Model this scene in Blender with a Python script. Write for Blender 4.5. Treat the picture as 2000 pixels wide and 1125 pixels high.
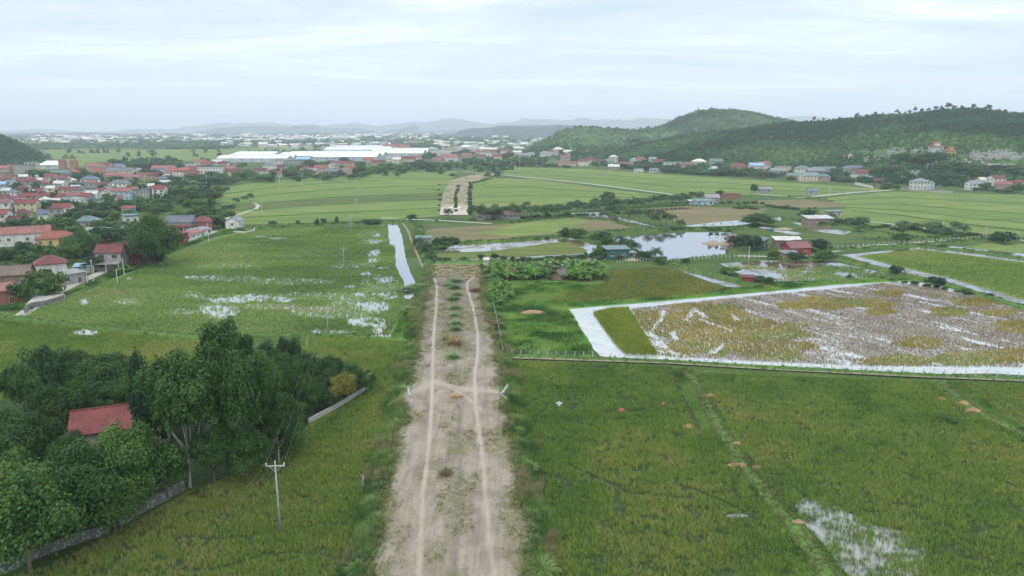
import bpy, math, random
import numpy as np
from mathutils import Vector, geometry
random.seed(7); RNG = np.random.default_rng(7)
for o in list(bpy.data.objects): bpy.data.objects.remove(o)
SC = bpy.context.scene; COL = SC.collection
R = math.radians

# ---------------- camera, world, sun, exposure ----------------
LENS, PITCH, CH = 25.0, math.atan((562.5 - 252) / (2000 * 25.0 / 36)), 50.0
F = 2000 * LENS / 36
cam = bpy.data.objects.new('camera', bpy.data.cameras.new('camera')); COL.objects.link(cam)
cam.data.lens = LENS; cam.data.sensor_width = 36; cam.data.clip_start = .5; cam.data.clip_end = 60000
cam.location = (0, 0, CH); cam.rotation_euler = (math.pi / 2 - PITCH, 0, 0)
SC.camera = cam

w = bpy.data.worlds.new('World'); SC.world = w; w.use_nodes = True
nt = w.node_tree; nt.nodes.clear()
def wn(t, **k):
    n = nt.nodes.new(t)
    for a, b in k.items(): setattr(n, a, b)
    return n
def wmath(op, a, b=None):
    n = wn('ShaderNodeMath', operation=op)
    for i, v in enumerate((a, b)):
        if v is None: continue
        if isinstance(v, (int, float)): n.inputs[i].default_value = v
        else: nt.links.new(v, n.inputs[i])
    return n.outputs[0]
SUN_EL, SUN_AZ = 55, 200
sky = wn('ShaderNodeTexSky', sky_type='NISHITA', sun_disc=False, sun_elevation=R(SUN_EL), sun_rotation=R(SUN_AZ), air_density=1.0, dust_density=2.0, ozone_density=1.5)
tc = wn('ShaderNodeTexCoord'); sp = wn('ShaderNodeSeparateXYZ'); nt.links.new(tc.outputs['Generated'], sp.inputs[0])
zc = wmath('MAXIMUM', wmath('ADD', sp.outputs[2], .07), .03)
cb = wn('ShaderNodeCombineXYZ')
nt.links.new(wmath('DIVIDE', sp.outputs[0], zc), cb.inputs[0]); nt.links.new(wmath('DIVIDE', sp.outputs[1], zc), cb.inputs[1])
mp = wn('ShaderNodeMapping'); nt.links.new(cb.outputs[0], mp.inputs[0]); mp.inputs['Rotation'].default_value = (0, 0, R(-24)); mp.inputs['Scale'].default_value = (.36, .72, 1)
mp.inputs['Location'].default_value = (2.3, .4, 0)
n1 = wn('ShaderNodeTexNoise'); n1.inputs['Scale'].default_value = 1.05; n1.inputs['Detail'].default_value = 9; n1.inputs['Roughness'].default_value = .6; n1.inputs['Distortion'].default_value = .7
nt.links.new(mp.outputs[0], n1.inputs['Vector'])
cr = wn('ShaderNodeValToRGB'); nt.links.new(n1.outputs['Fac'], cr.inputs[0])
cr.color_ramp.elements[0].position = .35; cr.color_ramp.elements[0].color = (5.2, 6.7, 9.3, 1)
cr.color_ramp.elements[1].position = .66; cr.color_ramp.elements[1].color = (10.0, 10.2, 10.5, 1)
e = cr.color_ramp.elements.new(.5); e.color = (6.9, 7.9, 9.8, 1)
# the air whitens towards the horizon
hz = wn('ShaderNodeMapRange'); nt.links.new(sp.outputs[2], hz.inputs['Value']); hz.inputs['From Min'].default_value = 0.0; hz.inputs['From Max'].default_value = .2
mh = wn('ShaderNodeMixRGB'); nt.links.new(hz.outputs[0], mh.inputs[0]); mh.inputs[1].default_value = (7.1, 8.1, 10.0, 1); nt.links.new(cr.outputs[0], mh.inputs[2])
# an overcast sky is brighter overhead than near the horizon
zb = wn('ShaderNodeMapRange', interpolation_type='SMOOTHSTEP'); nt.links.new(sp.outputs[2], zb.inputs['Value']); zb.inputs['From Min'].default_value = .16; zb.inputs['From Max'].default_value = .75; zb.inputs['To Min'].default_value = 1; zb.inputs['To Max'].default_value = 1.7
zf = wn('ShaderNodeMapRange', interpolation_type='SMOOTHSTEP'); nt.links.new(sp.outputs[2], zf.inputs['Value']); zf.inputs['From Min'].default_value = .2; zf.inputs['From Max'].default_value = .6
mw = wn('ShaderNodeMixRGB'); nt.links.new(zf.outputs[0], mw.inputs[0]); nt.links.new(mh.outputs[0], mw.inputs[1]); mw.inputs[2].default_value = (8.6, 8.95, 9.1, 1)
mz = wn('ShaderNodeVectorMath', operation='SCALE'); nt.links.new(mw.outputs[0], mz.inputs[0]); nt.links.new(zb.outputs[0], mz.inputs['Scale'])
mx = wn('ShaderNodeMixRGB'); mx.inputs[0].default_value = .93; nt.links.new(sky.outputs[0], mx.inputs[1]); nt.links.new(mz.outputs[0], mx.inputs[2])
bg = wn('ShaderNodeBackground'); bg.inputs['Strength'].default_value = .115; nt.links.new(mx.outputs[0], bg.inputs['Color'])
wo = wn('ShaderNodeOutputWorld'); nt.links.new(bg.outputs[0], wo.inputs['Surface'])
sl = bpy.data.lights.new('sun', 'SUN'); sl.energy = .9; sl.angle = R(14); sl.color = (1, .96, .9)
so = bpy.data.objects.new('sun', sl); COL.objects.link(so); so.rotation_euler = (R(90 - SUN_EL), 0, R(180 - SUN_AZ)); so.location = (0, 0, 300)
SC.view_settings.view_transform = 'Standard'; SC.view_settings.look = 'None'; SC.view_settings.exposure = .12; SC.view_settings.gamma = 1
SC.render.engine = 'CYCLES'
SC.cycles.max_bounces = 5; SC.cycles.diffuse_bounces = 3; SC.cycles.glossy_bounces = 2; SC.cycles.transmission_bounces = 1; SC.cycles.volume_bounces = 2; SC.cycles.transparent_max_bounces = 4

# ---------------- projection helpers (photo pixel -> place on the ground) ----------------
cp, spp = math.cos(PITCH), math.sin(PITCH)
def P(px, py, z=0.0):
    a, b = (px - 1000) / F, (562.5 - py) / F
    d = Vector((a, cp + b * spp, -spp + b * cp))
    t = (z - CH) / min(d.z, -0.004)
    return Vector((d.x * t, d.y * t, z))
def top_z(y, py):
    k = (562.5 - py) / F
    return CH + y * (k * cp - spp) / (cp + k * spp)
def depth(y, z=0): return y * cp - (z - CH) * spp
def to_px(x, y, z=0):
    d = y * cp - (z - CH) * spp; v = y * spp + (z - CH) * cp
    return 1000 + F * x / d, 562.5 - F * v / d

# ---------------- numpy noise ----------------
_perm = np.random.default_rng(3).random((256, 256))
def vnoise(x, y):
    xi, yi = np.floor(x).astype(int), np.floor(y).astype(int); fx, fy = x - xi, y - yi
    fx = fx * fx * (3 - 2 * fx); fy = fy * fy * (3 - 2 * fy)
    g = lambda a, b: _perm[a & 255, b & 255]
    return (g(xi, yi) * (1 - fx) + g(xi + 1, yi) * fx) * (1 - fy) + (g(xi, yi + 1) * (1 - fx) + g(xi + 1, yi + 1) * fx) * fy
def fbm(x, y, s=1.0, o=4):
    x = np.asarray(x, float) / s; y = np.asarray(y, float) / s
    r = 0; a = .5; t = 0
    for i in range(o):
        r = r + a * vnoise(x + 17.3 * i, y - 9.1 * i); t += a; a *= .5; x = x * 2.03; y = y * 2.03
    return r / t
def inpoly(x, y, poly):
    c = np.zeros(len(x), bool); n = len(poly)
    for i in range(n):
        x1, y1 = poly[i][:2]; x2, y2 = poly[(i + 1) % n][:2]
        if y1 == y2: continue
        k = ((y1 > y) != (y2 > y)) & (x < (x2 - x1) * (y - y1) / (y2 - y1) + x1); c ^= k
    return c
def pw(pts, z=0): return [tuple(P(a, b, z)) for a, b in pts]
def lerp_line(pts, x):
    return float(np.interp(x, [p[0] for p in pts], [p[1] for p in pts]))
def densify(pts, step):
    out = []
    for a, b in zip(pts[:-1], pts[1:]):
        a = np.array(a[:2]); b = np.array(b[:2]); L = np.linalg.norm(b - a); n = max(1, int(L / step))
        for i in range(n): out.append(a + (b - a) * i / n)
    out.append(np.array(pts[-1][:2])); return np.array(out)
def dist_line(x, y, line):
    d = np.full(np.shape(x), 1e9)
    for a, b in zip(line[:-1], line[1:]):
        ax, ay = a[:2]; bx, by = b[:2]; dx, dy = bx - ax, by - ay; L = dx * dx + dy * dy + 1e-9
        t = np.clip(((x - ax) * dx + (y - ay) * dy) / L, 0, 1)
        d = np.minimum(d, np.hypot(x - ax - t * dx, y - ay - t * dy))
    return d

# ---------------- materials ----------------
MATS = {}
def newmat(name):
    m = bpy.data.materials.new(name); m.use_nodes = True; m.node_tree.nodes.clear(); MATS[name] = m; return m
class NT:
    def __init__(s, m): s.t = m.node_tree
    def n(s, t, **k):
        x = s.t.nodes.new(t)
        for a, b in k.items(): setattr(x, a, b)
        return x
    def l(s, a, b): s.t.links.new(a, b)
    def noise(s, scale, detail=4, rough=.55, vec=None, dist=0):
        x = s.n('ShaderNodeTexNoise'); x.inputs['Scale'].default_value = scale; x.inputs['Detail'].default_value = detail; x.inputs['Roughness'].default_value = rough; x.inputs['Distortion'].default_value = dist
        if vec: s.l(vec, x.inputs['Vector'])
        return x.outputs['Fac']
    def ramp(s, fac, stops):
        x = s.n('ShaderNodeValToRGB'); s.l(fac, x.inputs[0]); el = x.color_ramp.elements
        while len(el) < len(stops): el.new(.5)
        for e, (p, c) in zip(el, stops): e.position = p; e.color = (*c, 1) if len(c) == 3 else c
        return x.outputs[0]
    def mix(s, f, a, b, mode='MIX'):
        x = s.n('ShaderNodeMixRGB', blend_type=mode)
        for i, v in enumerate((f, a, b)):
            if isinstance(v, (int, float)): x.inputs[i].default_value = v
            elif isinstance(v, tuple): x.inputs[i].default_value = (*v, 1)
            else: s.l(v, x.inputs[i])
        return x.outputs[0]
    def pos(s, scale=(1, 1, 1), rot=0, obj=False):
        if obj: o = s.n('ShaderNodeTexCoord').outputs['Object']
        else: o = s.n('ShaderNodeNewGeometry').outputs['Position']
        m = s.n('ShaderNodeMapping'); s.l(o, m.inputs[0]); m.inputs['Scale'].default_value = scale; m.inputs['Rotation'].default_value = (0, 0, rot)
        return m.outputs[0]
    def out(s, col, rough=.9, bump=None, dist=.1, spec=.2, metal=0, strength=.6):
        b = s.n('ShaderNodeBsdfPrincipled'); o = s.n('ShaderNodeOutputMaterial'); s.l(b.outputs[0], o.inputs[0])
        if isinstance(col, tuple): b.inputs['Base Color'].default_value = (*col, 1)
        else: s.l(col, b.inputs['Base Color'])
        if isinstance(rough, (int, float)): b.inputs['Roughness'].default_value = rough
        else: s.l(rough, b.inputs['Roughness'])
        b.inputs['Specular IOR Level'].default_value = spec; b.inputs['Metallic'].default_value = metal
        if bump is not None:
            n = s.n('ShaderNodeBump'); s.l(bump, n.inputs['Height']); n.inputs['Distance'].default_value = dist; n.inputs['Strength'].default_value = strength; s.l(n.outputs[0], b.inputs['Normal'])
        return b
def two_tone(name, c1, c2, scale=1.0, rough=.9, bump=.05, detail=5, spec=.2, stretch=(1, 1, 1), rot=0, big=0, obj=False):
    m = newmat(name); t = NT(m); v = t.pos(stretch, rot, obj); f = t.noise(scale, detail, .6, v)
    c = t.ramp(f, [(.32, c1), (.68, c2)])
    if big:
        g = t.noise(big, 3, .5, t.pos(obj=obj)); c = t.mix(1, c, t.ramp(g, [(.3, (.72, .75, .7)), (.7, (1.2, 1.15, 1.15))]), 'MULTIPLY')
    t.out(c, rough, f, bump, spec); return m
def leaf_mat(name, dark, light, trans=.25, rnd=.35):
    m = newmat(name); t = NT(m); a = t.n('ShaderNodeAttribute', attribute_name='tint'); oi = t.n('ShaderNodeObjectInfo')
    c = t.ramp(a.outputs['Fac'], [(0, dark), (1, light)])
    c = t.mix(1, c, t.ramp(oi.outputs['Random'], [(0, (1 - rnd, 1 - rnd * .9, 1 - rnd)), (.5, (1, 1, 1)), (1, (1 + rnd * .9, 1 + rnd * .5, 1 - rnd * .2))]), 'MULTIPLY')
    d = t.n('ShaderNodeBsdfPrincipled'); t.l(c, d.inputs['Base Color']); d.inputs['Roughness'].default_value = .55; d.inputs['Specular IOR Level'].default_value = .25
    tr = t.n('ShaderNodeBsdfTranslucent'); t.l(t.mix(1, c, (1.1, 1.25, .5), 'MULTIPLY'), tr.inputs[0])
    mi = t.n('ShaderNodeMixShader'); mi.inputs[0].default_value = trans; t.l(d.outputs[0], mi.inputs[1]); t.l(tr.outputs[0], mi.inputs[2])
    o = t.n('ShaderNodeOutputMaterial'); t.l(mi.outputs[0], o.inputs[0]); return m
def col_mat(name, trans=.2):
    m = newmat(name); t = NT(m); a = t.n('ShaderNodeAttribute', attribute_name='col')
    d = t.n('ShaderNodeBsdfDiffuse'); t.l(a.outputs['Color'], d.inputs[0]); tr = t.n('ShaderNodeBsdfTranslucent'); t.l(a.outputs['Color'], tr.inputs[0])
    mi = t.n('ShaderNodeMixShader'); mi.inputs[0].default_value = trans; t.l(d.outputs[0], mi.inputs[1]); t.l(tr.outputs[0], mi.inputs[2])
    o = t.n('ShaderNodeOutputMaterial'); t.l(mi.outputs[0], o.inputs[0]); return m
def water_mat(name, mud, refl=.8, rough=.06, ripple=.01, patchy=0):
    m = newmat(name); t = NT(m); v = t.pos()
    f = t.noise(.25, 4, .5, v); mc = t.ramp(f, [(.35, mud), (.7, tuple(x * 1.5 for x in mud))])
    d = t.n('ShaderNodeBsdfDiffuse'); t.l(mc, d.inputs[0]); g = t.n('ShaderNodeBsdfGlossy'); g.inputs['Roughness'].default_value = rough
    b = t.n('ShaderNodeBump'); t.l(t.noise(1.3, 3, .5, v), b.inputs['Height']); b.inputs['Distance'].default_value = ripple; t.l(b.outputs[0], g.inputs['Normal'])
    lw = t.n('ShaderNodeLayerWeight'); lw.inputs[0].default_value = .5
    mr = t.n('ShaderNodeMapRange'); t.l(lw.outputs['Facing'], mr.inputs[0]); mr.inputs['From Min'].default_value = .2; mr.inputs['From Max'].default_value = .85; mr.inputs['To Min'].default_value = refl * .35; mr.inputs['To Max'].default_value = refl
    mi = t.n('ShaderNodeMixShader'); fo = mr.outputs[0]
    if patchy: fo = t.mix(1, fo, t.ramp(t.noise(patchy, 5, .65, v, 1.0), [(.40, (.3, .3, .3)), (.56, (1, 1, 1))]), 'MULTIPLY')
    t.l(fo, mi.inputs[0]); t.l(d.outputs[0], mi.inputs[1]); t.l(g.outputs[0], mi.inputs[2])
    o = t.n('ShaderNodeOutputMaterial'); t.l(mi.outputs[0], o.inputs[0]); return m
M = {}
def field_mat(name, a, b, c, row=0, rot=0):
    """crop seen from afar: clumps, faint planting rows and slow patches of ripening"""
    m = newmat(name); t = NT(m)
    f = t.noise(1.1, 6, .75, t.pos((1, 1, 1))); g = t.noise(.03, 5, .6, t.pos((.6, 2.0, 1), rot)); k = t.noise(.12, 4, .6, t.pos((.3, 1.6, 1), rot))
    c1 = t.ramp(g, [(.32, a), (.52, b), (.72, c)])
    c1 = t.mix(1, c1, t.ramp(f, [(.3, (.50, .58, .5)), (.7, (1.45, 1.32, 1.4))]), 'MULTIPLY')
    c1 = t.mix(1, c1, t.ramp(k, [(.3, (.70, .78, .74)), (.7, (1.25, 1.15, 1.2))]), 'MULTIPLY')
    t.out(c1, .95, f, .25, .08); return m
M['ground'] = field_mat('grassland', (.045, .085, .022), (.065, .11, .03), (.10, .125, .045))
M['crop_green'] = field_mat('crop green', (.085, .15, .045), (.13, .195, .052), (.17, .215, .07), rot=.15)
M['crop_yellow'] = field_mat('crop yellow green', (.10, .165, .045), (.15, .205, .058), (.20, .235, .08), rot=.15)
M['crop_olive'] = field_mat('crop olive', (.08, .12, .035), (.115, .15, .04), (.15, .165, .055), rot=-.1)
M['crop_brown'] = field_mat('crop brown', (.10, .14, .05), (.17, .15, .08), (.22, .17, .11), rot=-.1)
M['paddy_bed'] = two_tone('paddy bed', (.05, .09, .028), (.10, .15, .045), .7, .9, .05); M['crop_dark'] = field_mat('wet crop', (.07, .10, .035), (.09, .13, .04), (.12, .15, .06), rot=-.1)
M['mud'] = two_tone('wet mud', (.020, .034, .012), (.05, .07, .022), .8, .8, .05, spec=.15)
M['water'] = water_mat('pond water', (.12, .12, .085), .80, .04, .006)
M['brown_water'] = water_mat('brown pond water', (.11, .105, .06), .74, .07, .012, .09); M['dull_water'] = water_mat('dull field water', (.08, .09, .07), .50, .2, .02, .5)
M['milky'] = water_mat('milky water', (.30, .335, .31), .66, .14, .01)
M['paddy_water'] = water_mat('paddy water', (.10, .11, .07), .78, .10, .015)
M['grassbank'] = two_tone('bank grass', (.045, .10, .022), (.11, .19, .045), 1.3, .95, .2, big=.05)
M['brightgrass'] = two_tone('lush grass', (.06, .17, .03), (.12, .27, .05), .8, .95, .3, big=.06)
M['earthpath'] = two_tone('earth path', (.13, .12, .07), (.26, .235, .17), .9, .95, .03); M['dirtpath'] = two_tone('pale lane', (.30, .29, .25), (.42, .40, .36), .9, .95, .03)
M['hill'] = two_tone('hill ground', (.025, .07, .028), (.07, .14, .05), .03, 1, .3, big=.008)
M['farhill'] = two_tone('far hill', (.02, .06, .05), (.035, .08, .06), .004, 1, 1)
M['col'] = col_mat('plant cover', .35); M['colf'] = col_mat('distant foliage', .1)

# ---------------- mesh / object helpers ----------------
def put(name, me, mat=None, parent=None, loc=None):
    o = bpy.data.objects.new(name, me); COL.objects.link(o)
    if mat is not None and not me.materials: me.materials.append(mat)
    if parent: o.parent = parent
    if loc is not None: o.location = loc
    return o
def mesh(name, V, Fc, mats=None, fm=None, smooth=False):
    me = bpy.data.meshes.new(name); me.from_pydata([tuple(v) for v in V], [], [tuple(int(i) for i in f) for f in Fc])
    for m in (mats or []): me.materials.append(m)
    if fm is not None: me.polygons.foreach_set('material_index', np.asarray(fm, dtype=np.int32))
    if smooth: me.polygons.foreach_set('use_smooth', np.ones(len(me.polygons), bool))
    me.update(); return me
def npmesh(name, V, Fc, mat, col=None, tint=None, smooth=False):
    """V (n,3), Fc (m,k) numpy arrays"""
    me = bpy.data.meshes.new(name); k = Fc.shape[1]
    me.vertices.add(len(V)); me.vertices.foreach_set('co', np.ascontiguousarray(V, dtype=np.float32).ravel())
    me.loops.add(Fc.size); me.loops.foreach_set('vertex_index', np.ascontiguousarray(Fc, dtype=np.int32).ravel())
    me.polygons.add(len(Fc)); me.polygons.foreach_set('loop_start', np.arange(0, Fc.size, k, dtype=np.int32)); me.polygons.foreach_set('loop_total', np.full(len(Fc), k, dtype=np.int32))
    if smooth: me.polygons.foreach_set('use_smooth', np.ones(len(Fc), bool))
    me.update(calc_edges=True)
    if col is not None:
        a = me.attributes.new('col', 'FLOAT_COLOR', 'POINT'); c = np.ones((len(V), 4), np.float32); c[:, :3] = col; a.data.foreach_set('color', c.ravel())
    if tint is not None:
        a = me.attributes.new('tint', 'FLOAT', 'POINT'); a.data.foreach_set('value', np.ascontiguousarray(tint, dtype=np.float32))
    if mat is not None: me.materials.append(mat)
    return me
def tag(o, label=None, cat=None, group=None, kind=None):
    if label: o['label'] = label
    if cat: o['category'] = cat
    if group: o['group'] = group
    if kind: o['kind'] = kind
    return o
def struct(name, me, label, cat=None, mat=None): return tag(put(name, me, mat), label, cat or name.replace('_', ' '), kind='structure')
def stuff(name, me, label, cat=None): return tag(put(name, me), label, cat or name.replace('_', ' '), kind='stuff')
def empty(name, loc, label, cat, group=None, rz=0):
    o = bpy.data.objects.new(name, None); COL.objects.link(o); o.location = loc; o.rotation_euler = (0, 0, rz); o.empty_display_size = .5
    return tag(o, label, cat, group)
def sheet(pts, z):
    W = [Vector((p[0], p[1], z)) for p in pts]; tr = geometry.tessellate_polygon([W])
    Fc = []
    for t in tr:
        a, b, c = (W[i] for i in t)
        Fc.append(t if (b - a).cross(c - a).z > 0 else t[::-1])
    return W, Fc
def wobble(pts, step=4, amp=.6, seed=0):
    """soften a surveyed outline: resample and push sideways with noise"""
    d = densify(list(pts) + [pts[0]], step)[:-1]
    n1 = fbm(d[:, 0] + seed * 31, d[:, 1], 9, 3) - .5; n2 = fbm(d[:, 0], d[:, 1] + seed * 57 + 99, 9, 3) - .5
    d = d + np.stack([n1, n2], 1) * 2.4 * amp
    return [tuple(q) for q in d]
ZL = [0.02]
def flat(name, px, mat, label, z=None, wob=.5, step=None, cat=None):
    pts = [P(a, b)[:2] for a, b in px]
    far = np.mean([p[1] for p in pts])
    if wob: pts = wobble(pts, step or max(2, far / 60), wob, len(bpy.data.objects))
    if z is None: ZL[0] += .0013; z = ZL[0]
    V, Fc = sheet(pts, z)
    return struct(name, mesh(name, V, Fc), label, cat, M[mat])
def strip(line, w, z0, z1, cap=True):
    """raised bank with sloping sides along a line of world points: returns V,F"""
    L = np.array([q[:2] for q in line]); n = len(L); T = np.gradient(L, axis=0); T /= np.linalg.norm(T, axis=1)[:, None] + 1e-9; N = np.stack([-T[:, 1], T[:, 0]], 1)
    V = []; Fc = []
    ww = w if hasattr(w, '__len__') else [w] * n
    for i in range(n):
        h = ww[i] / 2
        for s, z in ((1.0, z0), (.55, z1), (-.55, z1), (-1.0, z0)): V.append((*(L[i] + N[i] * h * s), z))
    for i in range(n - 1):
        for k in range(3): a = i * 4 + k; Fc.append((a, a + 4, a + 5, a + 1)[::-1])
    return V, Fc
def ribbon(line, w, z):
    L = np.array([q[:2] for q in line]); n = len(L); T = np.gradient(L, axis=0); T /= np.linalg.norm(T, axis=1)[:, None] + 1e-9; N = np.stack([-T[:, 1], T[:, 0]], 1)
    ww = w if hasattr(w, '__len__') else [w] * n
    V = [(*(L[i] + N[i] * ww[i] / 2 * s), z) for i in range(n) for s in (-1, 1)]
    return V, [(2 * i, 2 * i + 1, 2 * i + 3, 2 * i + 2)[::-1] for i in range(n - 1)]

# ---------------- scattering ----------------
def scatter(proto, pts, sc, rot, col=None, colj=.12, zsc=None, shade=None):
    """proto (V,F[,tintcol]) repeated at pts (n,3); returns V,F,C"""
    pv, pf = proto[0], proto[1]; n = len(pts); k = len(pv)
    c, s = np.cos(rot)[:, None], np.sin(rot)[:, None]; sc = np.asarray(sc)[:, None]; zs = sc if zsc is None else np.asarray(zsc)[:, None]
    X = (pv[None, :, 0] * c - pv[None, :, 1] * s) * sc + pts[:, 0:1]; Y = (pv[None, :, 0] * s + pv[None, :, 1] * c) * sc + pts[:, 1:2]; Z = pv[None, :, 2] * zs + pts[:, 2:3]
    V = np.stack([X, Y, Z], 2).reshape(-1, 3); Fc = (pf[None] + (np.arange(n) * k)[:, None, None]).reshape(-1, pf.shape[1])
    C = None
    if col is not None:
        j = 1 + RNG.normal(0, colj, (n, 1, 1)); base = np.asarray(col)[:, None, :] * j
        if len(proto) > 2: base = base * proto[2][None, :, None]
        C = np.clip(np.broadcast_to(base, (n, k, 3)).reshape(-1, 3), 0, 1)
    return V, Fc, C
def blades(n, h, spread, wid, rng, lean=.45, droop=0):
    V = []; Fc = []; T = []
    for i in range(n):
        a = rng.uniform(0, 2 * math.pi); r = spread * math.sqrt(rng.uniform(0, 1)) * .5; bx, by = r * math.cos(a), r * math.sin(a)
        a2 = a + rng.uniform(-.8, .8); l = rng.uniform(.1, 1) * lean; hh = h * rng.uniform(.7, 1.1); wv = wid * rng.uniform(.7, 1.2)
        px, py = -math.sin(a2) * wv / 2, math.cos(a2) * wv / 2
        if rng.uniform(0, 1) < .5: px, py = wv / 2 * math.cos(a2 + 1), wv / 2 * math.sin(a2 + 1)
        tx, ty = bx + l * hh * math.cos(a2), by + l * hh * math.sin(a2); k = len(V)
        V += [(bx - px, by - py, 0), (bx + px, by + py, 0), (tx, ty, hh * (1 - droop * l))]; Fc.append((k, k + 1, k + 2)); tt = rng.uniform(.75, 1.3); T += [tt * .8, tt * .8, tt * 1.1]
    return np.array(V), np.array(Fc), np.array(T)
def sample(poly, sp, jit=1.0, margin=.12, density=None):
    """jittered points inside a world polygon; spacing may grow with distance"""
    xs = [p[0] for p in poly]; ys = [p[1] for p in poly]
    gx = np.arange(min(xs), max(xs), sp); gy = np.arange(min(ys), max(ys), sp)
    X, Y = np.meshgrid(gx, gy); X = X.ravel(); Y = Y.ravel()
    X = X + RNG.uniform(-.5, .5, len(X)) * sp * jit; Y = Y + RNG.uniform(-.5, .5, len(Y)) * sp * jit
    k = (np.abs(X) < (Y + 12) * (.72 + margin)) & (Y > 50); X, Y = X[k], Y[k]
    k = inpoly(X, Y, poly); X, Y = X[k], Y[k]
    if density is not None:
        k = RNG.random(len(X)) < density(X, Y); X, Y = X[k], Y[k]
    return X, Y
def cover(name, poly, sp, h, wid, nb, colfn, label, density=None, z=.03, spread=None, hfn=None, lean=.45, cat='plants', trim=None):
    X, Y = sample(poly, sp, density=density)
    if trim is not None:
        k = trim(X, Y); X, Y = X[k], Y[k]
    n = len(X)
    if not n: return
    Vs, Fs, Cs = [], [], []; off = 0
    grp = RNG.integers(0, 4, n); H = RNG.uniform(.8, 1.2, n) * (hfn(X, Y) if hfn else 1)
    colv = colfn(X, Y)
    for g in range(4):
        k = grp == g
        if not k.any(): continue
        pr = blades(nb, h, spread or sp * 1.2, wid, random.Random(g * 7 + nb), lean)
        V, Fc, C = scatter(pr, np.stack([X[k], Y[k], np.full(k.sum(), z)], 1), np.ones(k.sum()), RNG.uniform(0, 6.28, k.sum()), colv[k], zsc=H[k])
        Vs.append(V); Fs.append(Fc + off); Cs.append(C); off += len(V)
    me = npmesh(name, np.concatenate(Vs), np.concatenate(Fs), M['col'], col=np.concatenate(Cs))
    return stuff(name, me, label, cat)
def pal(stops):
    """value 0..1 -> colour"""
    p = [s[0] for s in stops]; c = np.array([s[1] for s in stops])
    return lambda t: np.stack([np.interp(t, p, c[:, i]) for i in range(3)], 1)
# ================= TERRAIN =================
def ease(t): t = np.clip(t, 0, 1); return t * t * (3 - 2 * t)
class Hill:
    def __init__(s, prof, D, N, B, rough=1.0, seed=0, pw_=.8):
        s.prof, s.D, s.N, s.B, s.rough, s.seed, s.pw = prof, D, N, B, rough, seed, pw_
        s.p0, s.p1 = prof[0][0], prof[-1][0]
    def px(s, x, y): return 1000 + F * x / (y * cp + CH * spp)
    def z(s, x, y):
        x = np.asarray(x, float); y = np.asarray(y, float); px = s.px(x, y)
        top = np.interp(px, [q[0] for q in s.prof], [q[1] for q in s.prof])
        D = np.interp(px, [q[0] for q in s.D], [q[1] for q in s.D]); N = np.interp(px, [q[0] for q in s.N], [q[1] for q in s.N])
        k = (562.5 - top) / F; H = CH + D * (k * cp - spp) / (cp + k * spp)
        t = (y - N) / (D - N); back = 1 - (y - D) / s.B
        h = np.where(y < D, ease(np.clip(t, 0, 1) ** s.pw), ease(back)) * np.maximum(H, 0)
        n = (fbm(x + s.seed, y, 160, 4) - .5) * 26 * s.rough + (fbm(x, y + s.seed, 45, 3) - .5) * 7 * s.rough
        mid = np.clip(t, 0, 1) * (1 - np.clip(t, 0, 1)) * 4
        h = h + n * mid * np.where(y < D, 1, 0) + np.where(y >= D, n * .3 * np.clip(back, 0, 1), 0) * 0
        edge = ease((px - s.p0) / 25) * ease((s.p1 - px) / 25)
        return np.where((y > N) & (y < D + s.B), h * edge, 0) * (h > 0)
hillC = Hill([(1150, 322), (1190, 300), (1230, 290), (1280, 277), (1350, 266), (1440, 256), (1500, 247), (1560, 243), (1620, 240), (1700, 232), (1760, 226), (1830, 218), (1900, 219), (1960, 228), (2030, 228), (2200, 224), (2500, 250)],
             [(1150, 1250), (1500, 1200), (2000, 1000), (2500, 950)], [(1150, 1080), (1300, 800), (1500, 760), (1700, 660), (2000, 580), (2500, 540)], 350, seed=11)
hillB = Hill([(1180, 300), (1240, 266), (1290, 249), (1320, 236), (1360, 221), (1390, 217), (1420, 217), (1450, 221), (1500, 232), (1560, 243), (1700, 275)],
             [(1180, 1900), (1700, 1900)], [(1180, 1250), (1700, 1300)], 500, seed=51)
hillA = Hill([(960, 312), (1030, 293), (1070, 271), (1100, 258), (1130, 249), (1155, 249), (1190, 253), (1230, 256), (1270, 252), (1330, 250), (1400, 262), (1500, 300)],
             [(960, 1650), (1500, 1750)], [(960, 1350), (1100, 1150), (1500, 1200)], 400, seed=91)
hillL = Hill([(-500, 225), (-150, 240), (-40, 255), (0, 266), (20, 274), (50, 289), (75, 306), (100, 322)],
             [(-500, 1150), (100, 1200)], [(-500, 900), (100, 1000)], 300, seed=131)
HILLS = [hillC, hillB, hillA, hillL]
def hz_(x, y):
    return np.maximum.reduce([h.z(x, y) for h in HILLS])
def on_land(px, py):
    """where the line of sight through a photo pixel meets the hills or the plain"""
    a, b = (px - 1000) / F, (562.5 - py) / F; d = np.array([a, cp + b * spp, -spp + b * cp])
    t = np.linspace(450, 2400, 1500); X = d[0] * t; Y = d[1] * t; Z = CH + d[2] * t; hh = hz_(X, Y)
    k = np.nonzero(Z < hh)[0]
    if len(k): i = k[0]; return Vector((X[i], Y[i], float(hh[i])))
    return P(px, py)
def make_hill(H, label, nu=150, nr=70):
    us = np.linspace(H.p0, H.p1, nu); V = []; 
    for u in us:
        N = np.interp(u, [q[0] for q in H.N], [q[1] for q in H.N]) - 5; D = np.interp(u, [q[0] for q in H.D], [q[1] for q in H.D]) + H.B
        ys = np.linspace(N, D, nr); xs = (u - 1000) / F * (ys * cp + CH * spp); zz = H.z(xs, ys) - .25
        V += list(zip(xs, ys, zz))
    V = np.array(V); idx = np.arange(nu * nr).reshape(nu, nr)
    Fc = np.stack([idx[:-1, :-1], idx[1:, :-1], idx[1:, 1:], idx[:-1, 1:]], -1).reshape(-1, 4)
    struct('hill', npmesh('hill', V, Fc, M['hill'], smooth=True), label)
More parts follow.
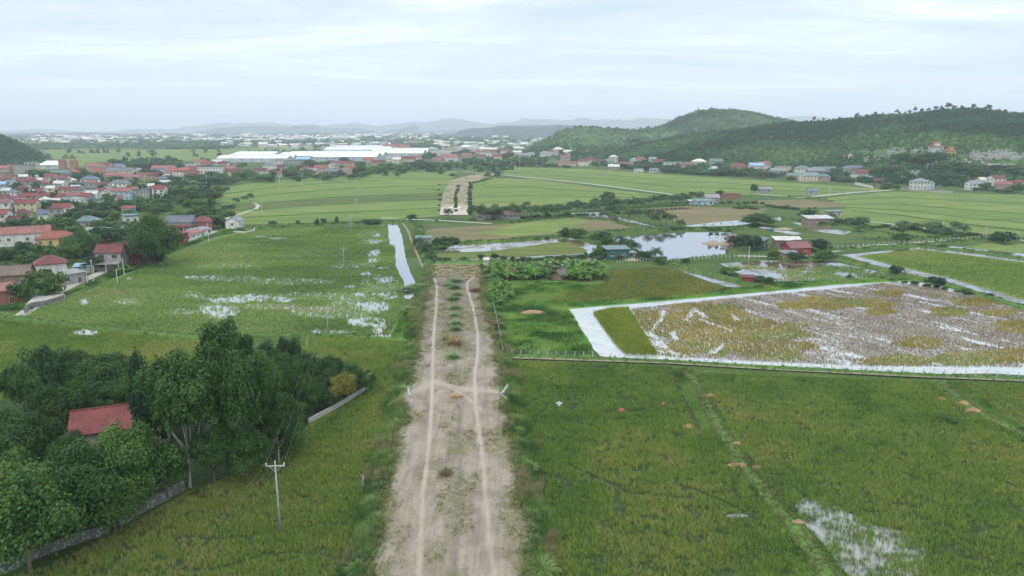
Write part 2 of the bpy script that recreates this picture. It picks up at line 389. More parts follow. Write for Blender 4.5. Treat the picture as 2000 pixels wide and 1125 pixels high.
make_hill(hillC, 'long dark green wooded hill rising behind the village on the right')
make_hill(hillB, 'rounded green hill with the highest peak, right of the middle')
make_hill(hillA, 'low pale green hill left of the rounded peak')
make_hill(hillL, 'dark wooded hillside at the far left edge')
# ground: one sheet out to the horizon
gx = [-14000, -6000, -2500, -900, 0, 900, 2500, 6000, 14000]; gy = [-300, 0, 300, 900, 2000, 5000, 9000, 14500]
V = [(x, y, 0) for y in gy for x in gx]; Fc = [(j * 9 + i, j * 9 + i + 1, (j + 1) * 9 + i + 1, (j + 1) * 9 + i) for j in range(7) for i in range(8)]
struct('ground', mesh('ground', V, Fc), 'flat green land reaching to the horizon', mat=M['ground'])
# far ranges: real ridges with depth
def range_(prof, D, B, label, seed, jag=1.0):
    us = np.arange(prof[0][0], prof[-1][0], 4.0); top = np.interp(us, [q[0] for q in prof], [q[1] for q in prof])
    top = top - (fbm(us, us * 0 + seed, 38, 4) - .5) * 11 * jag - np.abs(fbm(us, us * 0 + seed * 3, 17, 2) - .5) * 9 * jag
    k = (562.5 - top) / F; H = CH + D * (k * cp - spp) / (cp + k * spp); H = np.maximum(H, 3)
    V = []; nr = 17
    for i, u in enumerate(us):
        for j in range(nr):
            t = j / (nr - 1); y = D - B + 2 * B * t; x = (u - 1000) / F * (D * cp) + (fbm(np.array([u + 50]), np.array([j * 3.3]), 10, 2)[0] - .5) * 120
            s = math.sin(math.pi * t) ** .8; n = 1 + (fbm(np.array([u * 1.0]), np.array([j * 6.0 + seed]), 14, 3)[0] - .5) * .9 * (1 - s)
            V.append((x, y, max(0, H[i] * s * n) - 1.5))
    V = np.array(V); idx = np.arange(len(us) * nr).reshape(len(us), nr)
    Fc = np.stack([idx[:-1, :-1], idx[1:, :-1], idx[1:, 1:], idx[:-1, 1:]], -1).reshape(-1, 4)
    struct('hill', npmesh('hill', V, Fc, M['farhill'], smooth=True), label)
range_([(-300, 262), (0, 258), (60, 256), (150, 259), (300, 256), (380, 250), (440, 242), (520, 241), (600, 246), (680, 240), (740, 246), (800, 238), (900, 236), (960, 240), (1000, 236), (1100, 234), (1180, 236), (1250, 234), (1320, 236), (1400, 244), (1500, 236), (1560, 231), (1620, 232), (1700, 240), (1850, 246), (2300, 250)], 11500, 900, 'palest blue mountain range along the whole horizon', 5)
range_([(380, 262), (430, 250), (480, 246), (540, 248), (600, 246), (640, 250), (700, 250), (740, 262), (790, 250), (805, 245), (815, 254), (870, 256), (960, 246), (1040, 245), (1100, 244), (1160, 262)], 7800, 500, 'blue range of low rounded hills in front of the palest mountains', 15, .6)
range_([(870, 264), (930, 250), (980, 246), (1030, 247), (1090, 243), (1130, 245), (1180, 262)], 4300, 300, 'darker blue hill just left of the low green hill', 23, .4)
range_([(-100, 262), (60, 259), (180, 260), (300, 262), (400, 262), (480, 263), (560, 261), (640, 262), (760, 266)], 5200, 300, 'low dark wooded rise across the left of the plain', 33, .3)

# ================= THE ROAD BED =================
ZR = .9
roadL = [(640, 1400), (690, 1230), (722, 1125), (745, 1020), (765, 920), (785, 810), (800, 740), (815, 660), (830, 590), (845, 545), (846, 518)]
roadR = [(1075, 1400), (1050, 1230), (1036, 1125), (1025, 1030), (1010, 930), (996, 840), (984, 760), (968, 680), (950, 610), (938, 560), (938, 518)]
RL = densify([P(a, b, ZR)[:2] for a, b in roadL], 1.2); 
def resamp(px, z, n):
    pts = np.array([P(a, b, z)[:2] for a, b in px]); d = np.r_[0, np.cumsum(np.linalg.norm(np.diff(pts, axis=0), axis=1))]; t = np.linspace(0, d[-1], n)
    return np.stack([np.interp(t, d, pts[:, 0]), np.interp(t, d, pts[:, 1])], 1)
NL = 460; NC = 60
A_, B_ = resamp(roadL, ZR, NL), resamp(roadR, ZR, NL)
# match by distance along Y
ys = np.linspace(A_[:, 1].min(), A_[:, 1].max(), NL)
xl = np.interp(ys, A_[:, 1], A_[:, 0]); xr = np.interp(ys, B_[:, 1], B_[:, 0])
trackL = [P(*q, ZR) for q in [(790, 1400), (808, 1230), (818, 1125), (822, 1050), (826, 960), (838, 870), (843, 790), (845, 720), (846, 660), (852, 600), (853, 560), (849, 545), (836, 538)]]
trackR = [P(*q, ZR) for q in [(985, 1400), (975, 1230), (965, 1125), (955, 1040), (948, 960), (941, 880), (930, 800), (927, 740), (933, 690), (933, 650), (924, 600), (913, 565), (913, 550), (925, 541), (937, 538)]]
rubble = [P(*q, ZR) for q in [(878, 1400), (886, 1125), (893, 1000), (899, 900), (897, 800), (893, 780)]]
rubble2 = [P(*q, ZR) for q in [(889, 762), (889, 735), (890, 702)]]
cross = [P(*q, ZR) for q in [(800, 768), (850, 745), (885, 757), (930, 762), (985, 765)]]
cross2 = [P(*q, ZR) for q in [(886, 760), (905, 772), (925, 785), (938, 800)]]
us = np.linspace(0, 1, NC); X = xl[:, None] + (xr - xl)[:, None] * us; Y = np.repeat(ys[:, None], NC, 1)
edge = np.minimum(us, 1 - us)[None] * np.ones_like(X)
wobL = (fbm(Y[:, 0], Y[:, 0] * 0, 5, 3) - .5) * 2.4; wobR = (fbm(Y[:, 0], Y[:, 0] * 0 + 40, 5, 3) - .5) * 2.4
X = X + wobL[:, None] * (1 - us) + wobR[:, None] * us
dL = dist_line(X, Y, trackL); dR = dist_line(X, Y, trackR); dC = np.minimum(dist_line(X, Y, rubble), dist_line(X, Y, rubble2)); dX = np.minimum(dist_line(X, Y, cross) * .45, dist_line(X, Y, cross2))
nz = .75 + .5 * (fbm(X, Y, 4, 3) - .3)
track = np.clip(np.maximum.reduce([np.exp(-(dL / .30) ** 2), np.exp(-(dR / .30) ** 2) * .95, np.exp(-(dX / .5) ** 2) * .5]) * nz * (.55 + .45 * ease((Y - 70) / 50)), 0, 1)
lane = np.maximum(np.exp(-(dL / 1.8) ** 2), np.exp(-(dR / 1.8) ** 2))
rub = np.exp(-(dC / .45) ** 2)
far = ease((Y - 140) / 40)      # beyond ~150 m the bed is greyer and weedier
gr = np.clip((fbm(X, Y * .55, 3.2, 4) - .5) * 5 + .32 + ease((.16 - edge) / .16) * 1.5 - lane * .9 - track + far * .35, 0, 1)
med = ease(1 - np.abs(us[None] - (.5 + 0 * X)) / .14) * ease((Y - 150) / 8)
gr = np.clip(gr + med * 1.2, 0, 1)
Z = ZR + (fbm(X, Y, 2.2, 4) - .5) * .22 - lane * .06 + rub * RNG.uniform(-.02, .16, X.shape) + np.where((us[None] > .02) & (us[None] < .98), 0, -.15)
V = np.stack([X, Y, Z], 2).reshape(-1, 3); idx = np.arange(NL * NC).reshape(NL, NC)
Fc = np.stack([idx[:-1, :-1], idx[:-1, 1:], idx[1:, 1:], idx[1:, :-1]], -1).reshape(-1, 4)
me = npmesh('dirt_road', V, Fc, None, smooth=True)
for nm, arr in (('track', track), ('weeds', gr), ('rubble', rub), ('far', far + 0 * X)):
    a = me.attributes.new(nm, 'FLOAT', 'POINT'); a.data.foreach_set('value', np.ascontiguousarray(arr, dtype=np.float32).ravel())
m = newmat('dirt road'); t = NT(m)
att = lambda n: t.n('ShaderNodeAttribute', attribute_name=n).outputs['Fac']
big = t.noise(.22, 5, .6, t.pos((1, .6, 1)), 1.2); fine = t.noise(2.6, 6, .72, t.pos((1, .8, 1)), .4); grit = t.noise(9, 4, .7, t.pos())
c = t.ramp(big, [(.3, (.165, .145, .118)), (.45, (.215, .19, .155)), (.6, (.265, .238, .20)), (.75, (.185, .17, .148))])
c = t.mix(1, c, t.ramp(fine, [(.28, (.78, .77, .75)), (.5, (1, 1, 1)), (.72, (1.12, 1.11, 1.1))]), 'MULTIPLY')
c = t.mix(1, c, t.ramp(t.noise(1.0, 5, .65, t.pos((1.5, .07, 1)), .3), [(.32, (.80, .79, .78)), (.5, (1, 1, 1)), (.7, (1.14, 1.13, 1.12))]), 'MULTIPLY')
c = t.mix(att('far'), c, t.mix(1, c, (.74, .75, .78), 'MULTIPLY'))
spot = t.ramp(t.noise(.9, 3, .6, t.pos((1.3, 1, 1))), [(.66, (0, 0, 0)), (.74, (1, 1, 1))])
c = t.mix(t.mix(1, spot, (.3, .3, .3), 'MULTIPLY'), c, (.17, .145, .12))
rb = t.mix(1, att('rubble'), t.ramp(grit, [(.35, (0, 0, 0)), (.6, (1, 1, 1))]), 'MULTIPLY')
c = t.mix(rb, c, (.14, .13, .12))
wd = t.mix(1, att('weeds'), t.ramp(t.noise(1.6, 5, .75, t.pos((1, .7, 1))), [(.36, (0, 0, 0)), (.56, (1, 1, 1))]), 'MULTIPLY')
c = t.mix(wd, c, t.ramp(fine, [(.3, (.10, .105, .045)), (.7, (.18, .17, .09))]))
c = t.mix(att('track'), c, (.39, .35, .30))
h = t.mix(.5, fine, grit); t.out(c, .95, h, .06)
me.materials.append(m)
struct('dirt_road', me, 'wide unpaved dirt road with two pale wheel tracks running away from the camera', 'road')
# embankment sides
Ve = []; Fe = []
for k, (sx, X0) in enumerate(((-1, X[:, 0]), (1, X[:, -1]))):
    b = len(Ve)
    for i in range(NL):
        n1 = 2.9 + (vnoise(np.array([ys[i] / 4]), np.array([k * 9.]))[0] - .5) * 1.6
        Ve += [(X0[i] - sx * .35, ys[i], ZR - .06), (X0[i] + sx * .6, ys[i], ZR - .25), (X0[i] + sx * n1, ys[i], -.02)]
    for i in range(NL - 1):
        for q in range(2): a = b + i * 3 + q; Fe.append((a, a + 1, a + 4, a + 3))
struct('embankment', mesh('embankment', Ve, Fe), 'grassy side slopes of the dirt road', mat=M['grassbank'])
Ve = [(xl[-1] - 3, ys[-1], -.02), (xl[-1] + .5, ys[-1], ZR - .1), (xr[-1] - .5, ys[-1], ZR - .1), (xr[-1] + 3, ys[-1], -.02), (xl[-1] + 1, ys[-1] + 14, 0.02), (xr[-1] - 1, ys[-1] + 14, 0.02)]
struct('road_end', mesh('road_end', Ve, [(0, 1, 4), (1, 2, 5, 4), (2, 3, 5)]), 'low grassy ramp where the near stretch of dirt road ends', 'ground', M['grassbank'])
edgeL = lambda y: np.interp(y, ys, X[:, 0]); edgeR = lambda y: np.interp(y, ys, X[:, -1])

# ================= FIELDS AND WATER =================
flat('rice_field', [(1003, 704), (1312, 716), (1345, 790), (1410, 880), (1465, 955), (1560, 1090), (1700, 1400), (1060, 1400), (1060, 1100), (1035, 950), (1015, 850), (1003, 770)], 'mud', 'green rice field right of the road holding the scarecrows', wob=.4)
flat('rice_field', [(1358, 728), (1820, 745), (1865, 785), (2100, 905), (2600, 1130), (2600, 1400), (1820, 1400), (1640, 1110), (1535, 985), (1440, 865), (1390, 780)], 'mud', 'large green rice field at the lower right corner', wob=.4)
flat('water', [(1548, 985), (1565, 974), (1605, 976), (1645, 996), (1700, 1025), (1790, 1048), (1815, 1085), (1780, 1200), (1680, 1200), (1640, 1110), (1605, 1062), (1570, 1028)], 'dull_water', 'grey puddle with standing rice at the lower right', z=.05, wob=.6)
for q_ in ((1440, 1008, 22, 4, 'single'),): flat('water', [(q_[0] + q_[2] * math.cos(a_), q_[1] + q_[3] * math.sin(a_)) for a_ in [i_ * .7 for i_ in range(9)]], 'dull_water', 'thin dull puddle in the near right rice beside the diagonal path', z=.05, wob=.3)
flat('rice_field', [(1872, 745), (2350, 765), (2350, 990), (2010, 840), (1930, 790)], 'mud', 'small green rice field corner beyond the diagonal grass path', wob=.4)
flat('rice_field', [(430, 690), (600, 680), (795, 690), (768, 780), (742, 870), (706, 980), (655, 1125), (540, 1400), (-300, 1400), (-50, 1170), (90, 1110), (250, 1030), (365, 965), (560, 890), (605, 835), (728, 760), (700, 710)], 'mud', 'green rice field left of the road around the power pole', wob=.3)
flat('rice_field', [(-250, 640), (-60, 618), (150, 640), (380, 662), (430, 690), (430, 760), (-300, 830)], 'crop_olive', 'yellowish green rice field behind the foreground trees')
flat('rice_field', [(600, 656), (770, 664), (800, 672), (795, 690), (600, 680)], 'crop_green', 'narrow strip of rice between the flooded paddy and the near field')
flat('paddy', [(-120, 640), (50, 612), (140, 580), (230, 545), (310, 508), (400, 475), (470, 452), (600, 444), (745, 438), (766, 436), (790, 590), (776, 625), (758, 662), (600, 654), (370, 656), (150, 635), (0, 614)], 'paddy_bed', 'large flooded rice paddy left of the long canal', wob=.4, cat='paddy')
flat('water', [(757, 438), (777, 438), (786, 462), (789, 490), (797, 520), (809, 550), (812, 575), (800, 584), (789, 583), (788, 552), (773, 520), (771, 482), (760, 478)], 'water', 'bright straight canal along the left side of the dirt road', z=.06)
flat('water', [(700, 988), (708, 930), (716, 912), (720, 915), (716, 960), (714, 1020), (703, 1020)], 'dull_water', 'thin line of water at the edge of the left rice field', z=.05, wob=.1)
# mid left fields (strips between two edges)
def strips(T, B, ts, mats, labels, name='rice_field', seamcol=True):
    for i in range(len(ts) - 1):
        t0, t1 = ts[i], ts[i + 1]
        a = [(T[k][0] + (B[k][0] - T[k][0]) * t0, T[k][1] + (B[k][1] - T[k][1]) * t0) for k in range(len(T))]
        b = [(T[k][0] + (B[k][0] - T[k][0]) * t1, T[k][1] + (B[k][1] - T[k][1]) * t1) for k in range(len(T))]
        flat(name, a + b[::-1], mats[i % len(mats)], labels[i], wob=.6, step=8)
ordn = ['first', 'second', 'third', 'fourth', 'fifth', 'sixth', 'seventh', 'eighth']
T1 = [(405, 372), (500, 356), (640, 343), (760, 338), (893, 334)]; B1 = [(470, 440), (600, 436), (700, 432), (790, 428), (858, 424)]
strips(T1, B1, [0, .16, .3, .47, .62, .8, 1], ['crop_green', 'crop_yellow', 'crop_green', 'crop_dark', 'crop_yellow', 'crop_green'], [o + ' green field strip, counted from the factory side, left of the far dirt road' for o in ordn])
flat('rice_field', [(916, 409), (915, 372), (925, 358), (952, 347), (970, 346), (958, 372), (940, 400)], 'crop_green', 'wedge of green field hugging the far dirt road', z=.02, wob=0)
T2 = [(955, 348), (1040, 350), (1150, 364), (1320, 386)]; B2 = [(917, 408), (1020, 405), (1150, 398), (1330, 390)]
strips(T2, B2, [0, .28, .6, 1], ['crop_yellow', 'crop_green', 'crop_yellow'], [o + ' field strip from the far end, between far dirt road and pale lane' for o in ordn])
T3 = [(985, 326), (1150, 330), (1300, 341), (1500, 354), (1745, 370)]; B3 = [(985, 342), (1150, 359), (1330, 380), (1480, 381), (1590, 383)]
strips(T3, B3, [0, .3, .62, 1], ['crop_yellow', 'crop_green', 'crop_green'], [o + ' field strip from the far side, beyond the pale lane' for o in ordn])
T4 = [(1612, 386), (1740, 374), (1850, 376), (2150, 386)]; B4 = [(1662, 411), (1760, 421), (1900, 440), (2300, 478)]
strips(T4, B4, [0, .25, .52, .78, 1], ['crop_green', 'crop_yellow', 'crop_green', 'crop_yellow'], [o + ' field strip from the village side at the far right' for o in ordn])
flat('field', [(1480, 392), (1560, 388), (1650, 398), (1655, 404), (1560, 406), (1480, 402)], 'crop_brown', 'brown fallow field beside the lane bend')
flat('rice_field', [(1650, 408), (1760, 422), (1900, 442), (2200, 474), (2200, 500), (1950, 462), (1800, 450), (1700, 440), (1640, 428), (1590, 412)], 'crop_green', 'green field behind the row of palms at the right')
flat('rice_field', [(1640, 434), (1760, 448), (1830, 462), (1740, 462), (1650, 446)], 'crop_olive', 'small olive field enclosed by palm rows at the right')
flat('field', [(815, 456), (850, 446), (1000, 437), (1115, 425), (1180, 429), (1240, 447), (1110, 456), (1000, 466), (880, 472), (818, 468)], 'crop_brown', 'patchy green and brown field behind the coconut row')
flat('field', [(930, 455), (1020, 436), (1100, 428), (1150, 432), (1100, 452), (1000, 462)], 'crop_yellow', 'bright green patch inside the patchy brown field', z=.06)
flat('water', [(875, 484), (890, 477), (1000, 472), (1110, 464), (1165, 480), (1165, 497), (1120, 503), (1000, 508), (850, 511)], 'brown_water', 'narrow fish pond around a green plot left of the big pond')
flat('rice_field', [(845, 500), (860, 494), (960, 491), (1080, 474), (1110, 473), (1148, 489), (1140, 495), (1000, 503), (860, 508)], 'crop_olive', 'green plot standing inside the narrow fish pond', z=.08)
flat('water', [(1000, 512), (1160, 504), (1165, 509), (1080, 521), (1000, 524)], 'brown_water', 'thin ditch of water behind the banana grove')
flat('water', [(1188, 466), (1250, 460), (1340, 454), (1425, 454), (1445, 462), (1440, 470), (1425, 490), (1415, 498), (1300, 509), (1268, 498), (1225, 481)], 'water', 'large bright pond in the middle right reflecting the palms', z=.05)
flat('water', [(1112, 417), (1166, 414), (1236, 431), (1285, 444), (1262, 448), (1200, 434), (1150, 424)], 'brown_water', 'angled pond beneath the coconut palms')
flat('field', [(1250, 408), (1350, 403), (1500, 408), (1480, 424), (1400, 434), (1335, 440), (1300, 424)], 'crop_brown', 'brown harvested plot behind the big pond')
flat('water', [(1335, 441), (1400, 434), (1475, 427), (1522, 424), (1535, 430), (1430, 441), (1350, 443)], 'water', 'white strip of water in front of the brown harvested plot', z=.05)
flat('water', [(1478, 443), (1500, 444), (1567, 456), (1552, 459), (1500, 450)], 'brown_water', 'thin slanting water strip left of the white roofed shed', z=.05)
flat('water', [(1545, 433), (1600, 439), (1665, 453), (1645, 459), (1580, 450)], 'brown_water', 'small pond right below the white roofed shed', z=.05)
flat('water', [(1310, 521), (1345, 519), (1400, 534), (1460, 560), (1440, 566), (1385, 550)], 'brown_water', 'slanting brown pond between olive field and red hut', z=.05)
flat('water', [(1405, 515), (1500, 508), (1640, 514), (1700, 527), (1760, 541), (1650, 549), (1500, 549), (1455, 542)], 'brown_water', 'shallow pond with reeds in front of the farm houses', z=.05)
flat('rice_field', [(1185, 528), (1300, 521), (1340, 536), (1418, 563), (1380, 575), (1280, 583), (1110, 592), (1060, 588), (1180, 552)], 'mud', 'triangular olive rice field in front of the green shed')
flat('water', [(1645, 498), (1800, 483), (1910, 496), (2250, 530), (2250, 680), (2000, 600), (1850, 552), (1750, 533)], 'brown_water', 'water rim around the bright field at the right', z=.04)
flat('rice_field', [(1672, 500), (1800, 487), (1900, 500), (2250, 545), (2250, 655), (2000, 586), (1850, 542), (1760, 523)], 'crop_yellow', 'bright green field ringed by water at the right edge', z=.08)
flat('water', [(1845, 484), (1860, 481), (2250, 520), (2250, 530), (1990, 503), (1900, 494)], 'brown_water', 'slim water line behind the ringed bright field', z=.05)
flat('rice_field', [(1880, 482), (1940, 474), (2250, 490), (2250, 520), (1960, 492)], 'crop_yellow', 'thin bright field behind the slim water line', z=.06)
POND = [(1105, 603), (1155, 598), (1300, 586), (1500, 568), (1640, 554), (1735, 547), (1800, 552), (2050, 604), (2300, 665), (2300, 745), (2000, 733), (1700, 727), (1500, 718), (1300, 706), (1168, 697)]
flat('water', POND, 'milky', 'pale milky ditch around the big half harvested field', z=.04, wob=1.0, step=1.2)
# grass zones
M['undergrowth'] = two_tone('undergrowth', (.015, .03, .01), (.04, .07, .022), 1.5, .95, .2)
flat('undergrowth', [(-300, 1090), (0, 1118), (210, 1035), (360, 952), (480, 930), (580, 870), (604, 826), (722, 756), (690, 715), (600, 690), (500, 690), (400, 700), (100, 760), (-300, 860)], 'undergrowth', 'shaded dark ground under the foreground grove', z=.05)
flat('grass', [(985, 560), (1000, 548), (1180, 552), (1100, 592), (1110, 600), (1168, 700), (1003, 698), (985, 690), (965, 620)], 'brightgrass', 'lush bright grass between the road and the milky ditch')
flat('grass', [(1100, 592), (1280, 582), (1400, 572), (1420, 562), (1460, 562), (1520, 552), (1640, 546), (1760, 540), (1800, 548), (1640, 556), (1500, 570), (1300, 588), (1110, 604)], 'brightgrass', 'bright grass bank along the top of the milky ditch', z=.07)
flat('grass', [(760, 662), (776, 628), (792, 600), (815, 585), (838, 575), (815, 660), (798, 700), (770, 690)], 'brightgrass', 'lush grass at the end of the canal beside the road', z=.05)
flat('grass', [(1312, 716), (1350, 720), (1395, 790), (1445, 870), (1540, 990), (1650, 1120), (1830, 1400), (1690, 1400), (1560, 1125), (1465, 955), (1400, 870), (1345, 790)], 'grassbank', 'grass path cutting diagonally between the two near right rice fields', z=.05)
flat('grass', [(1815, 742), (1875, 745), (1935, 790), (2015, 840), (2300, 970), (2300, 1020), (1990, 865), (1860, 785)], 'grassbank', 'shorter grass path slanting off the right edge', z=.05)
flat('grass', [(-150, 600), (100, 600), (180, 560), (250, 540), (310, 500), (430, 470), (480, 452), (470, 446), (400, 462), (320, 492), (240, 528), (150, 560), (0, 590)], 'grassbank', 'weedy bank between the village lane and the paddy', z=.08)
# village floor
flat('village_ground', [(-300, 620), (0, 612), (50, 600), (140, 562), (320, 497), (480, 450), (500, 420), (480, 385), (400, 368), (430, 350), (700, 338), (900, 330), (985, 324), (1150, 327), (1300, 337), (1500, 351), (1745, 367), (2200, 380), (2300, 330), (1500, 305), (900, 300), (430, 322), (100, 330), (-300, 340)], 'ground', 'dark weedy ground under the village houses', z=.01, cat='ground')
M['concrete'] = two_tone('old concrete', (.27, .26, .24), (.42, .41, .38), .7, .9, .02)
def lane(px, w, label, mat='dirtpath', z=.12):
    L = densify([P(a, b)[:2] for a, b in px], 6); V, Fc = ribbon(L, w, z); struct('lane', mesh('lane', V, Fc), label, 'lane', M[mat])
lane([(40, 617), (110, 572), (210, 527), (262, 505), (320, 487), (400, 459), (420, 452)], 3.6, 'concrete village lane along the paddy edge', 'concrete')
lane([(905, 335), (985, 342), (1150, 359), (1330, 382)], 5, 'pale straight lane crossing the fields behind the coconut row')
lane([(1470, 378), (1560, 386), (1590, 384), (1670, 376), (1745, 371)], 5, 'pale bent lane running to the village at the right')
lane([(745, 426), (860, 431), (960, 437)], 3, 'pale cross lane at the head of the canal')
lane([(405, 438), (470, 418), (500, 408), (505, 402), (495, 396)], 2.5, 'curved pale path beside the left village')
lane([(782, 430), (797, 452), (803, 470), (822, 515), (835, 540)], 1.1, 'narrow footpath winding beside the canal', 'earthpath', z=.3)
lane([(1000, 699), (1300, 709), (1500, 721), (1800, 736), (2200, 752)], 2.2, 'bare earth path under the wire fence', 'earthpath', z=.28)
lane([(1440, 500), (1560, 503), (1700, 480), (1860, 470)], 2.0, 'faint track behind the farm houses')
lane([(1640, 426), (1760, 440), (1850, 452), (2000, 470), (2200, 490)], 2.4, 'pale path between the palm rows at the right')
lane([(165, 446), (240, 446), (300, 449)], 3.0, 'pale village lane behind the white flat roofed house', 'concrete')
lane([(360, 455), (440, 440), (500, 432), (760, 428)], 2.2, 'overgrown track along the head of the paddy', 'grassbank')
# far dirt road with planted middle
def fardirt():
    L = [(858, 424), (862, 395), (867, 372), (880, 352), (915, 343), (945, 337)]; Rr = [(914, 420), (914, 395), (914, 372), (922, 358), (950, 346), (975, 340)]
    a = resamp(L, .5, 200); b = resamp(Rr, .5, 200); yy = np.linspace(max(a[0, 1], b[0, 1]), min(a[-1, 1], b[-1, 1]), 60); a = np.stack([np.interp(yy, a[:, 1], a[:, 0]), yy], 1); b = np.stack([np.interp(yy, b[:, 1], b[:, 0]), yy], 1); V = []
    for i in range(60):
        for j in range(9): q = a[i] + (b[i] - a[i]) * j / 8; V.append((*q, .5 + (random.random() - .5) * .2))
    Fc = [(i * 9 + j, i * 9 + j + 1, (i + 1) * 9 + j + 1, (i + 1) * 9 + j) for i in range(59) for j in range(8)]
    m = newmat('far dirt'); t = NT(m)
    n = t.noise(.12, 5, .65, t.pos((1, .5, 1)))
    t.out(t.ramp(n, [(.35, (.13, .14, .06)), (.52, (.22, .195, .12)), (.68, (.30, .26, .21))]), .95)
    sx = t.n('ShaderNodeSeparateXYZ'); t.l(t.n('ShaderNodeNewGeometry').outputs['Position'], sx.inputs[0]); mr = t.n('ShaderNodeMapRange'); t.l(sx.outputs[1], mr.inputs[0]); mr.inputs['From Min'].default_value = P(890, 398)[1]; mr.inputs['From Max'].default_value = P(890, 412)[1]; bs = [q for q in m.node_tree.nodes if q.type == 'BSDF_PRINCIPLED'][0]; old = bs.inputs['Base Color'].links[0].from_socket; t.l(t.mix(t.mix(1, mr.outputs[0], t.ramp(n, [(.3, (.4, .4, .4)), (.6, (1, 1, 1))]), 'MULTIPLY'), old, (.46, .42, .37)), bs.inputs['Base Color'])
    M['fardirt'] = m
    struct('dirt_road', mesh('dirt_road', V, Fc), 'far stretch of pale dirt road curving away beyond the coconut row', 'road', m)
fardirt()
# banks: raised bunds between plots
BUNDS = [([(0, 618), (150, 638), (370, 660), (600, 655), (770, 664), (800, 668)], 2.0, .5, 'grassy bund across the left of the view behind the foreground trees'),
         ([(470, 449), (600, 441), (745, 435), (800, 436), (850, 434)], 3.5, .8, 'grassy bank closing the head of the flooded paddy'),
         ([(1000, 696), (1300, 707), (1500, 719), (1800, 734), (2200, 750)], 3.2, .35, 'grassy bank carrying the wire fence'),
         ([(815, 440), (822, 470), (832, 500), (845, 540)], 4, .7, 'bank between canal footpath and small plots'),
         ([(1000, 436), (1110, 425), (1200, 432), (1300, 452)], 3, .5, 'bank behind the patchy brown field'),
         ([(850, 478), (1000, 470), (1110, 460), (1240, 450), (1440, 447), (1480, 440)], 4, .7, 'bank between patchy field and ponds'),
         ([(850, 513), (1000, 509), (1165, 501), (1190, 470), (1180, 460)], 3, .6, 'bank on the left of the big pond'),
         ([(1190, 470), (1270, 505), (1300, 512), (1420, 500)], 3, .6, 'bank at the near side of the big pond'),
         ([(1300, 514), (1380, 535), (1440, 550), (1480, 562)], 4.5, .8, 'grassy bank between the slanting pond and the reed pond'),
         ([(1640, 508), (1750, 534), (1850, 556), (2000, 604), (2200, 660)], 3.5, .7, 'dark grassy bank between the milky ditch and ringed bright field'),
         ([(1500, 490), (1620, 490), (1800, 478), (1960, 466), (2100, 474)], 3, .6, 'bank with a low fence behind the ringed bright field'),
         ([(1800, 482), (1900, 491), (2000, 506), (2200, 530)], 3.5, .6, 'bank between the two bright fields at the right'),
         ([(1530, 428), (1640, 440), (1760, 462), (1860, 470)], 3, .6, 'bank running beneath the palm rows at the right'),
         ([(1330, 384), (1480, 384), (1600, 386)], 1.5, .3, 'bank beside the lane before the bend'),
         ([(1600, 388), (1545, 390), (1480, 391)], 1.5, .3, 'bank around the brown fallow field'),
         ([(920, 410), (1050, 405), (1200, 397), (1330, 389)], 2.5, .6, 'bank under the coconut row'),
         ([(1250, 406), (1350, 402), (1500, 406), (1590, 408)], 2.0, .5, 'bank behind the brown harvested plot')]
bundlines = []
for px, w_, h_, lb in BUNDS:
    L = densify([P(a, b)[:2] for a, b in px], 3.0); bundlines.append((L, w_, h_))
    ww = w_ * (1 + (fbm(L[:, 0], L[:, 1], 6, 2) - .5) * .8); V, Fc = strip(L, list(ww), -.02, h_)
    struct('bank', mesh('bank', V, Fc, smooth=True), lb, 'bank', M['grassbank'])
def seam(T, B, ts, tag_):
    for t0 in ts:
        a = [(T[k][0] + (B[k][0] - T[k][0]) * t0, T[k][1] + (B[k][1] - T[k][1]) * t0) for k in range(len(T))]
        L = densify([P(*q)[:2] for q in a], 5); ww = 1.6 * (1 + (fbm(L[:, 0], L[:, 1], 14, 2) - .5) * 1.4); V, Fc = strip(L, list(ww), 0, .45)
        struct('bank', mesh('bank', V, Fc), tag_ % ordn[min(ts.index(t0), 7)], 'bank', M['grassbank'])
seam(T1, B1, [0.0, .16, .3, .47, .62, .8, 1.0], '%s thin bund from the factory side left of the far dirt road')
seam(T2, B2, [.28, .6], '%s thin bund between the far dirt road and the pale lane')
seam(T3, B3, [0.0, .3, .62], '%s thin bund beyond the pale lane, from the village')
seam(T4, B4, [0.0, .25, .52, .78, 1.0], '%s thin bund from the village at the far right')
# ================= PLANT COVER (nobody could count it) =================
def wpoly(px): return [tuple(P(a, b)[:2]) for a, b in px]
rice_pal = pal([(0, (.095, .165, .042)), (.3, (.140, .235, .052)), (.55, (.195, .285, .060)), (.8, (.255, .325, .075)), (1, (.32, .34, .11))])
def ricecol(seed, bias=0.0, amp=1.0, rows=0.0):
    def f(x, y):
        n = fbm(x + seed, y, 26, 4) * .75 + fbm(x, y * 1.0 + seed, 5, 3) * .45 - .1 + bias
        row = .5 + .5 * np.sin(y * 2.1 + fbm(x, y, 12, 2) * 5); n = .53 + (n - .5) * 1.25 * amp + (row - .5) * .10 + RNG.normal(0, .13, len(x))
        return rice_pal(np.clip(n, 0, 1))
    return f
lines_R = []   # furrow-like gaps in the near fields
def gaps(lines, wid, base=1.0):
    def f(x, y):
        d = np.full(len(x), base)
        for L in lines: d = np.where(dist_line(x, y, L) < wid, .12, d)
        return d
    return f
def pxl(*pts): return [P(*q)[:2] for q in pts]
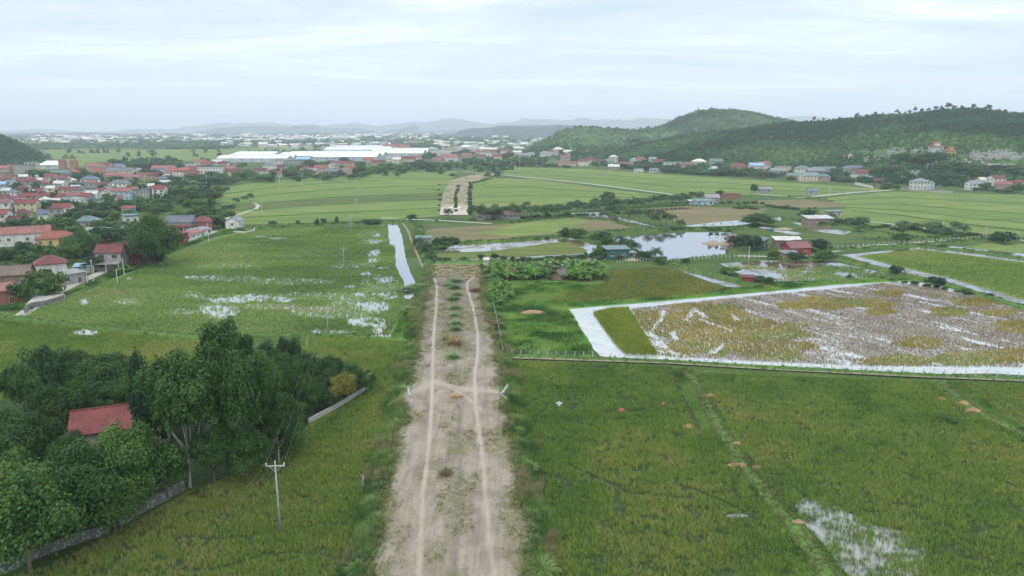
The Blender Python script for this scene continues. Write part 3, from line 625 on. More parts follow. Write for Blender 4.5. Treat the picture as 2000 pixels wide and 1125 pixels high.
gapsR = [pxl((1020, 805), (1030, 790), (1060, 776), (1140, 775), (1240, 780)), pxl((1110, 910), (1230, 965), (1340, 975), (1350, 972)), pxl((1345, 955), (1420, 985), (1462, 1010), (1475, 1016)), pxl((1320, 940), (1350, 975)),
         pxl((1430, 955), (1445, 985)), pxl((1060, 930), (1062, 950)), pxl((1100, 930), (1118, 965)), pxl((1204, 950), (1205, 1005)), pxl((1216, 985), (1217, 1005)), pxl((1310, 720), (1320, 755), (1345, 800), (1365, 840))]
gapsL = [pxl((500, 1092), (560, 1082), (620, 1086), (680, 1096)), pxl((350, 1098), (362, 1118), (420, 1115), (500, 1094)), pxl((340, 1050), (400, 1055), (480, 1052), (510, 1045)), pxl((706, 925), (716, 960), (706, 1010)), pxl((635, 1023), (675, 1028)), pxl((757, 712), (762, 735))]
wetR = [(1580, 992, 30, 16), (1610, 1035, 60, 30), (1650, 1100, 85, 26), (1740, 1040, 30, 12), (1760, 985, 22, 6), (1700, 1070, 70, 18), (1910, 1065, 20, 6), (1620, 1010, 40, 10)]
def inell(x, y, L, fuzz=.35, s=2.2):
    """1 inside puddles given as photo pixel ellipses on the ground, with ragged rims"""
    px, py = to_px(x, y); v = np.zeros(len(x)); n = (fbm(x, y, s, 3) - .5) * 2 * fuzz * 2
    for cx, cy, rx, ry in L: v = np.maximum(v, 1 - np.hypot((px - cx) / rx, (py - cy) / ry) + n)
    return v
W1 = wpoly([(1003, 706), (1310, 717), (1345, 790), (1410, 880), (1465, 955), (1560, 1090), (1620, 1200), (1062, 1200), (1060, 1100), (1035, 950), (1015, 850), (1003, 770)])
W2 = wpoly([(1358, 730), (1820, 747), (1865, 787), (2100, 905), (2500, 1100), (2300, 1200), (1700, 1200), (1640, 1110), (1535, 985), (1440, 865), (1390, 780)])
W3 = wpoly([(1874, 747), (2250, 762), (2250, 945), (2010, 838), (1932, 790)])
W4 = wpoly([(430, 692), (600, 682), (793, 692), (768, 780), (742, 870), (706, 980), (655, 1125), (620, 1200), (-200, 1200), (90, 1112), (250, 1032), (365, 967), (560, 892), (605, 838), (728, 762), (700, 710)])
rl = lambda x, y: (x > edgeR(y) + 2.4) | (x < edgeL(y) - 2.2)
spk = lambda x, y: np.where(fbm(x + 5, y + 5, 1.3, 2) > .66, .25, 1) * np.where(inell(x, y, [(1108, 950, 13, 15), (1206, 980, 5, 24), (1062, 938, 4, 11), (1440, 1008, 26, 6)], .3, 1.5) > .1, .2, 1)
d1 = lambda x, y: spk(x, y) * gaps(gapsR, .42)(x, y) * (1 - .6 * (fbm(x + 9, y, 4, 3) > .71))
d2 = lambda x, y: np.where(inell(x, y, wetR) > .05, .11 + .35 * (fbm(x, y, 1.5, 2) > .58), spk(x, y))
d4 = lambda x, y: gaps(gapsL, .4)(x, y) * spk(x, y)
cover('rice_plants', W1, .29, .62, .062, 8, ricecol(3, .0), 'dense green rice standing in the near right field', d1, trim=rl, lean=.35)
cover('rice_plants', W2, .32, .62, .066, 8, ricecol(33, .0), 'dense green rice in the lower right field', d2, lean=.35)
cover('rice_plants', W3, .42, .6, .1, 6, ricecol(63, .05), 'green rice in the corner field at the right edge', lean=.35)
cover('rice_plants', W4, .29, .62, .062, 8, ricecol(93, .06), 'yellow green rice in the near left field', d4, trim=rl, lean=.35)
# flooded paddy: plants stand in a sheet of water, thin where the photo shows it
WETP = [(480, 583, 90, 8), (430, 606, 34, 16), (545, 585, 24, 6), (400, 541, 16, 3), (372, 541, 12, 3), (408, 541, 14, 3), (165, 590, 10, 7), (168, 650, 26, 5), (540, 466, 20, 3), (505, 462, 14, 2), (730, 472, 22, 4), (738, 460, 12, 3), (745, 442, 9, 2), (732, 496, 14, 8), (728, 508, 14, 5), (750, 524, 12, 2.5), (755, 546, 16, 7), (725, 598, 34, 8), (706, 628, 30, 9), (750, 577, 24, 7), (736, 642, 9, 12), (748, 634, 5, 10), (745, 658, 18, 3.5), (680, 560, 14, 2.5), (615, 648, 9, 3.5), (240, 592, 10, 3), (715, 535, 10, 3), (700, 575, 14, 4)]
WETW = [(600, 578, 160, 10), (740, 560, 50, 30), (700, 600, 80, 24), (640, 610, 90, 14), (560, 550, 120, 8), (350, 575, 60, 9), (450, 520, 80, 6), (600, 500, 100, 4), (480, 480, 70, 3), (250, 590, 40, 8), (440, 545, 90, 8), (350, 610, 50, 8), (690, 520, 60, 8), (655, 649, 50, 4), (520, 600, 90, 8), (720, 460, 30, 14)]
pv = []; pf = []
for i_, (cx, cy, rx, ry) in enumerate(WETP + WETW):
    k_ = 1.15 if i_ < len(WETP) else .8; el = [P(cx + rx * k_ * math.cos(a_ * .35), cy + ry * k_ * math.sin(a_ * .35))[:2] for a_ in range(18)]; V, Fc = sheet(wobble(el, 1.5, 1.2, i_), .05 + i_ * .0013); n_ = len(pv); pv += V; pf += [tuple(q + n_ for q in f) for f in Fc]
struct('water', mesh('water', pv, pf), 'shallow puddles lying open between the rice of the flooded paddy', mat=M['paddy_water'])
WP = wpoly([(-120, 638), (50, 614), (140, 582), (230, 547), (310, 510), (400, 477), (470, 454), (600, 446), (745, 440), (757, 439), (760, 476), (770, 481), (772, 520), (787, 552), (788, 585), (774, 625), (757, 660), (600, 652), (370, 654), (150, 633), (0, 612)])
def padden(x, y):
    v = inell(x, y, WETP, .42, 3.2); r = fbm(x, y, 16, 3)
    base = np.clip(1.15 + (.48 - r) * 1.2, .85, 1)
    w_ = inell(x, y, WETW, .5, 4)
    return np.where(v > .15, .05, np.where(v > -.05, .3, np.where(w_ > .3, base * .5, base)))
pad_pal = pal([(0, (.14, .24, .06)), (.4, (.22, .33, .085)), (.7, (.28, .37, .105)), (1, (.35, .37, .16))])
padcol = lambda x, y: pad_pal(np.clip(.5 + (fbm(x, y, 40, 3) - .5) * 2 + RNG.normal(0, .12, len(x)) + (fbm(x * .2, y, 5, 2) - .5) * .8, 0, 1))
cover('rice_plants', WP, .35, .66, .16, 5, padcol, 'sparse rice standing in the flooded paddy', padden, z=.02, spread=.7, lean=.5)
# big half-harvested field
ST = [(1232, 603), (1450, 580), (1640, 563), (1740, 551), (1850, 566), (2000, 596), (2200, 640), (2200, 724), (2000, 717), (1700, 715), (1500, 707), (1285, 695)]
WS = wpoly(ST)
OCH = [(1290, 640, 55, 26), (1345, 682, 60, 18), (1250, 618, 30, 10), (1420, 640, 170, 32), (1420, 680, 150, 22), (1330, 620, 70, 14), (1560, 600, 40, 8), (1650, 592, 90, 13), (1720, 610, 30, 7), (1850, 612, 36, 10), (1800, 670, 60, 13), (1760, 705, 70, 12), (1880, 700, 80, 13), (1990, 640, 50, 12), (1990, 690, 60, 14), (1500, 690, 70, 16), (1380, 600, 90, 9), (1460, 655, 90, 22), (1930, 590, 60, 8), (1740, 572, 25, 7), (1950, 612, 40, 6), (2080, 660, 80, 30)]
ang = math.atan2(P(1700, 640)[1] - P(1540, 600)[1], P(1700, 640)[0] - P(1540, 600)[0])
def streak(x, y):
    u = x * math.cos(ang) + y * math.sin(ang); v = -x * math.sin(ang) + y * math.cos(ang)
    return fbm(u * .12, v, 2.4, 4) * .7 + fbm(u * .5 + 70, v * 1.2, 3.3, 3) * .3
def ochre(x, y): return inell(x, y, OCH, .35, 7)
def sd(x, y):
    o = ochre(x, y); s = streak(x, y); f = pxl
    g = np.where(o > 0, .8 + 0 * s, np.clip(.95 + (.5 - s) * 4.2, .12, 1.0))
    for L in (pxl((1215, 603), (1250, 645), (1283, 660)), pxl((1266, 655), (1292, 625), (1296, 608)), pxl((1290, 668), (1310, 690)), pxl((1358, 604), (1380, 622)), pxl((1370, 625), (1425, 645)), pxl((1425, 610), (1440, 625)), pxl((1340, 625), (1360, 602)), pxl((1395, 690), (1412, 672)), pxl((1318, 662), (1316, 650)), pxl((1280, 685), (1340, 695))):
        g = np.where(dist_line(x, y, L) < .15 + 1.2 * fbm(x, y, 3, 2), .15, g)
    return g
och_pal = pal([(0, (.18, .16, .04)), (.5, (.31, .26, .065)), (1, (.42, .34, .11))]); stb_pal = pal([(0, (.15, .105, .07)), (.5, (.28, .21, .14)), (1, (.38, .32, .25))])
def scol(x, y):
    o = ochre(x, y); k = RNG.random(len(x)); a = och_pal(np.clip(fbm(x, y, 9, 3) * .8 + k * .35 - .05, 0, 1)); b = stb_pal(np.clip(fbm(x, y, 5, 3) * .8 + k * .5 - .15, 0, 1))
    gch = (fbm(x + 50, y, 8, 2) > .62)[:, None]; a = np.where(gch, a * np.array([.8, 1.0, .8]), a)
    return np.where((o > 0)[:, None], a, b)
cover('crop_stubble', WS, .40, .42, .13, 5, scol, 'ochre crop and brownish stubble in the big half harvested field', sd, z=.03, hfn=lambda x, y: np.where(ochre(x, y) > 0, 1.25, .62), spread=.5, lean=.8)
GS = wpoly([(1158, 612), (1192, 604), (1228, 602), (1284, 694), (1222, 692), (1200, 670)])
cover('rice_plants', GS, .33, .95, .09, 7, lambda x, y: pal([(0, (.16, .22, .03)), (1, (.30, .36, .06))])(np.clip(fbm(x, y, 6, 3) + RNG.normal(0, .15, len(x)), 0, 1)), 'bright strip of tall uncut rice beside the milky ditch', z=.03, lean=.3)
OL = wpoly([(1185, 530), (1300, 522), (1338, 537), (1414, 563), (1380, 574), (1280, 582), (1110, 591), (1065, 587), (1180, 553)])
cover('rice_plants', OL, .5, .6, .14, 5, lambda x, y: pal([(0, (.14, .19, .04)), (.6, (.24, .27, .055)), (1, (.31, .29, .08))])(np.clip(fbm(x, y, 12, 3) + RNG.normal(0, .15, len(x)), 0, 1)), 'olive rice in the triangular field before the green shed', lambda x, y: np.where(inell(x, y, [(1185, 546, 5, 8), (1218, 562, 6, 5), (1254, 556, 4, 5), (1234, 563, 3, 2)], .2) > 0, .03, .95), lean=.4)
cover('rice_plants', wpoly([(1680, 500), (1800, 488), (1900, 501), (2150, 533), (2150, 620), (2000, 584), (1850, 541), (1765, 522)]), .75, .55, .22, 5, ricecol(5, .12, .7), 'bright green rice in the ringed field at the right edge', z=.08, lean=.4)
cover('reeds', wpoly([(1405, 517), (1500, 510), (1640, 515), (1758, 541), (1650, 548), (1500, 548), (1457, 541)]), .8, .8, .2, 5, padcol, 'green reeds standing in the shallow farm pond', lambda x, y: np.clip((fbm(x, y * 1.5, 9, 3) - .45) * 6, 0, .8) * (to_px(x, y)[1] > 520), lean=.5)
cover('reeds', wpoly([(1340, 441), (1400, 435), (1475, 428), (1520, 425), (1430, 440)]), 1.2, .7, .3, 4, padcol, 'thin reeds in the white water strip', lambda x, y: .12 + 0 * x, lean=.5)
cover('rice_plants', wpoly([(-250, 642), (-60, 620), (150, 642), (380, 664), (430, 692), (430, 755), (-250, 800)]), .45, .6, .14, 6, ricecol(133, .12), 'yellow green rice behind the foreground grove', lambda x, y: np.where(inell(x, y, [(165, 650, 34, 7)], .3) > 0, .1, 1), z=.03, lean=.4)
cover('rice_plants', wpoly([(602, 658), (770, 666), (798, 674), (793, 690), (600, 680)]), .42, .6, .14, 6, ricecol(153, .15), 'rice in the narrow strip below the paddy', z=.03, lean=.4)
# lush grass lumps
lush = pal([(0, (.055, .13, .030)), (.4, (.11, .23, .045)), (.7, (.17, .31, .065)), (1, (.26, .36, .11))])
def lushcol(x, y): return lush(np.clip(.45 + (fbm(x, y, 7, 4) - .5) * 2.6 + RNG.normal(0, .12, len(x)), 0, 1))
hump = lambda x, y: .45 + 1.5 * np.clip(fbm(x + 7, y, 3.4, 3) - .3, 0, 1) * 1.6
GRS = [([(985, 560), (1000, 550), (1180, 553), (1098, 592), (1108, 602), (1166, 696), (1003, 694), (985, 686), (968, 620)], .42, 'tussocky bright grass between the road and the milky ditch'),
       ([(1106, 592), (1280, 582), (1400, 573), (1420, 562), (1460, 562), (1520, 552), (1640, 546), (1760, 541), (1790, 546), (1640, 554), (1500, 568), (1300, 586), (1110, 602)], .42, 'thick grass along the top bank of the milky ditch'),
       ([(762, 660), (778, 628), (793, 602), (815, 586), (836, 577), (812, 660), (798, 698), (772, 688)], .42, 'thick grass at the end of the canal'),
       ([(1312, 718), (1352, 722), (1395, 790), (1445, 870), (1540, 990), (1650, 1120), (1700, 1200), (1610, 1200), (1560, 1125), (1465, 955), (1400, 870), (1345, 790)], .34, 'grass on the diagonal path between the near right fields'),
       ([(1815, 744), (1873, 747), (1933, 792), (2013, 842), (2250, 950), (2250, 990), (1990, 865), (1860, 785)], .38, 'grass on the shorter diagonal path at the right')]
pathD = pxl((1325, 700), (1372, 770), (1400, 830), (1450, 905), (1500, 970), (1560, 1040), (1620, 1130)); pathE = pxl((1830, 738), (1900, 800), (1960, 830), (2060, 880))
for i, (pxp, sp_, lb) in enumerate(GRS):
    den = None
    if i == 3: den = lambda x, y: np.where(dist_line(x, y, pathD) < .8, .3, 1)
    if i == 4: den = lambda x, y: np.where(dist_line(x, y, pathE) < .8, .25, 1)
    cf = lushcol if i < 3 else (lambda x, y: np.where((np.minimum(dist_line(x, y, pathD), dist_line(x, y, pathE)) < 1.3)[:, None], pal([(0, (.14, .15, .06)), (1, (.24, .22, .11))])(RNG.random(len(x))), lushcol(x, y) * .85))
    cover('grass_tufts', wpoly(pxp), sp_, .55 if i < 3 else .45, .12, 6, cf, lb, den, z=.05, hfn=hump, lean=.6, cat='grass', trim=lambda x, y: (x > edgeR(y) + 1.2) | (x < edgeL(y) - 1.2))
# road verges
def verge(side, lb, cfn):
    Y = RNG.uniform(60, ys[-1], 15000 if side < 0 else 15000); e = edgeL(Y) if side < 0 else edgeR(Y); o = RNG.uniform(-.9, 3.6, len(Y)); keep = (o > .25) | (RNG.random(len(Y)) < .35)
    keep &= ~((Y > 124) & (Y < 132) & (o < 1.0))
    Y, e, o = Y[keep], e[keep], o[keep]; X = e + side * o; Z = np.interp(o, [-1, .3, .9, 3], [ZR, ZR - .1, ZR - .35, 0]) - .05
    Vs, Fs, Cs = [], [], []; off = 0; grp = RNG.integers(0, 4, len(X)); H = RNG.uniform(.6, 1.3, len(X)) * (.5 + 1.3 * fbm(X, Y, 3, 3)) * np.where(o < .4, .45, 1); cc = cfn(X, Y, o)
    for g in range(4):
        k = grp == g; pr = blades(8, .8, .5, .09, random.Random(50 + g), .7)
        V, Fc, C = scatter(pr, np.stack([X[k], Y[k], Z[k]], 1), RNG.uniform(.8, 1.2, k.sum()), RNG.uniform(0, 6.28, k.sum()), cc[k], zsc=H[k]); Vs.append(V); Fs.append(Fc + off); Cs.append(C); off += len(V)
    stuff('grass_tufts', npmesh('grass_tufts', np.concatenate(Vs), np.concatenate(Fs), M['col'], col=np.concatenate(Cs)), lb, 'grass')
def vcol(x, y, o):
    g = lush(np.clip(.4 + (fbm(x, y, 4, 3) - .5) * 2 + RNG.normal(0, .12, len(x)), 0, 1)) * np.array([1.05, .9, 1.15]); d = pal([(0, (.16, .16, .06)), (1, (.32, .30, .16))])(RNG.random(len(x)))
    return np.where(((o < .7) & (RNG.random(len(x)) < .65) | (fbm(x + 90, y, 5, 2) > .66))[:, None], d, g)
verge(-1, 'rank grass down the left shoulder of the dirt road', vcol); verge(1, 'rank grass down the right shoulder of the dirt road', vcol)
# weeds creeping over the road bed
def bedweeds():
    n = 34000; Y = RNG.uniform(62, ys[-1], n); a, b = edgeL(Y), edgeR(Y); u = RNG.random(n); X = a + (b - a) * u
    iy = np.clip(((Y - ys[0]) / (ys[-1] - ys[0]) * (NL - 1)).astype(int), 0, NL - 1); ix = np.clip((u * (NC - 1)).astype(int), 0, NC - 1); g = gr[iy, ix] * (fbm(X, Y, 1.4, 3) > .5)
    k = RNG.random(n) < g * .8; X, Y = X[k], Y[k]; pr = blades(6, .16, .5, .09, random.Random(4), .9)
    V, Fc, C = scatter(pr, np.stack([X, Y, np.full(len(X), ZR + .02)], 1), RNG.uniform(.6, 1.4, len(X)), RNG.uniform(0, 6.28, len(X)), pal([(0, (.15, .16, .06)), (.5, (.23, .22, .11)), (1, (.34, .30, .18))])(RNG.random(len(X))), zsc=RNG.uniform(.5, 1.6, len(X)))
    stuff('weeds', npmesh('weeds', V, Fc, M['col'], col=C), 'low weeds creeping over the bare dirt road', 'weeds')
bedweeds()
# pebbles on the rubble line
def rubblestones():
    pts = []
    for L in (rubble, rubble2):
        d = densify([q[:2] for q in L], .25)
        for q in d:
            for _ in range(2): pts.append((q[0] + random.gauss(0, .32 if L is rubble2 else .2), q[1] + random.uniform(-.2, .2), ZR + .03))
    pts = np.array(pts); o = np.array([(1, 0, 0), (0, 1, 0), (-1, 0, 0), (0, -1, 0), (0, 0, 1.), (.1, 0, -.6)]) * .09; f = np.array([(0, 1, 4), (1, 2, 4), (2, 3, 4), (3, 0, 4), (1, 0, 5), (2, 1, 5), (3, 2, 5), (0, 3, 5)])
    V, Fc, C = scatter((o, f), pts, RNG.uniform(.4, 1.5, len(pts)), RNG.uniform(0, 6, len(pts)), pal([(0, (.16, .15, .14)), (1, (.42, .38, .34))])(RNG.random(len(pts))))
    stuff('rubble', npmesh('rubble', V, Fc, M['col'], col=C), 'line of broken stones along the middle of the dirt road', 'stones')
rubblestones()
# grass on the bunds
def bundgrass():
    Vs, Fs, Cs = [], [], []; off = 0; k5 = pal([(0, (.035, .09, .024)), (.5, (.065, .15, .036)), (1, (.12, .22, .055))])
    for L, w_, h_ in bundlines:
        yy = L[:, 1]; 
        for r in range(int(w_ * 3)):
            n = len(L); sel = RNG.random(n) < np.clip(260 / yy, .15, 1) ; Q = L[sel] + RNG.normal(0, w_ * .28, (sel.sum(), 2)); m_ = len(Q)
            if not m_: continue
            dd = Q[:, 1]; sc = np.clip(dd / 170, .8, 2.6); pr = blades(7, .7, .8, .16, random.Random(r), .7)
            V, Fc, C = scatter(pr, np.stack([Q[:, 0], Q[:, 1], np.full(m_, h_ * .6)], 1), sc, RNG.uniform(0, 6, m_), k5(np.clip(fbm(Q[:, 0], Q[:, 1], 7, 3) * 1.3 - .15, 0, 1)), zsc=RNG.uniform(.5, 1.3, m_) * np.clip(sc * .7, .8, 1.5))
            Vs.append(V); Fs.append(Fc + off); Cs.append(C); off += len(V)
    stuff('grass_tufts', npmesh('grass_tufts', np.concatenate(Vs), np.concatenate(Fs), M['col'], col=np.concatenate(Cs)), 'rough grass growing on the banks between the plots', 'grass')
bundgrass()
# weedy bank beside the village lane
cover('weeds', wpoly([(-120, 612), (60, 606), (130, 578), (200, 552), (262, 528), (320, 500), (420, 462), (480, 452), (470, 446), (400, 464), (322, 492), (262, 514), (228, 530), (150, 566), (60, 596), (-120, 600)]), .7, .9, .25, 7, lambda x, y: lush(np.clip(.2 + (fbm(x, y, 6, 3) - .5) * 2, 0, 1)), 'weeds on the bank under the village lane', z=.1, hfn=hump, lean=.7, cat='weeds')

# ================= FORESTS =================
def crown_proto(n, seed, r=1.0, h=1.0, q=.42, clumps=7, base=.25, solid=False):
    """small crown of leaf clumps: triangles in (-1..1), z from base"""
    rg = random.Random(seed); cs = []
    for i in range(clumps):
        a = rg.uniform(0, 6.28); rr = rg.uniform(0, .55) * r; cs.append((rr * math.cos(a), rr * math.sin(a), base * h + rg.uniform(.25, .78) * h, rg.uniform(.35, .55) * r))
    V = []; Fc = []; T = []
    for i in range(n):
        cx, cy, cz, cr_ = cs[i % clumps]; z = rg.uniform(-.6, 1); a = rg.uniform(0, 6.28); s = math.sqrt(max(0, 1 - z * z)); d = Vector((s * math.cos(a), s * math.sin(a), z)); p = Vector((cx, cy, cz)) + d * cr_ * rg.uniform(.8, 1.1)
        u = d.cross(Vector((rg.uniform(-1, 1), rg.uniform(-1, 1), rg.uniform(-1, 1)))).normalized(); v = (d + Vector((rg.gauss(0, .5), rg.gauss(0, .5), rg.gauss(0, .5)))).cross(u).normalized(); k = len(V); ss = q * r * rg.uniform(.6, 1.2)
        V += [p - u * ss * .6 - v * ss * .5, p + u * ss * .6 - v * ss * .4, p + v * ss * .7]; Fc.append((k, k + 1, k + 2)); tt = rg.uniform(.7, 1.3); T += [tt] * 3
    return np.array([tuple(v) for v in V]), np.array(Fc), np.array(T)
forest_pal = pal([(0, (.026, .082, .032)), (.4, (.048, .135, .050)), (.7, (.08, .185, .062)), (1, (.13, .23, .085))])
def forest(name, pts, rad, hgt, colv, label, ntri=26, q=.5):
    Vs, Fs, Cs = [], [], []; off = 0; g_ = RNG.integers(0, 5, len(pts))
    for g in range(5):
        k = g_ == g
        if not k.any(): continue
        V, Fc, C = scatter(crown_proto(ntri, g + 60, q=q, base=-.1), pts[k], rad[k], RNG.uniform(0, 6.28, k.sum()), colv[k], zsc=hgt[k]); Vs.append(V); Fs.append(Fc + off); Cs.append(C); off += len(V)
    return stuff(name, npmesh(name, np.concatenate(Vs), np.concatenate(Fs), M['colf'], col=np.concatenate(Cs)), label, 'forest')
def hill_forest(H, n, r0, r1, label, rm=0, dens=None, tone=0):
    us = RNG.uniform(max(H.p0, -120), min(H.p1, 2130), n * 2); N = np.interp(us, [q[0] for q in H.N], [q[1] for q in H.N]); D = np.interp(us, [q[0] for q in H.D], [q[1] for q in H.D])
    Y = N + (D + 70 - N) * RNG.random(n * 2) ** .8; X = (us - 1000) / F * (Y * cp + CH * spp); Z = H.z(X, Y); k = Z > .5
    if dens is not None: k &= RNG.random(len(X)) < dens(X, Y, us, Z)
    X, Y, Z = X[k][:n], Y[k][:n], Z[k][:n]; m_ = len(X)
    big = fbm(X, Y, 60, 3); rr = RNG.uniform(r0, r1, m_) * (1 + (big - .5)); col = forest_pal(np.clip(.4 + tone + (fbm(X + 300, Y, 110, 3) - .5) * 2.4 + RNG.normal(0, .12, m_), 0, 1))
    forest('forest', np.stack([X, Y, Z - .5], 1), rr, rr * RNG.uniform(.9, 1.5, m_), col, label)
CLEAR = [(1745, 300, 90, 14), (1850, 310, 60, 8), (1950, 310, 55, 12), (1960, 325, 50, 8), (1560, 298, 25, 5), (1720, 283, 30, 4), (1780, 345, 30, 14), (1640, 340, 70, 12), (1500, 333, 60, 8)]
def dC(x, y, u, z):
    px, py = to_px(x, y, z); d = np.ones(len(x))
    for cx, cy, rx, ry in CLEAR: d = np.where(np.hypot((px - cx) / rx, (py - cy) / ry) < 1, .22, d)
    return d
hill_forest(hillC, 20000, 2.0, 4.2, 'dense dark trees covering the long hill on the right', dens=dC)
hill_forest(hillB, 6500, 3.0, 6.0, 'trees covering the rounded peak', tone=.12)
hill_forest(hillA, 3200, 2.2, 5.0, 'scrub and small trees on the low pale hill', dens=lambda x, y, u, z: np.clip(.25 + (u < 1060) * .5 + (z < 20) * .5 + (fbm(x, y, 50, 3) > .55) * .3, 0, 1), tone=.25)
hill_forest(hillL, 2600, 3, 6, 'dense trees on the hillside at the far left edge', tone=-.1)
# far plain: tree masses, fields and town
def zone(pxpoly, n, r0, r1, z=0, flat_=.8, tone=0, patch=200, thr=.45):
    xs = [p[0] for p in pxpoly]; yy = [p[1] for p in pxpoly]; U = RNG.uniform(min(xs), max(xs), n * 4); Vv = RNG.uniform(min(yy), max(yy), n * 4); k = inpoly(U, Vv, pxpoly); U, Vv = U[k], Vv[k]
    pts = np.array([P(a, b)[:2] for a, b in zip(U, Vv)]); m_ = fbm(pts[:, 0], pts[:, 1], patch, 3) > thr; pts = pts[m_][:n]
    sc = np.clip(pts[:, 1] / 1500, .8, 3.2); rr = RNG.uniform(r0, r1, len(pts)) * sc
    return np.c_[pts, np.full(len(pts), -.3)], rr, rr * flat_, forest_pal(np.clip(.4 + tone + (fbm(pts[:, 0], pts[:, 1], 150, 3) - .5) * 2 + RNG.normal(0, .15, len(pts)), 0, 1))
FZ = [([(-60, 268), (420, 262), (1060, 262), (1010, 290), (900, 284), (600, 288), (420, 284), (200, 288), (80, 292), (-60, 290)], 5200, 3, 7, -.05, 500, .40),
      ([(80, 279), (420, 276), (1040, 270), (1020, 297), (820, 298), (560, 286), (420, 292), (300, 291), (80, 290)], 2400, 3.5, 6, -.05, 260, .42),
      ([(860, 292), (1040, 288), (1060, 322), (980, 322), (880, 318), (850, 300)], 500, 3.5, 6, 0, 90, .4)]
a_ = [zone(z_[0], z_[1], z_[2], z_[3], tone=z_[4], patch=z_[5], thr=z_[6]) for z_ in FZ]
forest('far_woods', np.concatenate([q[0] for q in a_]), np.concatenate([q[1] for q in a_]), np.concatenate([q[2] for q in a_]), np.concatenate([q[3] for q in a_]), 'hazy belts of trees spread over the far plain', 14, .8)
for i, (pp, mt, lb) in enumerate([([(85, 294), (430, 292), (430, 310), (330, 317), (200, 330), (120, 322)], 'crop_green', 'pale green rice plain beyond the left village'), ([(420, 291), (620, 288), (720, 292), (620, 297), (560, 300), (430, 300)], 'crop_green', 'distant field behind the factory'), ([(880, 296), (1010, 292), (1010, 299), (890, 301)], 'crop_olive', 'distant field right of the factory'), ([(-60, 280), (400, 278), (900, 276), (900, 279), (-60, 284)], 'crop_olive', 'thin band of far fields')]):
    flat('rice_field', pp, mt, lb, z=.1, wob=1, step=20)
hedge = []
for px in [[(95, 312), (300, 305), (500, 306)], [(130, 300), (330, 297), (430, 300)], [(490, 301), (560, 300), (628, 299)], [(500, 303), (560, 302), (626, 300)], [(228, 322), (300, 317), (352, 322)], [(225, 326), (300, 323), (352, 326)]]:
    d = densify([P(*q)[:2] for q in px], 9); thin = 1.0 if px[0][0] in (490, 500, 228, 225) else .22; d = d[RNG.random(len(d)) < thin]; hedge.append(d)
hd = np.concatenate(hedge); hd = hd + RNG.normal(0, 4, hd.shape); forest('hedgerow', np.c_[hd, np.zeros(len(hd))], RNG.uniform(5, 9, len(hd)), RNG.uniform(6, 11, len(hd)), forest_pal(RNG.uniform(.1, .5, len(hd))), 'dark tree lines crossing the fields around the factory', 26, .5)
# ================= MATERIALS FOR THINGS =================
def paint(name, c, rough=.8, dirt=.35, scale=.8, spec=.3):
    m = newmat(name); t = NT(m); v = t.pos((1, 1, .35), obj=True); oi = t.n('ShaderNodeObjectInfo')
    f = t.noise(scale, 6, .65, v); g = t.noise(scale * 6, 4, .6, t.pos(obj=True))
    cc = t.mix(1, c, t.ramp(f, [(.3, (1 - dirt, 1 - dirt * 1.05, 1 - dirt * 1.15)), (.6, (1, 1, 1))]), 'MULTIPLY')
    cc = t.mix(1, cc, t.ramp(oi.outputs['Random'], [(0, (.86, .87, .9)), (1, (1.08, 1.06, 1.04))]), 'MULTIPLY')
    t.out(cc, rough, g, .02, spec); return m
def roofmat(name, c, kind='tile'):
    m = newmat(name); t = NT(m); tcx = t.n('ShaderNodeTexCoord').outputs['Object']; wv = t.n('ShaderNodeTexWave', wave_type='BANDS', bands_direction='X'); wv.inputs['Scale'].default_value = 1.6 if kind == 'tile' else 2.4; t.l(tcx, wv.inputs[0])
    f = t.noise(.6, 6, .7, t.pos((1, .5, 1), obj=True)); oi = t.n('ShaderNodeObjectInfo')
    cc = t.mix(1, c, t.ramp(f, [(.28, (.55, .56, .6)), (.62, (1.1, 1.06, 1.04))]), 'MULTIPLY'); cc = t.mix(1, cc, t.ramp(oi.outputs['Random'], [(0, (.8, .85, .9)), (1, (1.15, 1.05, 1.0))]), 'MULTIPLY')
    t.out(cc, .7 if kind == 'tile' else .45, wv.outputs[0], .06, .3); return m
for n_, c_ in dict(white=(.68, .68, .65), cream=(.64, .58, .42), grey=(.36, .355, .34), yellow=(.62, .47, .2), salmon=(.46, .32, .27), blue=(.42, .60, .68), green=(.38, .55, .45), maroon=(.30, .05, .055), brick=(.28, .13, .10), dgreen=(.03, .14, .13), stone=(.24, .245, .25), brown=(.25, .19, .15)).items(): M['w_' + n_] = paint('wall ' + n_, c_)
for n_, c_ in dict(red=(.165, .052, .056), orange=(.27, .10, .07), maroon=(.135, .04, .05), grey=(.24, .255, .27), dgrey=(.13, .15, .175), teal=(.11, .205, .205), blue=(.10, .15, .23), pale=(.55, .56, .55), pink=(.24, .115, .115), thatch=(.14, .12, .10), lblue=(.30, .48, .62)).items(): M['r_' + n_] = roofmat('roof ' + n_, c_, 'tile' if n_ in ('red', 'orange', 'maroon', 'pink') else 'sheet')
M['glass'] = paint('window glass', (.04, .055, .065), .15, .1, spec=.8); M['frame'] = paint('window frame', (.5, .48, .45)); M['door'] = paint('door wood', (.13, .07, .05)); M['bark'] = two_tone('bark', (.10, .085, .065), (.24, .21, .17), 3, obj=True); M['palebark'] = two_tone('pale bark', (.28, .27, .23), (.46, .44, .38), 3, obj=True)
M['pole'] = two_tone('concrete pole', (.26, .26, .25), (.42, .41, .39), 2, obj=True); M['paleconc'] = two_tone('pale concrete', (.45, .45, .43), (.62, .61, .58), 1.5, obj=True); M['metal'] = paint('galvanised metal', (.45, .46, .47), .4); M['wire'] = paint('wire', (.20, .21, .19), .5, spec=.4); M['porcelain'] = paint('porcelain', (.75, .75, .74), .3)
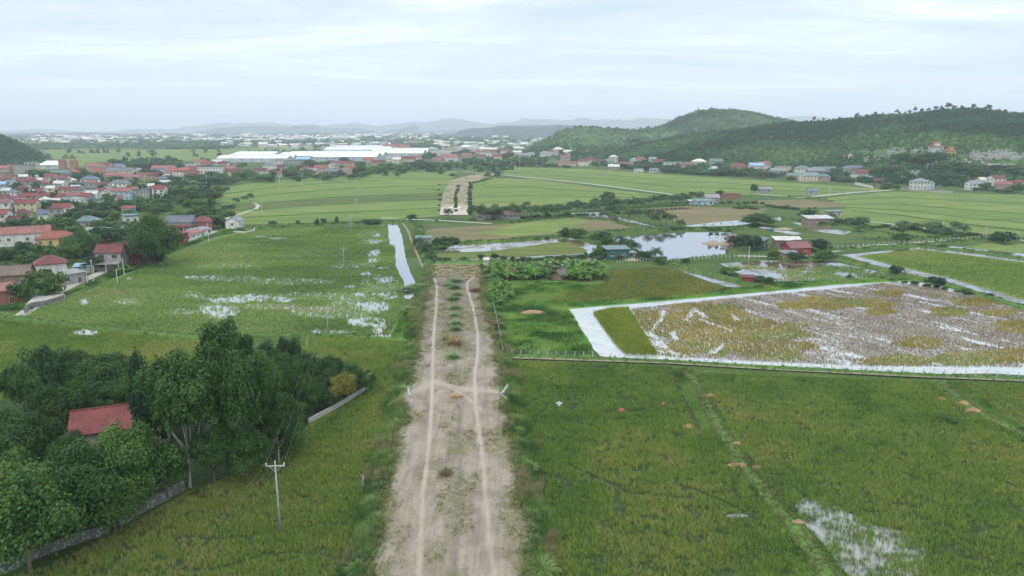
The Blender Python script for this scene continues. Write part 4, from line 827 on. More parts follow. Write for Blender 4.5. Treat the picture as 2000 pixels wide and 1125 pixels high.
M['dirtpile'] = two_tone('orange earth', (.22, .13, .08), (.38, .24, .15), 1.6, bump=.15, obj=True); M['sand'] = two_tone('sand heap', (.20, .165, .12), (.36, .31, .25), 1.2, bump=.12, obj=True)
M['leafA'] = leaf_mat('leaf dark', (.012, .038, .010), (.075, .155, .030), rnd=.4); M['leafB'] = leaf_mat('leaf bright', (.016, .052, .012), (.085, .185, .032), rnd=.35); M['leafC'] = leaf_mat('leaf blue green', (.012, .035, .016), (.045, .10, .038)); M['leafY'] = leaf_mat('leaf yellow', (.05, .065, .012), (.24, .24, .05)); M['palm'] = leaf_mat('palm frond', (.018, .05, .016), (.075, .14, .05)); M['banana'] = leaf_mat('banana leaf', (.04, .12, .02), (.14, .30, .06), .4); M['pampas'] = leaf_mat('tall grass', (.07, .15, .05), (.24, .34, .14)); M['drygrass'] = leaf_mat('dry grass', (.20, .14, .07), (.52, .40, .24)); M['straw'] = leaf_mat('straw', (.26, .21, .12), (.60, .52, .34)); M['redbush'] = leaf_mat('red brush', (.05, .015, .015), (.20, .05, .05))

# ================= VEGETATION PROTOTYPES =================
def crown_mesh(name, nclump, nleaf, mat, seed, leaf=.06, shape=(1, 1, 1), z0=.22, lumpy=.34, low=-.55, open_=0.0):
    """unit tree: radius ~1, height 1; leaves as small quads gathered in clumps with gaps between"""
    rg = np.random.default_rng(seed); cl = []
    for i in range(nclump):
        z = rg.uniform(low, 1); a = rg.uniform(0, 2 * math.pi); s = math.sqrt(max(0, 1 - z * z)); rr = rg.uniform(.45, .86) if rg.random() < .75 else rg.uniform(0, .45)
        k = 1 + .3 * math.sin(a * 3 + seed) * s; cl.append((s * math.cos(a) * rr * k * shape[0], s * math.sin(a) * rr * k * shape[1], z * rr, rg.uniform(.6, 1.25) * lumpy, rg.uniform(.3, .95)))
    cl = np.array(cl); idx = rg.integers(0, nclump, nleaf); c = cl[idx]
    z = rg.uniform(-.45, 1, nleaf); a = rg.uniform(0, 2 * math.pi, nleaf); s = np.sqrt(np.maximum(0, 1 - z * z)); D = np.stack([s * np.cos(a), s * np.sin(a), z], 1)
    sub = 1 + .25 * np.sin(a * 5 + idx) * s
    Pn = c[:, :3] + D * (c[:, 3] * rg.uniform(.62, 1.08, nleaf) * sub)[:, None]
    N = D + rg.normal(0, .45, (nleaf, 3)); N[:, 2] += .35; N /= np.linalg.norm(N, axis=1)[:, None]
    U = np.cross(N, rg.normal(0, 1, (nleaf, 3))); U /= np.linalg.norm(U, axis=1)[:, None] + 1e-9; W = np.cross(N, U)
    ls = leaf * rg.uniform(.6, 1.35, nleaf)[:, None]
    q = [Pn - U * ls * .5 - W * ls * .9, Pn + U * ls * .6 - W * ls * .1, Pn + W * ls, Pn - U * ls * .6 + W * ls * .1]
    V = np.stack(q, 1).reshape(-1, 3); mid = z0 + (1 - z0) * .42; V[:, 2] = mid + V[:, 2] * (1 - z0) * .58 / 1.0
    t = np.clip(c[:, 4] * .55 + rg.uniform(0, .45, nleaf), 0, 1)
    return npmesh(name, V, np.arange(nleaf * 4).reshape(-1, 4), M[mat], tint=np.repeat(t, 4))
def tube(pts, rad, n=7):
    V = []; Fc = []
    for i, p in enumerate(pts):
        p = Vector(p); d = (Vector(pts[min(i + 1, len(pts) - 1)]) - Vector(pts[max(i - 1, 0)])).normalized(); u = d.orthogonal().normalized(); v = d.cross(u)
        for k in range(n): a = 2 * math.pi * k / n; V.append(p + (u * math.cos(a) + v * math.sin(a)) * rad[i])
    for i in range(len(pts) - 1):
        for k in range(n): Fc.append((i * n + k, i * n + (k + 1) % n, (i + 1) * n + (k + 1) % n, (i + 1) * n + k))
    Fc.append(tuple(range(n))[::-1]); Fc.append(tuple((len(pts) - 1) * n + k for k in range(n))); return V, Fc
class MB:
    def __init__(s): s.V = []; s.F = []; s.m = []
    def add(s, VF, mi=0):
        k = len(s.V); s.V += [tuple(v) for v in VF[0]]; s.F += [tuple(i + k for i in f) for f in VF[1]]; s.m += [mi] * len(VF[1]); return s
    def box(s, x0, x1, y0, y1, z0, z1, mi=0):
        V = [(x0, y0, z0), (x1, y0, z0), (x1, y1, z0), (x0, y1, z0), (x0, y0, z1), (x1, y0, z1), (x1, y1, z1), (x0, y1, z1)]
        return s.add((V, [(3, 2, 1, 0), (4, 5, 6, 7), (0, 1, 5, 4), (1, 2, 6, 5), (2, 3, 7, 6), (3, 0, 4, 7)]), mi)
    def tube(s, pts, rad, n=7, mi=0): return s.add(tube(pts, rad if hasattr(rad, '__len__') else [rad] * len(pts), n), mi)
    def build(s, name, mats, smooth=False): return mesh(name, s.V, s.F, mats if isinstance(mats, list) else [mats], s.m, smooth)
def trunk_mesh(name, mat, seed, z0=.22, r=.035, limbs=6):
    rg = random.Random(seed); b = MB(); top = (rg.uniform(-.08, .08), rg.uniform(-.08, .08), .62); kn = (rg.uniform(-.05, .05), rg.uniform(-.05, .05), z0 + .05)
    b.tube([(0, 0, -.02), (0, 0, .03), kn, top], [r * 1.7, r * 1.15, r * .85, r * .25])
    for i in range(limbs):
        a = 6.28 * i / limbs + rg.uniform(-.4, .4); f = rg.uniform(.5, .72); b.tube([kn, (kn[0] + .3 * math.cos(a), kn[1] + .3 * math.sin(a), z0 + .17), (f * math.cos(a), f * math.sin(a), z0 + rg.uniform(.3, .5))], [r * .55, r * .4, r * .1], 5)
    return b.build(name, M[mat], True)
def palm_mesh(nf=24, seed=0, L=1.0, seg=6):
    rg = random.Random(seed); V = []; Fc = []; T = []
    for i in range(nf):
        a = 6.28 * i / nf + rg.uniform(-.2, .2); up = rg.uniform(-.1, 1.15); l = L * rg.uniform(.85, 1.1); p = Vector((0, 0, 0)); d = Vector((math.cos(a) * math.cos(up), math.sin(a) * math.cos(up), math.sin(up))); sd = Vector((-math.sin(a), math.cos(a), 0)); tt = rg.uniform(.2, 1); pts = []
        for k in range(seg + 1): pts.append(p.copy()); p = p + d * l / seg; d = (d + Vector((0, 0, -.26 - .06 * k))).normalized()
        for k in range(seg):
            A_, B_ = pts[k], pts[k + 1]; w0 = .03 + .23 * math.sin(math.pi * (k + .3) / (seg + .5)); 
            for s in (-1, 1):
                for h in (0, .5):
                    q = A_ + (B_ - A_) * h; q2 = A_ + (B_ - A_) * (h + .42); n = len(V); tip = (q + q2) / 2 + sd * s * w0 * 1.35 * L + (B_ - A_) * .5 + Vector((0, 0, -.07 * L * rg.uniform(.3, 1.6))); V += [q, q2, tip]; Fc.append((n, n + 1, n + 2)); T += [tt * .7, tt * .7, tt]
            n = len(V); u = sd * .012 * L; V += [A_ - u, A_ + u, B_ + u]; Fc.append((n, n + 1, n + 2)); T += [tt] * 3
    return V, Fc, T
def tmesh(name, V, Fc, T, mat): return npmesh(name, np.array([tuple(v) for v in V]), np.array(Fc), M[mat], tint=np.array(T))
def banana_mesh(seed, L=1.0, nl=8, erect=.9):
    rg = random.Random(seed); V = []; Fc = []; T = []
    for i in range(nl):
        a = 6.28 * i / nl + rg.uniform(-.4, .4); up = rg.uniform(.35, 1.4) * erect; l = L * rg.uniform(.8, 1.15); p = Vector((0, 0, 0)); d = Vector((math.cos(a) * math.cos(up), math.sin(a) * math.cos(up), math.sin(up))); sd = Vector((-math.sin(a), math.cos(a), 0)); tt = rg.uniform(.1, 1); row = []
        for k in range(6):
            wd = L * .17 * (0.15, .75, 1, .95, .65, .06)[k]; row.append((p - sd * wd + Vector((0, 0, -wd * .35)), p.copy(), p + sd * wd + Vector((0, 0, -wd * .35)))); p = p + d * l / 5; d = (d + Vector((0, 0, -.34))).normalized()
        for k in range(5):
            for s in (0, 1):
                n = len(V); V += [row[k][s], row[k][s + 1], row[k + 1][s + 1], row[k + 1][s]]; Fc += [(n, n + 1, n + 2), (n, n + 2, n + 3)]; T += [tt, min(1, tt + .2), min(1, tt + .2), tt]
    return V, Fc, T
def fountain_mesh(n, L, seed, w_=.03, spread=.25, bend=.5):
    rg = random.Random(seed); V = []; Fc = []; T = []
    for i in range(n):
        a = rg.uniform(0, 6.28); up = rg.uniform(.35, 1.5); l = L * rg.uniform(.6, 1.1); r = spread * rg.uniform(0, 1); p = Vector((math.cos(a) * r, math.sin(a) * r, 0)); d = Vector((math.cos(a) * math.cos(up), math.sin(a) * math.cos(up), math.sin(up))); sd = Vector((-math.sin(a), math.cos(a), 0)); tt = rg.uniform(0, 1); pts = []
        for k in range(4): pts.append(p.copy()); p = p + d * l / 3; d = (d + Vector((0, 0, -bend))).normalized()
        for k in range(3):
            u0 = sd * w_ * (1, .9, .6)[k]; u1 = sd * w_ * (.9, .6, .05)[k]; n0 = len(V); V += [pts[k] - u0, pts[k] + u0, pts[k + 1] + u1, pts[k + 1] - u1]; Fc += [(n0, n0 + 1, n0 + 2), (n0, n0 + 2, n0 + 3)]; T += [tt] * 4
    return V, Fc, T
def words(n):
    o = 'first second third fourth fifth sixth seventh eighth ninth tenth eleventh twelfth thirteenth fourteenth fifteenth sixteenth seventeenth eighteenth nineteenth'.split()
    if n <= 19: return o[n - 1]
    t, u = divmod(n, 10); tens = {2: 'twent', 3: 'thirt', 4: 'fort', 5: 'fift', 6: 'sixt', 7: 'sevent', 8: 'eight', 9: 'ninet'}
    if n >= 100: return 'last'
    return tens[t] + 'ieth' if u == 0 else tens[t] + 'y-' + o[u - 1]
HC = [crown_mesh('crown', 110, 30000, 'leafA', 1, .035, lumpy=.28, z0=.12), crown_mesh('crown', 90, 30000, 'leafB', 2, .035, (1.05, .95, 1), lumpy=.3, z0=.12), crown_mesh('crown', 130, 30000, 'leafA', 3, .034, lumpy=.24, z0=.1), crown_mesh('crown', 75, 26000, 'leafB', 4, .036, lumpy=.34, z0=.1), crown_mesh('crown', 80, 18000, 'leafC', 5, .040, (.8, .8, 1), .08, low=-.95, lumpy=.26), crown_mesh('crown', 60, 9000, 'leafY', 6, .055)]
HT = [crown_mesh('crown', 90, 26000, 'leafA', 21, .040, lumpy=.27, z0=.40, shape=(1, .95, 1)), crown_mesh('crown', 75, 26000, 'leafB', 22, .040, lumpy=.29, z0=.36, shape=(1.05, .9, 1)), crown_mesh('crown', 100, 26000, 'leafA', 23, .038, lumpy=.25, z0=.32)]
TRK = [trunk_mesh('trunk', 'bark', 1), trunk_mesh('trunk', 'palebark', 2), trunk_mesh('trunk', 'bark', 3, limbs=5)]
MR = [crown_mesh('crown', 16, 420, 'leafA', 31, .17, lumpy=.4, z0=.42), crown_mesh('crown', 12, 360, 'leafC', 32, .18, lumpy=.42, z0=.5), crown_mesh('crown', 18, 460, 'leafA', 33, .17, (.8, .8, 1), lumpy=.35, z0=.3)]
MC = [crown_mesh('crown', 34, 1700, 'leafA', 11, .13, lumpy=.38, z0=.12), crown_mesh('crown', 28, 1700, 'leafB', 12, .13, lumpy=.4, z0=.12), crown_mesh('crown', 40, 1700, 'leafC', 13, .13, lumpy=.34, z0=.1), crown_mesh('crown', 22, 1500, 'leafA', 14, .14, (1.1, .9, 1), lumpy=.45, z0=.1), crown_mesh('crown', 26, 1500, 'leafB', 15, .13, (.7, .7, 1), lumpy=.3, z0=.08, low=-.9)]
PF = [tmesh('fronds', *palm_mesh(26, s, 1.0), 'palm') for s in (1, 2, 3)]
pt = MB(); pt.tube([(0, 0, -.02), (.02, 0, .3), (.03, .01, .7), (.0, .0, 1)], [.045, .03, .026, .022], 6); PT = pt.build('trunk', M['bark'], True)
BN = [tmesh('leaves', *banana_mesh(s), 'banana') for s in (1, 2, 3, 4)]
bt = MB(); bt.tube([(0, 0, -.02), (0, 0, .5), (0, 0, 1)], [.09, .07, .05], 6); BT = bt.build('stem', two_tone('banana stem', (.12, .14, .05), (.22, .22, .09), 3, obj=True), True)
def tree(x, y, r, h, label, group, crown, trunk, cat='tree', name='broadleaf_tree', z=0):
    e = empty(name, (x, y, z), label, cat, group, random.uniform(0, 6.28)); e.scale = (r, r, h)
    put('crown', crown, parent=e); put('trunk', trunk, parent=e); return e
def palm(x, y, h, L, label, group, z=0, name='palm_tree'):
    e = empty(name, (x, y, z), label, 'palm tree', group, random.uniform(0, 6.28)); o = put('fronds', random.choice(PF), parent=e); o.location = (0, 0, h); o.scale = (L, L, L * random.uniform(.85, 1.1)); t = put('trunk', PT, parent=e); t.scale = (L * 1.2, L * 1.2, h * 1.01); e.rotation_euler[0] = random.uniform(-.07, .07); e.rotation_euler[1] = random.uniform(-.07, .07); return e
def banana(x, y, h, label, group, z=0):
    e = empty('banana_plant', (x, y, z), label, 'banana plant', group, random.uniform(0, 6.28)); o = put('leaves', random.choice(BN), parent=e); o.location = (0, 0, h * .42); o.scale = (h * .72,) * 3; t = put('stem', BT, parent=e); t.scale = (h * .9, h * .9, h * .46); return e
def bypx(px, py, wpx, toppy):
    p = P(px, py); return p.x, p.y, wpx / 2 * depth(p.y) / F, top_z(p.y, toppy)
# --- foreground grove, bottom left ---
GROVE = [(372, 952, 150, 690, 0, 1, 'tallest leafy tree in front of the grove with pale trunks showing'), (450, 850, 132, 628, 1, 0, 'tall dark tree at the top of the grove against the paddy'), (485, 925, 120, 672, 2, 1, 'dark tree right of the tallest leafy tree'), (300, 905, 80, 672, 4, 0, 'narrow dark tree standing behind the red roof'),
         (215, 800, 110, 690, 2, 0, 'dark spreading tree directly behind the red roof'), (150, 790, 100, 680, 0, 0, 'dark tree behind the left end of the red roof'), (95, 815, 90, 668, 4, 0, 'loose topped tree at the back left of the grove'), (55, 840, 90, 712, 0, 2, 'dark tree on the far left of the grove'),
         (20, 900, 95, 795, 1, 0, 'bright green tree at the left picture edge beside the red roof'), (85, 930, 110, 808, 2, 0, 'dull green tree below left of the blue awning'), (175, 1030, 165, 866, 1, 0, 'large bright green tree nearest the bottom left wall'), (60, 1115, 180, 912, 3, 0, 'huge tree filling the bottom left corner'),
         (272, 990, 140, 830, 3, 2, 'yellowish green tree in front of the red roof'), (225, 1035, 115, 938, 0, 0, 'dark round tree leaning over the foreground wall'), (138, 945, 80, 850, 1, 0, 'small bright tree below the red roofed house'), (15, 1010, 110, 880, 0, 0, 'dark tree at the left edge above the corner tree'),
         (420, 950, 90, 830, 2, 0, 'low dark tree at the foot of the tallest tree'), (480, 935, 90, 830, 0, 0, 'bushy tree at the wall gap right of the tallest tree'), (545, 905, 90, 765, 2, 1, 'dark tree at the right flank of the grove'), (560, 890, 80, 812, 1, 0, 'low bush beside the upper garden wall'), (330, 975, 90, 862, 2, 2, 'dark low tree behind the end of the foreground wall'), (-70, 960, 140, 820, 2, 0, 'dark tree just outside the left edge'), (-60, 1090, 150, 960, 0, 0, 'dark low tree just outside the bottom left corner'), (395, 880, 110, 735, 2, 0, 'dark tree hidden behind the tallest leafy tree'), (120, 862, 100, 752, 0, 0, 'dark tree left of the red roof at its back corner'), (205, 825, 90, 742, 2, 0, 'dark low tree hugging the back of the red roof'), (265, 815, 80, 730, 0, 0, 'dark tree behind the right end of the red roof'), (160, 815, 80, 735, 2, 0, 'dark low tree behind the roof middle'), (235, 770, 90, 690, 2, 0, 'dark tree at the back edge of the grove'), (340, 850, 90, 740, 0, 0, 'dark tree between narrow tree and tallest tree'), (520, 835, 90, 700, 0, 0, 'dark tree near the top right of the grove')]
for px, py, wp, tp, cr_, tk, lb in GROVE:
    x, y, r, h = bypx(px, py, wp, tp); tree(x, y, r * (.98 if cr_ == 4 else .92 if h > 2.7 * r else 1.06), h, lb, 'grove around the red roofed house', HT[(0, 1, 2, 1)[cr_]] if h > 2.7 * r and cr_ != 4 else HC[cr_], TRK[tk])
for px, py, wp, tp, cr_, lb in [(570, 745, 60, 648, 4, 'dark small tree at the top of the walled orchard'), (530, 760, 70, 665, 1, 'leafy small tree left of the orchard top'), (555, 800, 70, 690, 2, 'round dark fruit tree in the upper orchard'), (600, 765, 75, 688, 2, 'round glossy fruit tree behind the yellow tinted one'), (650, 752, 55, 694, 2, 'round dark tree at the orchard back edge'), (690, 770, 60, 712, 2, 'dark low tree near the orchard right corner'), (668, 790, 50, 728, 5, 'yellow tinted fruit tree in the orchard'), (632, 800, 42, 758, 1, 'light yellow green fruit tree by the orchard wall'), (640, 775, 60, 722, 0, 'dark bushy tree left of the yellow tinted one'), (575, 775, 34, 734, 1, 'small light green sapling in the orchard'), (610, 805, 56, 738, 2, 'dark fruit tree left of the light yellow green one'), (520, 800, 70, 735, 0, 'dark tree between orchard and grove'), (575, 830, 50, 782, 0, 'low dark shrub at the orchard bottom'), (495, 790, 80, 690, 0, 'broad dark tree joining orchard and grove'), (720, 752, 28, 722, 1, 'small tree at the far right tip of the orchard')]:
    x, y, r, h = bypx(px, py, wp, tp); tree(x, y, r * 1.05, h, lb, 'fruit trees in the walled orchard', HC[cr_], TRK[0], name='fruit_tree')
x, y, r, h = bypx(198, 860, 26, 795); e = tree(x, y, r, h, 'slender pale green tree in front of the red roof', None, MC[4], TRK[1], name='slender_tree')
for px, py, tp, lb in [(96, 1085, 1010, 'fan palm under the trees by the foreground wall'), (355, 960, 895, 'small palm at the end of the foreground wall')]:
    p = P(px, py); palm(p.x, p.y, top_z(p.y, tp) * .75, 2.0, lb, None)
for i, (px, py, tp) in enumerate([(700, 755, 716), (712, 762, 722), (692, 748, 714)]): p = P(px, py); banana(p.x, p.y, top_z(p.y, tp), words(i + 1) + ' listed banana plant at the orchard corner' if 0 else ['banana plant left of the orchard corner pair', 'banana plant nearest the orchard wall corner', 'banana plant behind the orchard corner pair'][i], 'banana plants at the orchard corner')
# --- single trees named by place ---
SINGLES = [(305, 520, 85, 418, 1, 'largest bright green tree, behind the maroon house'), (303, 522, 44, 482, 2, 'round dark tree beside the maroon house'), (188, 530, 40, 498, 2, 'dark bushy tree in front of the grey balcony house'), (88, 578, 56, 520, 0, 'dark round tree right of the unfinished brown house'), (100, 582, 40, 540, 1, 'bright round tree between unfinished house and grey shed'), (42, 592, 38, 552, 1, 'small round tree at the corner of the walled yard'), (160, 500, 60, 450, 2, 'big dark tree right of the orange roofed house'), (165, 498, 45, 462, 0, 'tree in front of the teal roof'), (1187, 396, 30, 372, 0, 'big round tree rising over the coconut row'), (1472, 378, 14, 359, 2, 'lone dark tree by the pale lane'), (1405, 388, 16, 371, 2, 'lone dark tree beside the blue roofed farm'), (1578, 432, 32, 408, 2, 'big dark tree beside the white roofed shed'), (1751, 372, 11, 359, 0, 'small dark tree where the lane meets the village'),
           (1466, 490, 40, 458, 2, 'dark tree left of the white roofed farm shed'), (1452, 478, 30, 455, 0, 'tree at the pond corner of the farm'), (1435, 482, 24, 460, 2, 'dark tree on the spit in the pond'), (1565, 490, 34, 465, 0, 'tree right of the white roofed farm shed'), (1600, 492, 36, 466, 2, 'broad tree at the right end of the farm'), (1610, 512, 44, 486, 0, 'bushy tree beside the red roofed farm house'), (1555, 512, 34, 492, 2, 'dark shrub before the red roofed farm house'), (1510, 508, 26, 488, 1, 'green shrub left of the red roofed farm house'), (1540, 482, 14, 460, 4, 'slim tree in front of the white roofed shed'), (1425, 455, 18, 446, 1, 'small shrub on the far pond bank'), (1478, 441, 60, 416, 1, 'broad leafy thicket behind the big pond'), (1386, 470, 10, 453, 4, 'left of two slender saplings standing in the pond'), (1400, 470, 10, 453, 4, 'right of two slender saplings standing in the pond'),
           (805, 432, 20, 418, 2, 'dark shrub where the canal begins'), (866, 486, 40, 460, 0, 'dark tree beside the teal roofed hut'), (885, 484, 24, 462, 2, 'dark shrub right of the teal roofed hut'), (1172, 506, 26, 482, 0, 'dark tree left of the green shed'), (1258, 508, 28, 490, 2, 'dark tree right of the green shed'), (1290, 516, 22, 500, 1, 'green bush at the near edge of the big pond'), (1340, 513, 16, 503, 0, 'small bush on the near pond bank'), (1185, 480, 26, 455, 0, 'tree left of the big pond'), (1178, 476, 30, 452, 2, 'dark tree at the left shore of the big pond'), (1158, 468, 18, 456, 0, 'small tree left of the big pond trees'), (1212, 508, 14, 498, 0, 'shrub in front of the green shed'), (1104, 462, 22, 444, 1, 'bright tree behind the narrow fish pond'), (1130, 464, 34, 444, 0, 'dark tree behind the narrow fish pond'), (1068, 424, 12, 414, 1, 'tiny bright shrub before the coconut row'), (1108, 424, 14, 413, 1, 'bright round shrub before the coconut row'), (658, 438, 10, 420, 4, 'upright dark shrub on the paddy head bank'), (532, 441, 14, 430, 0, 'round dark shrub on the paddy head bank'), (582, 440, 10, 429, 1, 'left pale shrub of three on the paddy head bank'), (620, 440, 10, 427, 1, 'middle pale shrub of three on the paddy head bank'), (632, 439, 11, 426, 1, 'right pale shrub of three on the paddy head bank'), (728, 437, 36, 427, 0, 'low wide shrub near the canal head'),
           (1748, 535, 26, 518, 2, 'spiky dark bush between reed pond and bright field'), (1828, 562, 34, 540, 2, 'dark bush on the dark bank at the right'), (1885, 574, 20, 562, 0, 'small bush on the dark bank at the right'), (1842, 484, 16, 476, 0, 'small shrub at the fence behind the bright field'), (1960, 476, 40, 452, 2, 'dark broad tree at the far right palm row'), (1945, 470, 24, 456, 0, 'dark tree left of the broad tree at far right'), (1760, 475, 30, 452, 0, 'leafy tree within the right banana row'), (1855, 828, 28, 815, 1, 'bright shrub beside the right diagonal path'), (1660, 545, 14, 536, 1, 'small plant on the bank by the reed pond'), (1425, 535, 36, 522, 1, 'bright shrub on the slanting pond bank'), (1480, 548, 30, 538, 0, 'shrub behind the red hut'), (1500, 556, 26, 541, 2, 'dark shrub right of the red hut'), (950, 640, 0, 0, 0, '')]
for q in SINGLES:
    if not q[-1]: continue
    px, py, wp, tp, cr_, lb = q; x, y, r, h = bypx(px, py, wp, tp); shr = 'shrub' in lb or 'bush' in lb or 'thicket' in lb or 'plant' in lb
    tree(x, y, r * 1.08, max(1.2, h), lb, None, MR[1] if 'sapling' in lb else MC[cr_] if wp < 60 else HC[1], TRK[0], 'shrub' if shr else 'tree', 'shrub' if shr else 'broadleaf_tree')
def series(items, fmt, group, fn):
    items = sorted(items, key=lambda q: q[0])
    for i, q in enumerate(items): fn(q, fmt % words(i + 1), group)
def treeq(q, lb, g):
    px, py, wp, hm = q[:4]; p = on_land(px, py) if py < 372 else P(px, py); d = depth(p.y); shr = hm < 2.6
    tree(p.x, p.y, wp / 2 * d / F * 1.1, hm, lb, g, random.choice(MC), TRK[0], 'shrub' if shr else 'tree', 'shrub' if shr else 'broadleaf_tree', p.z - .3)
rr = random.uniform
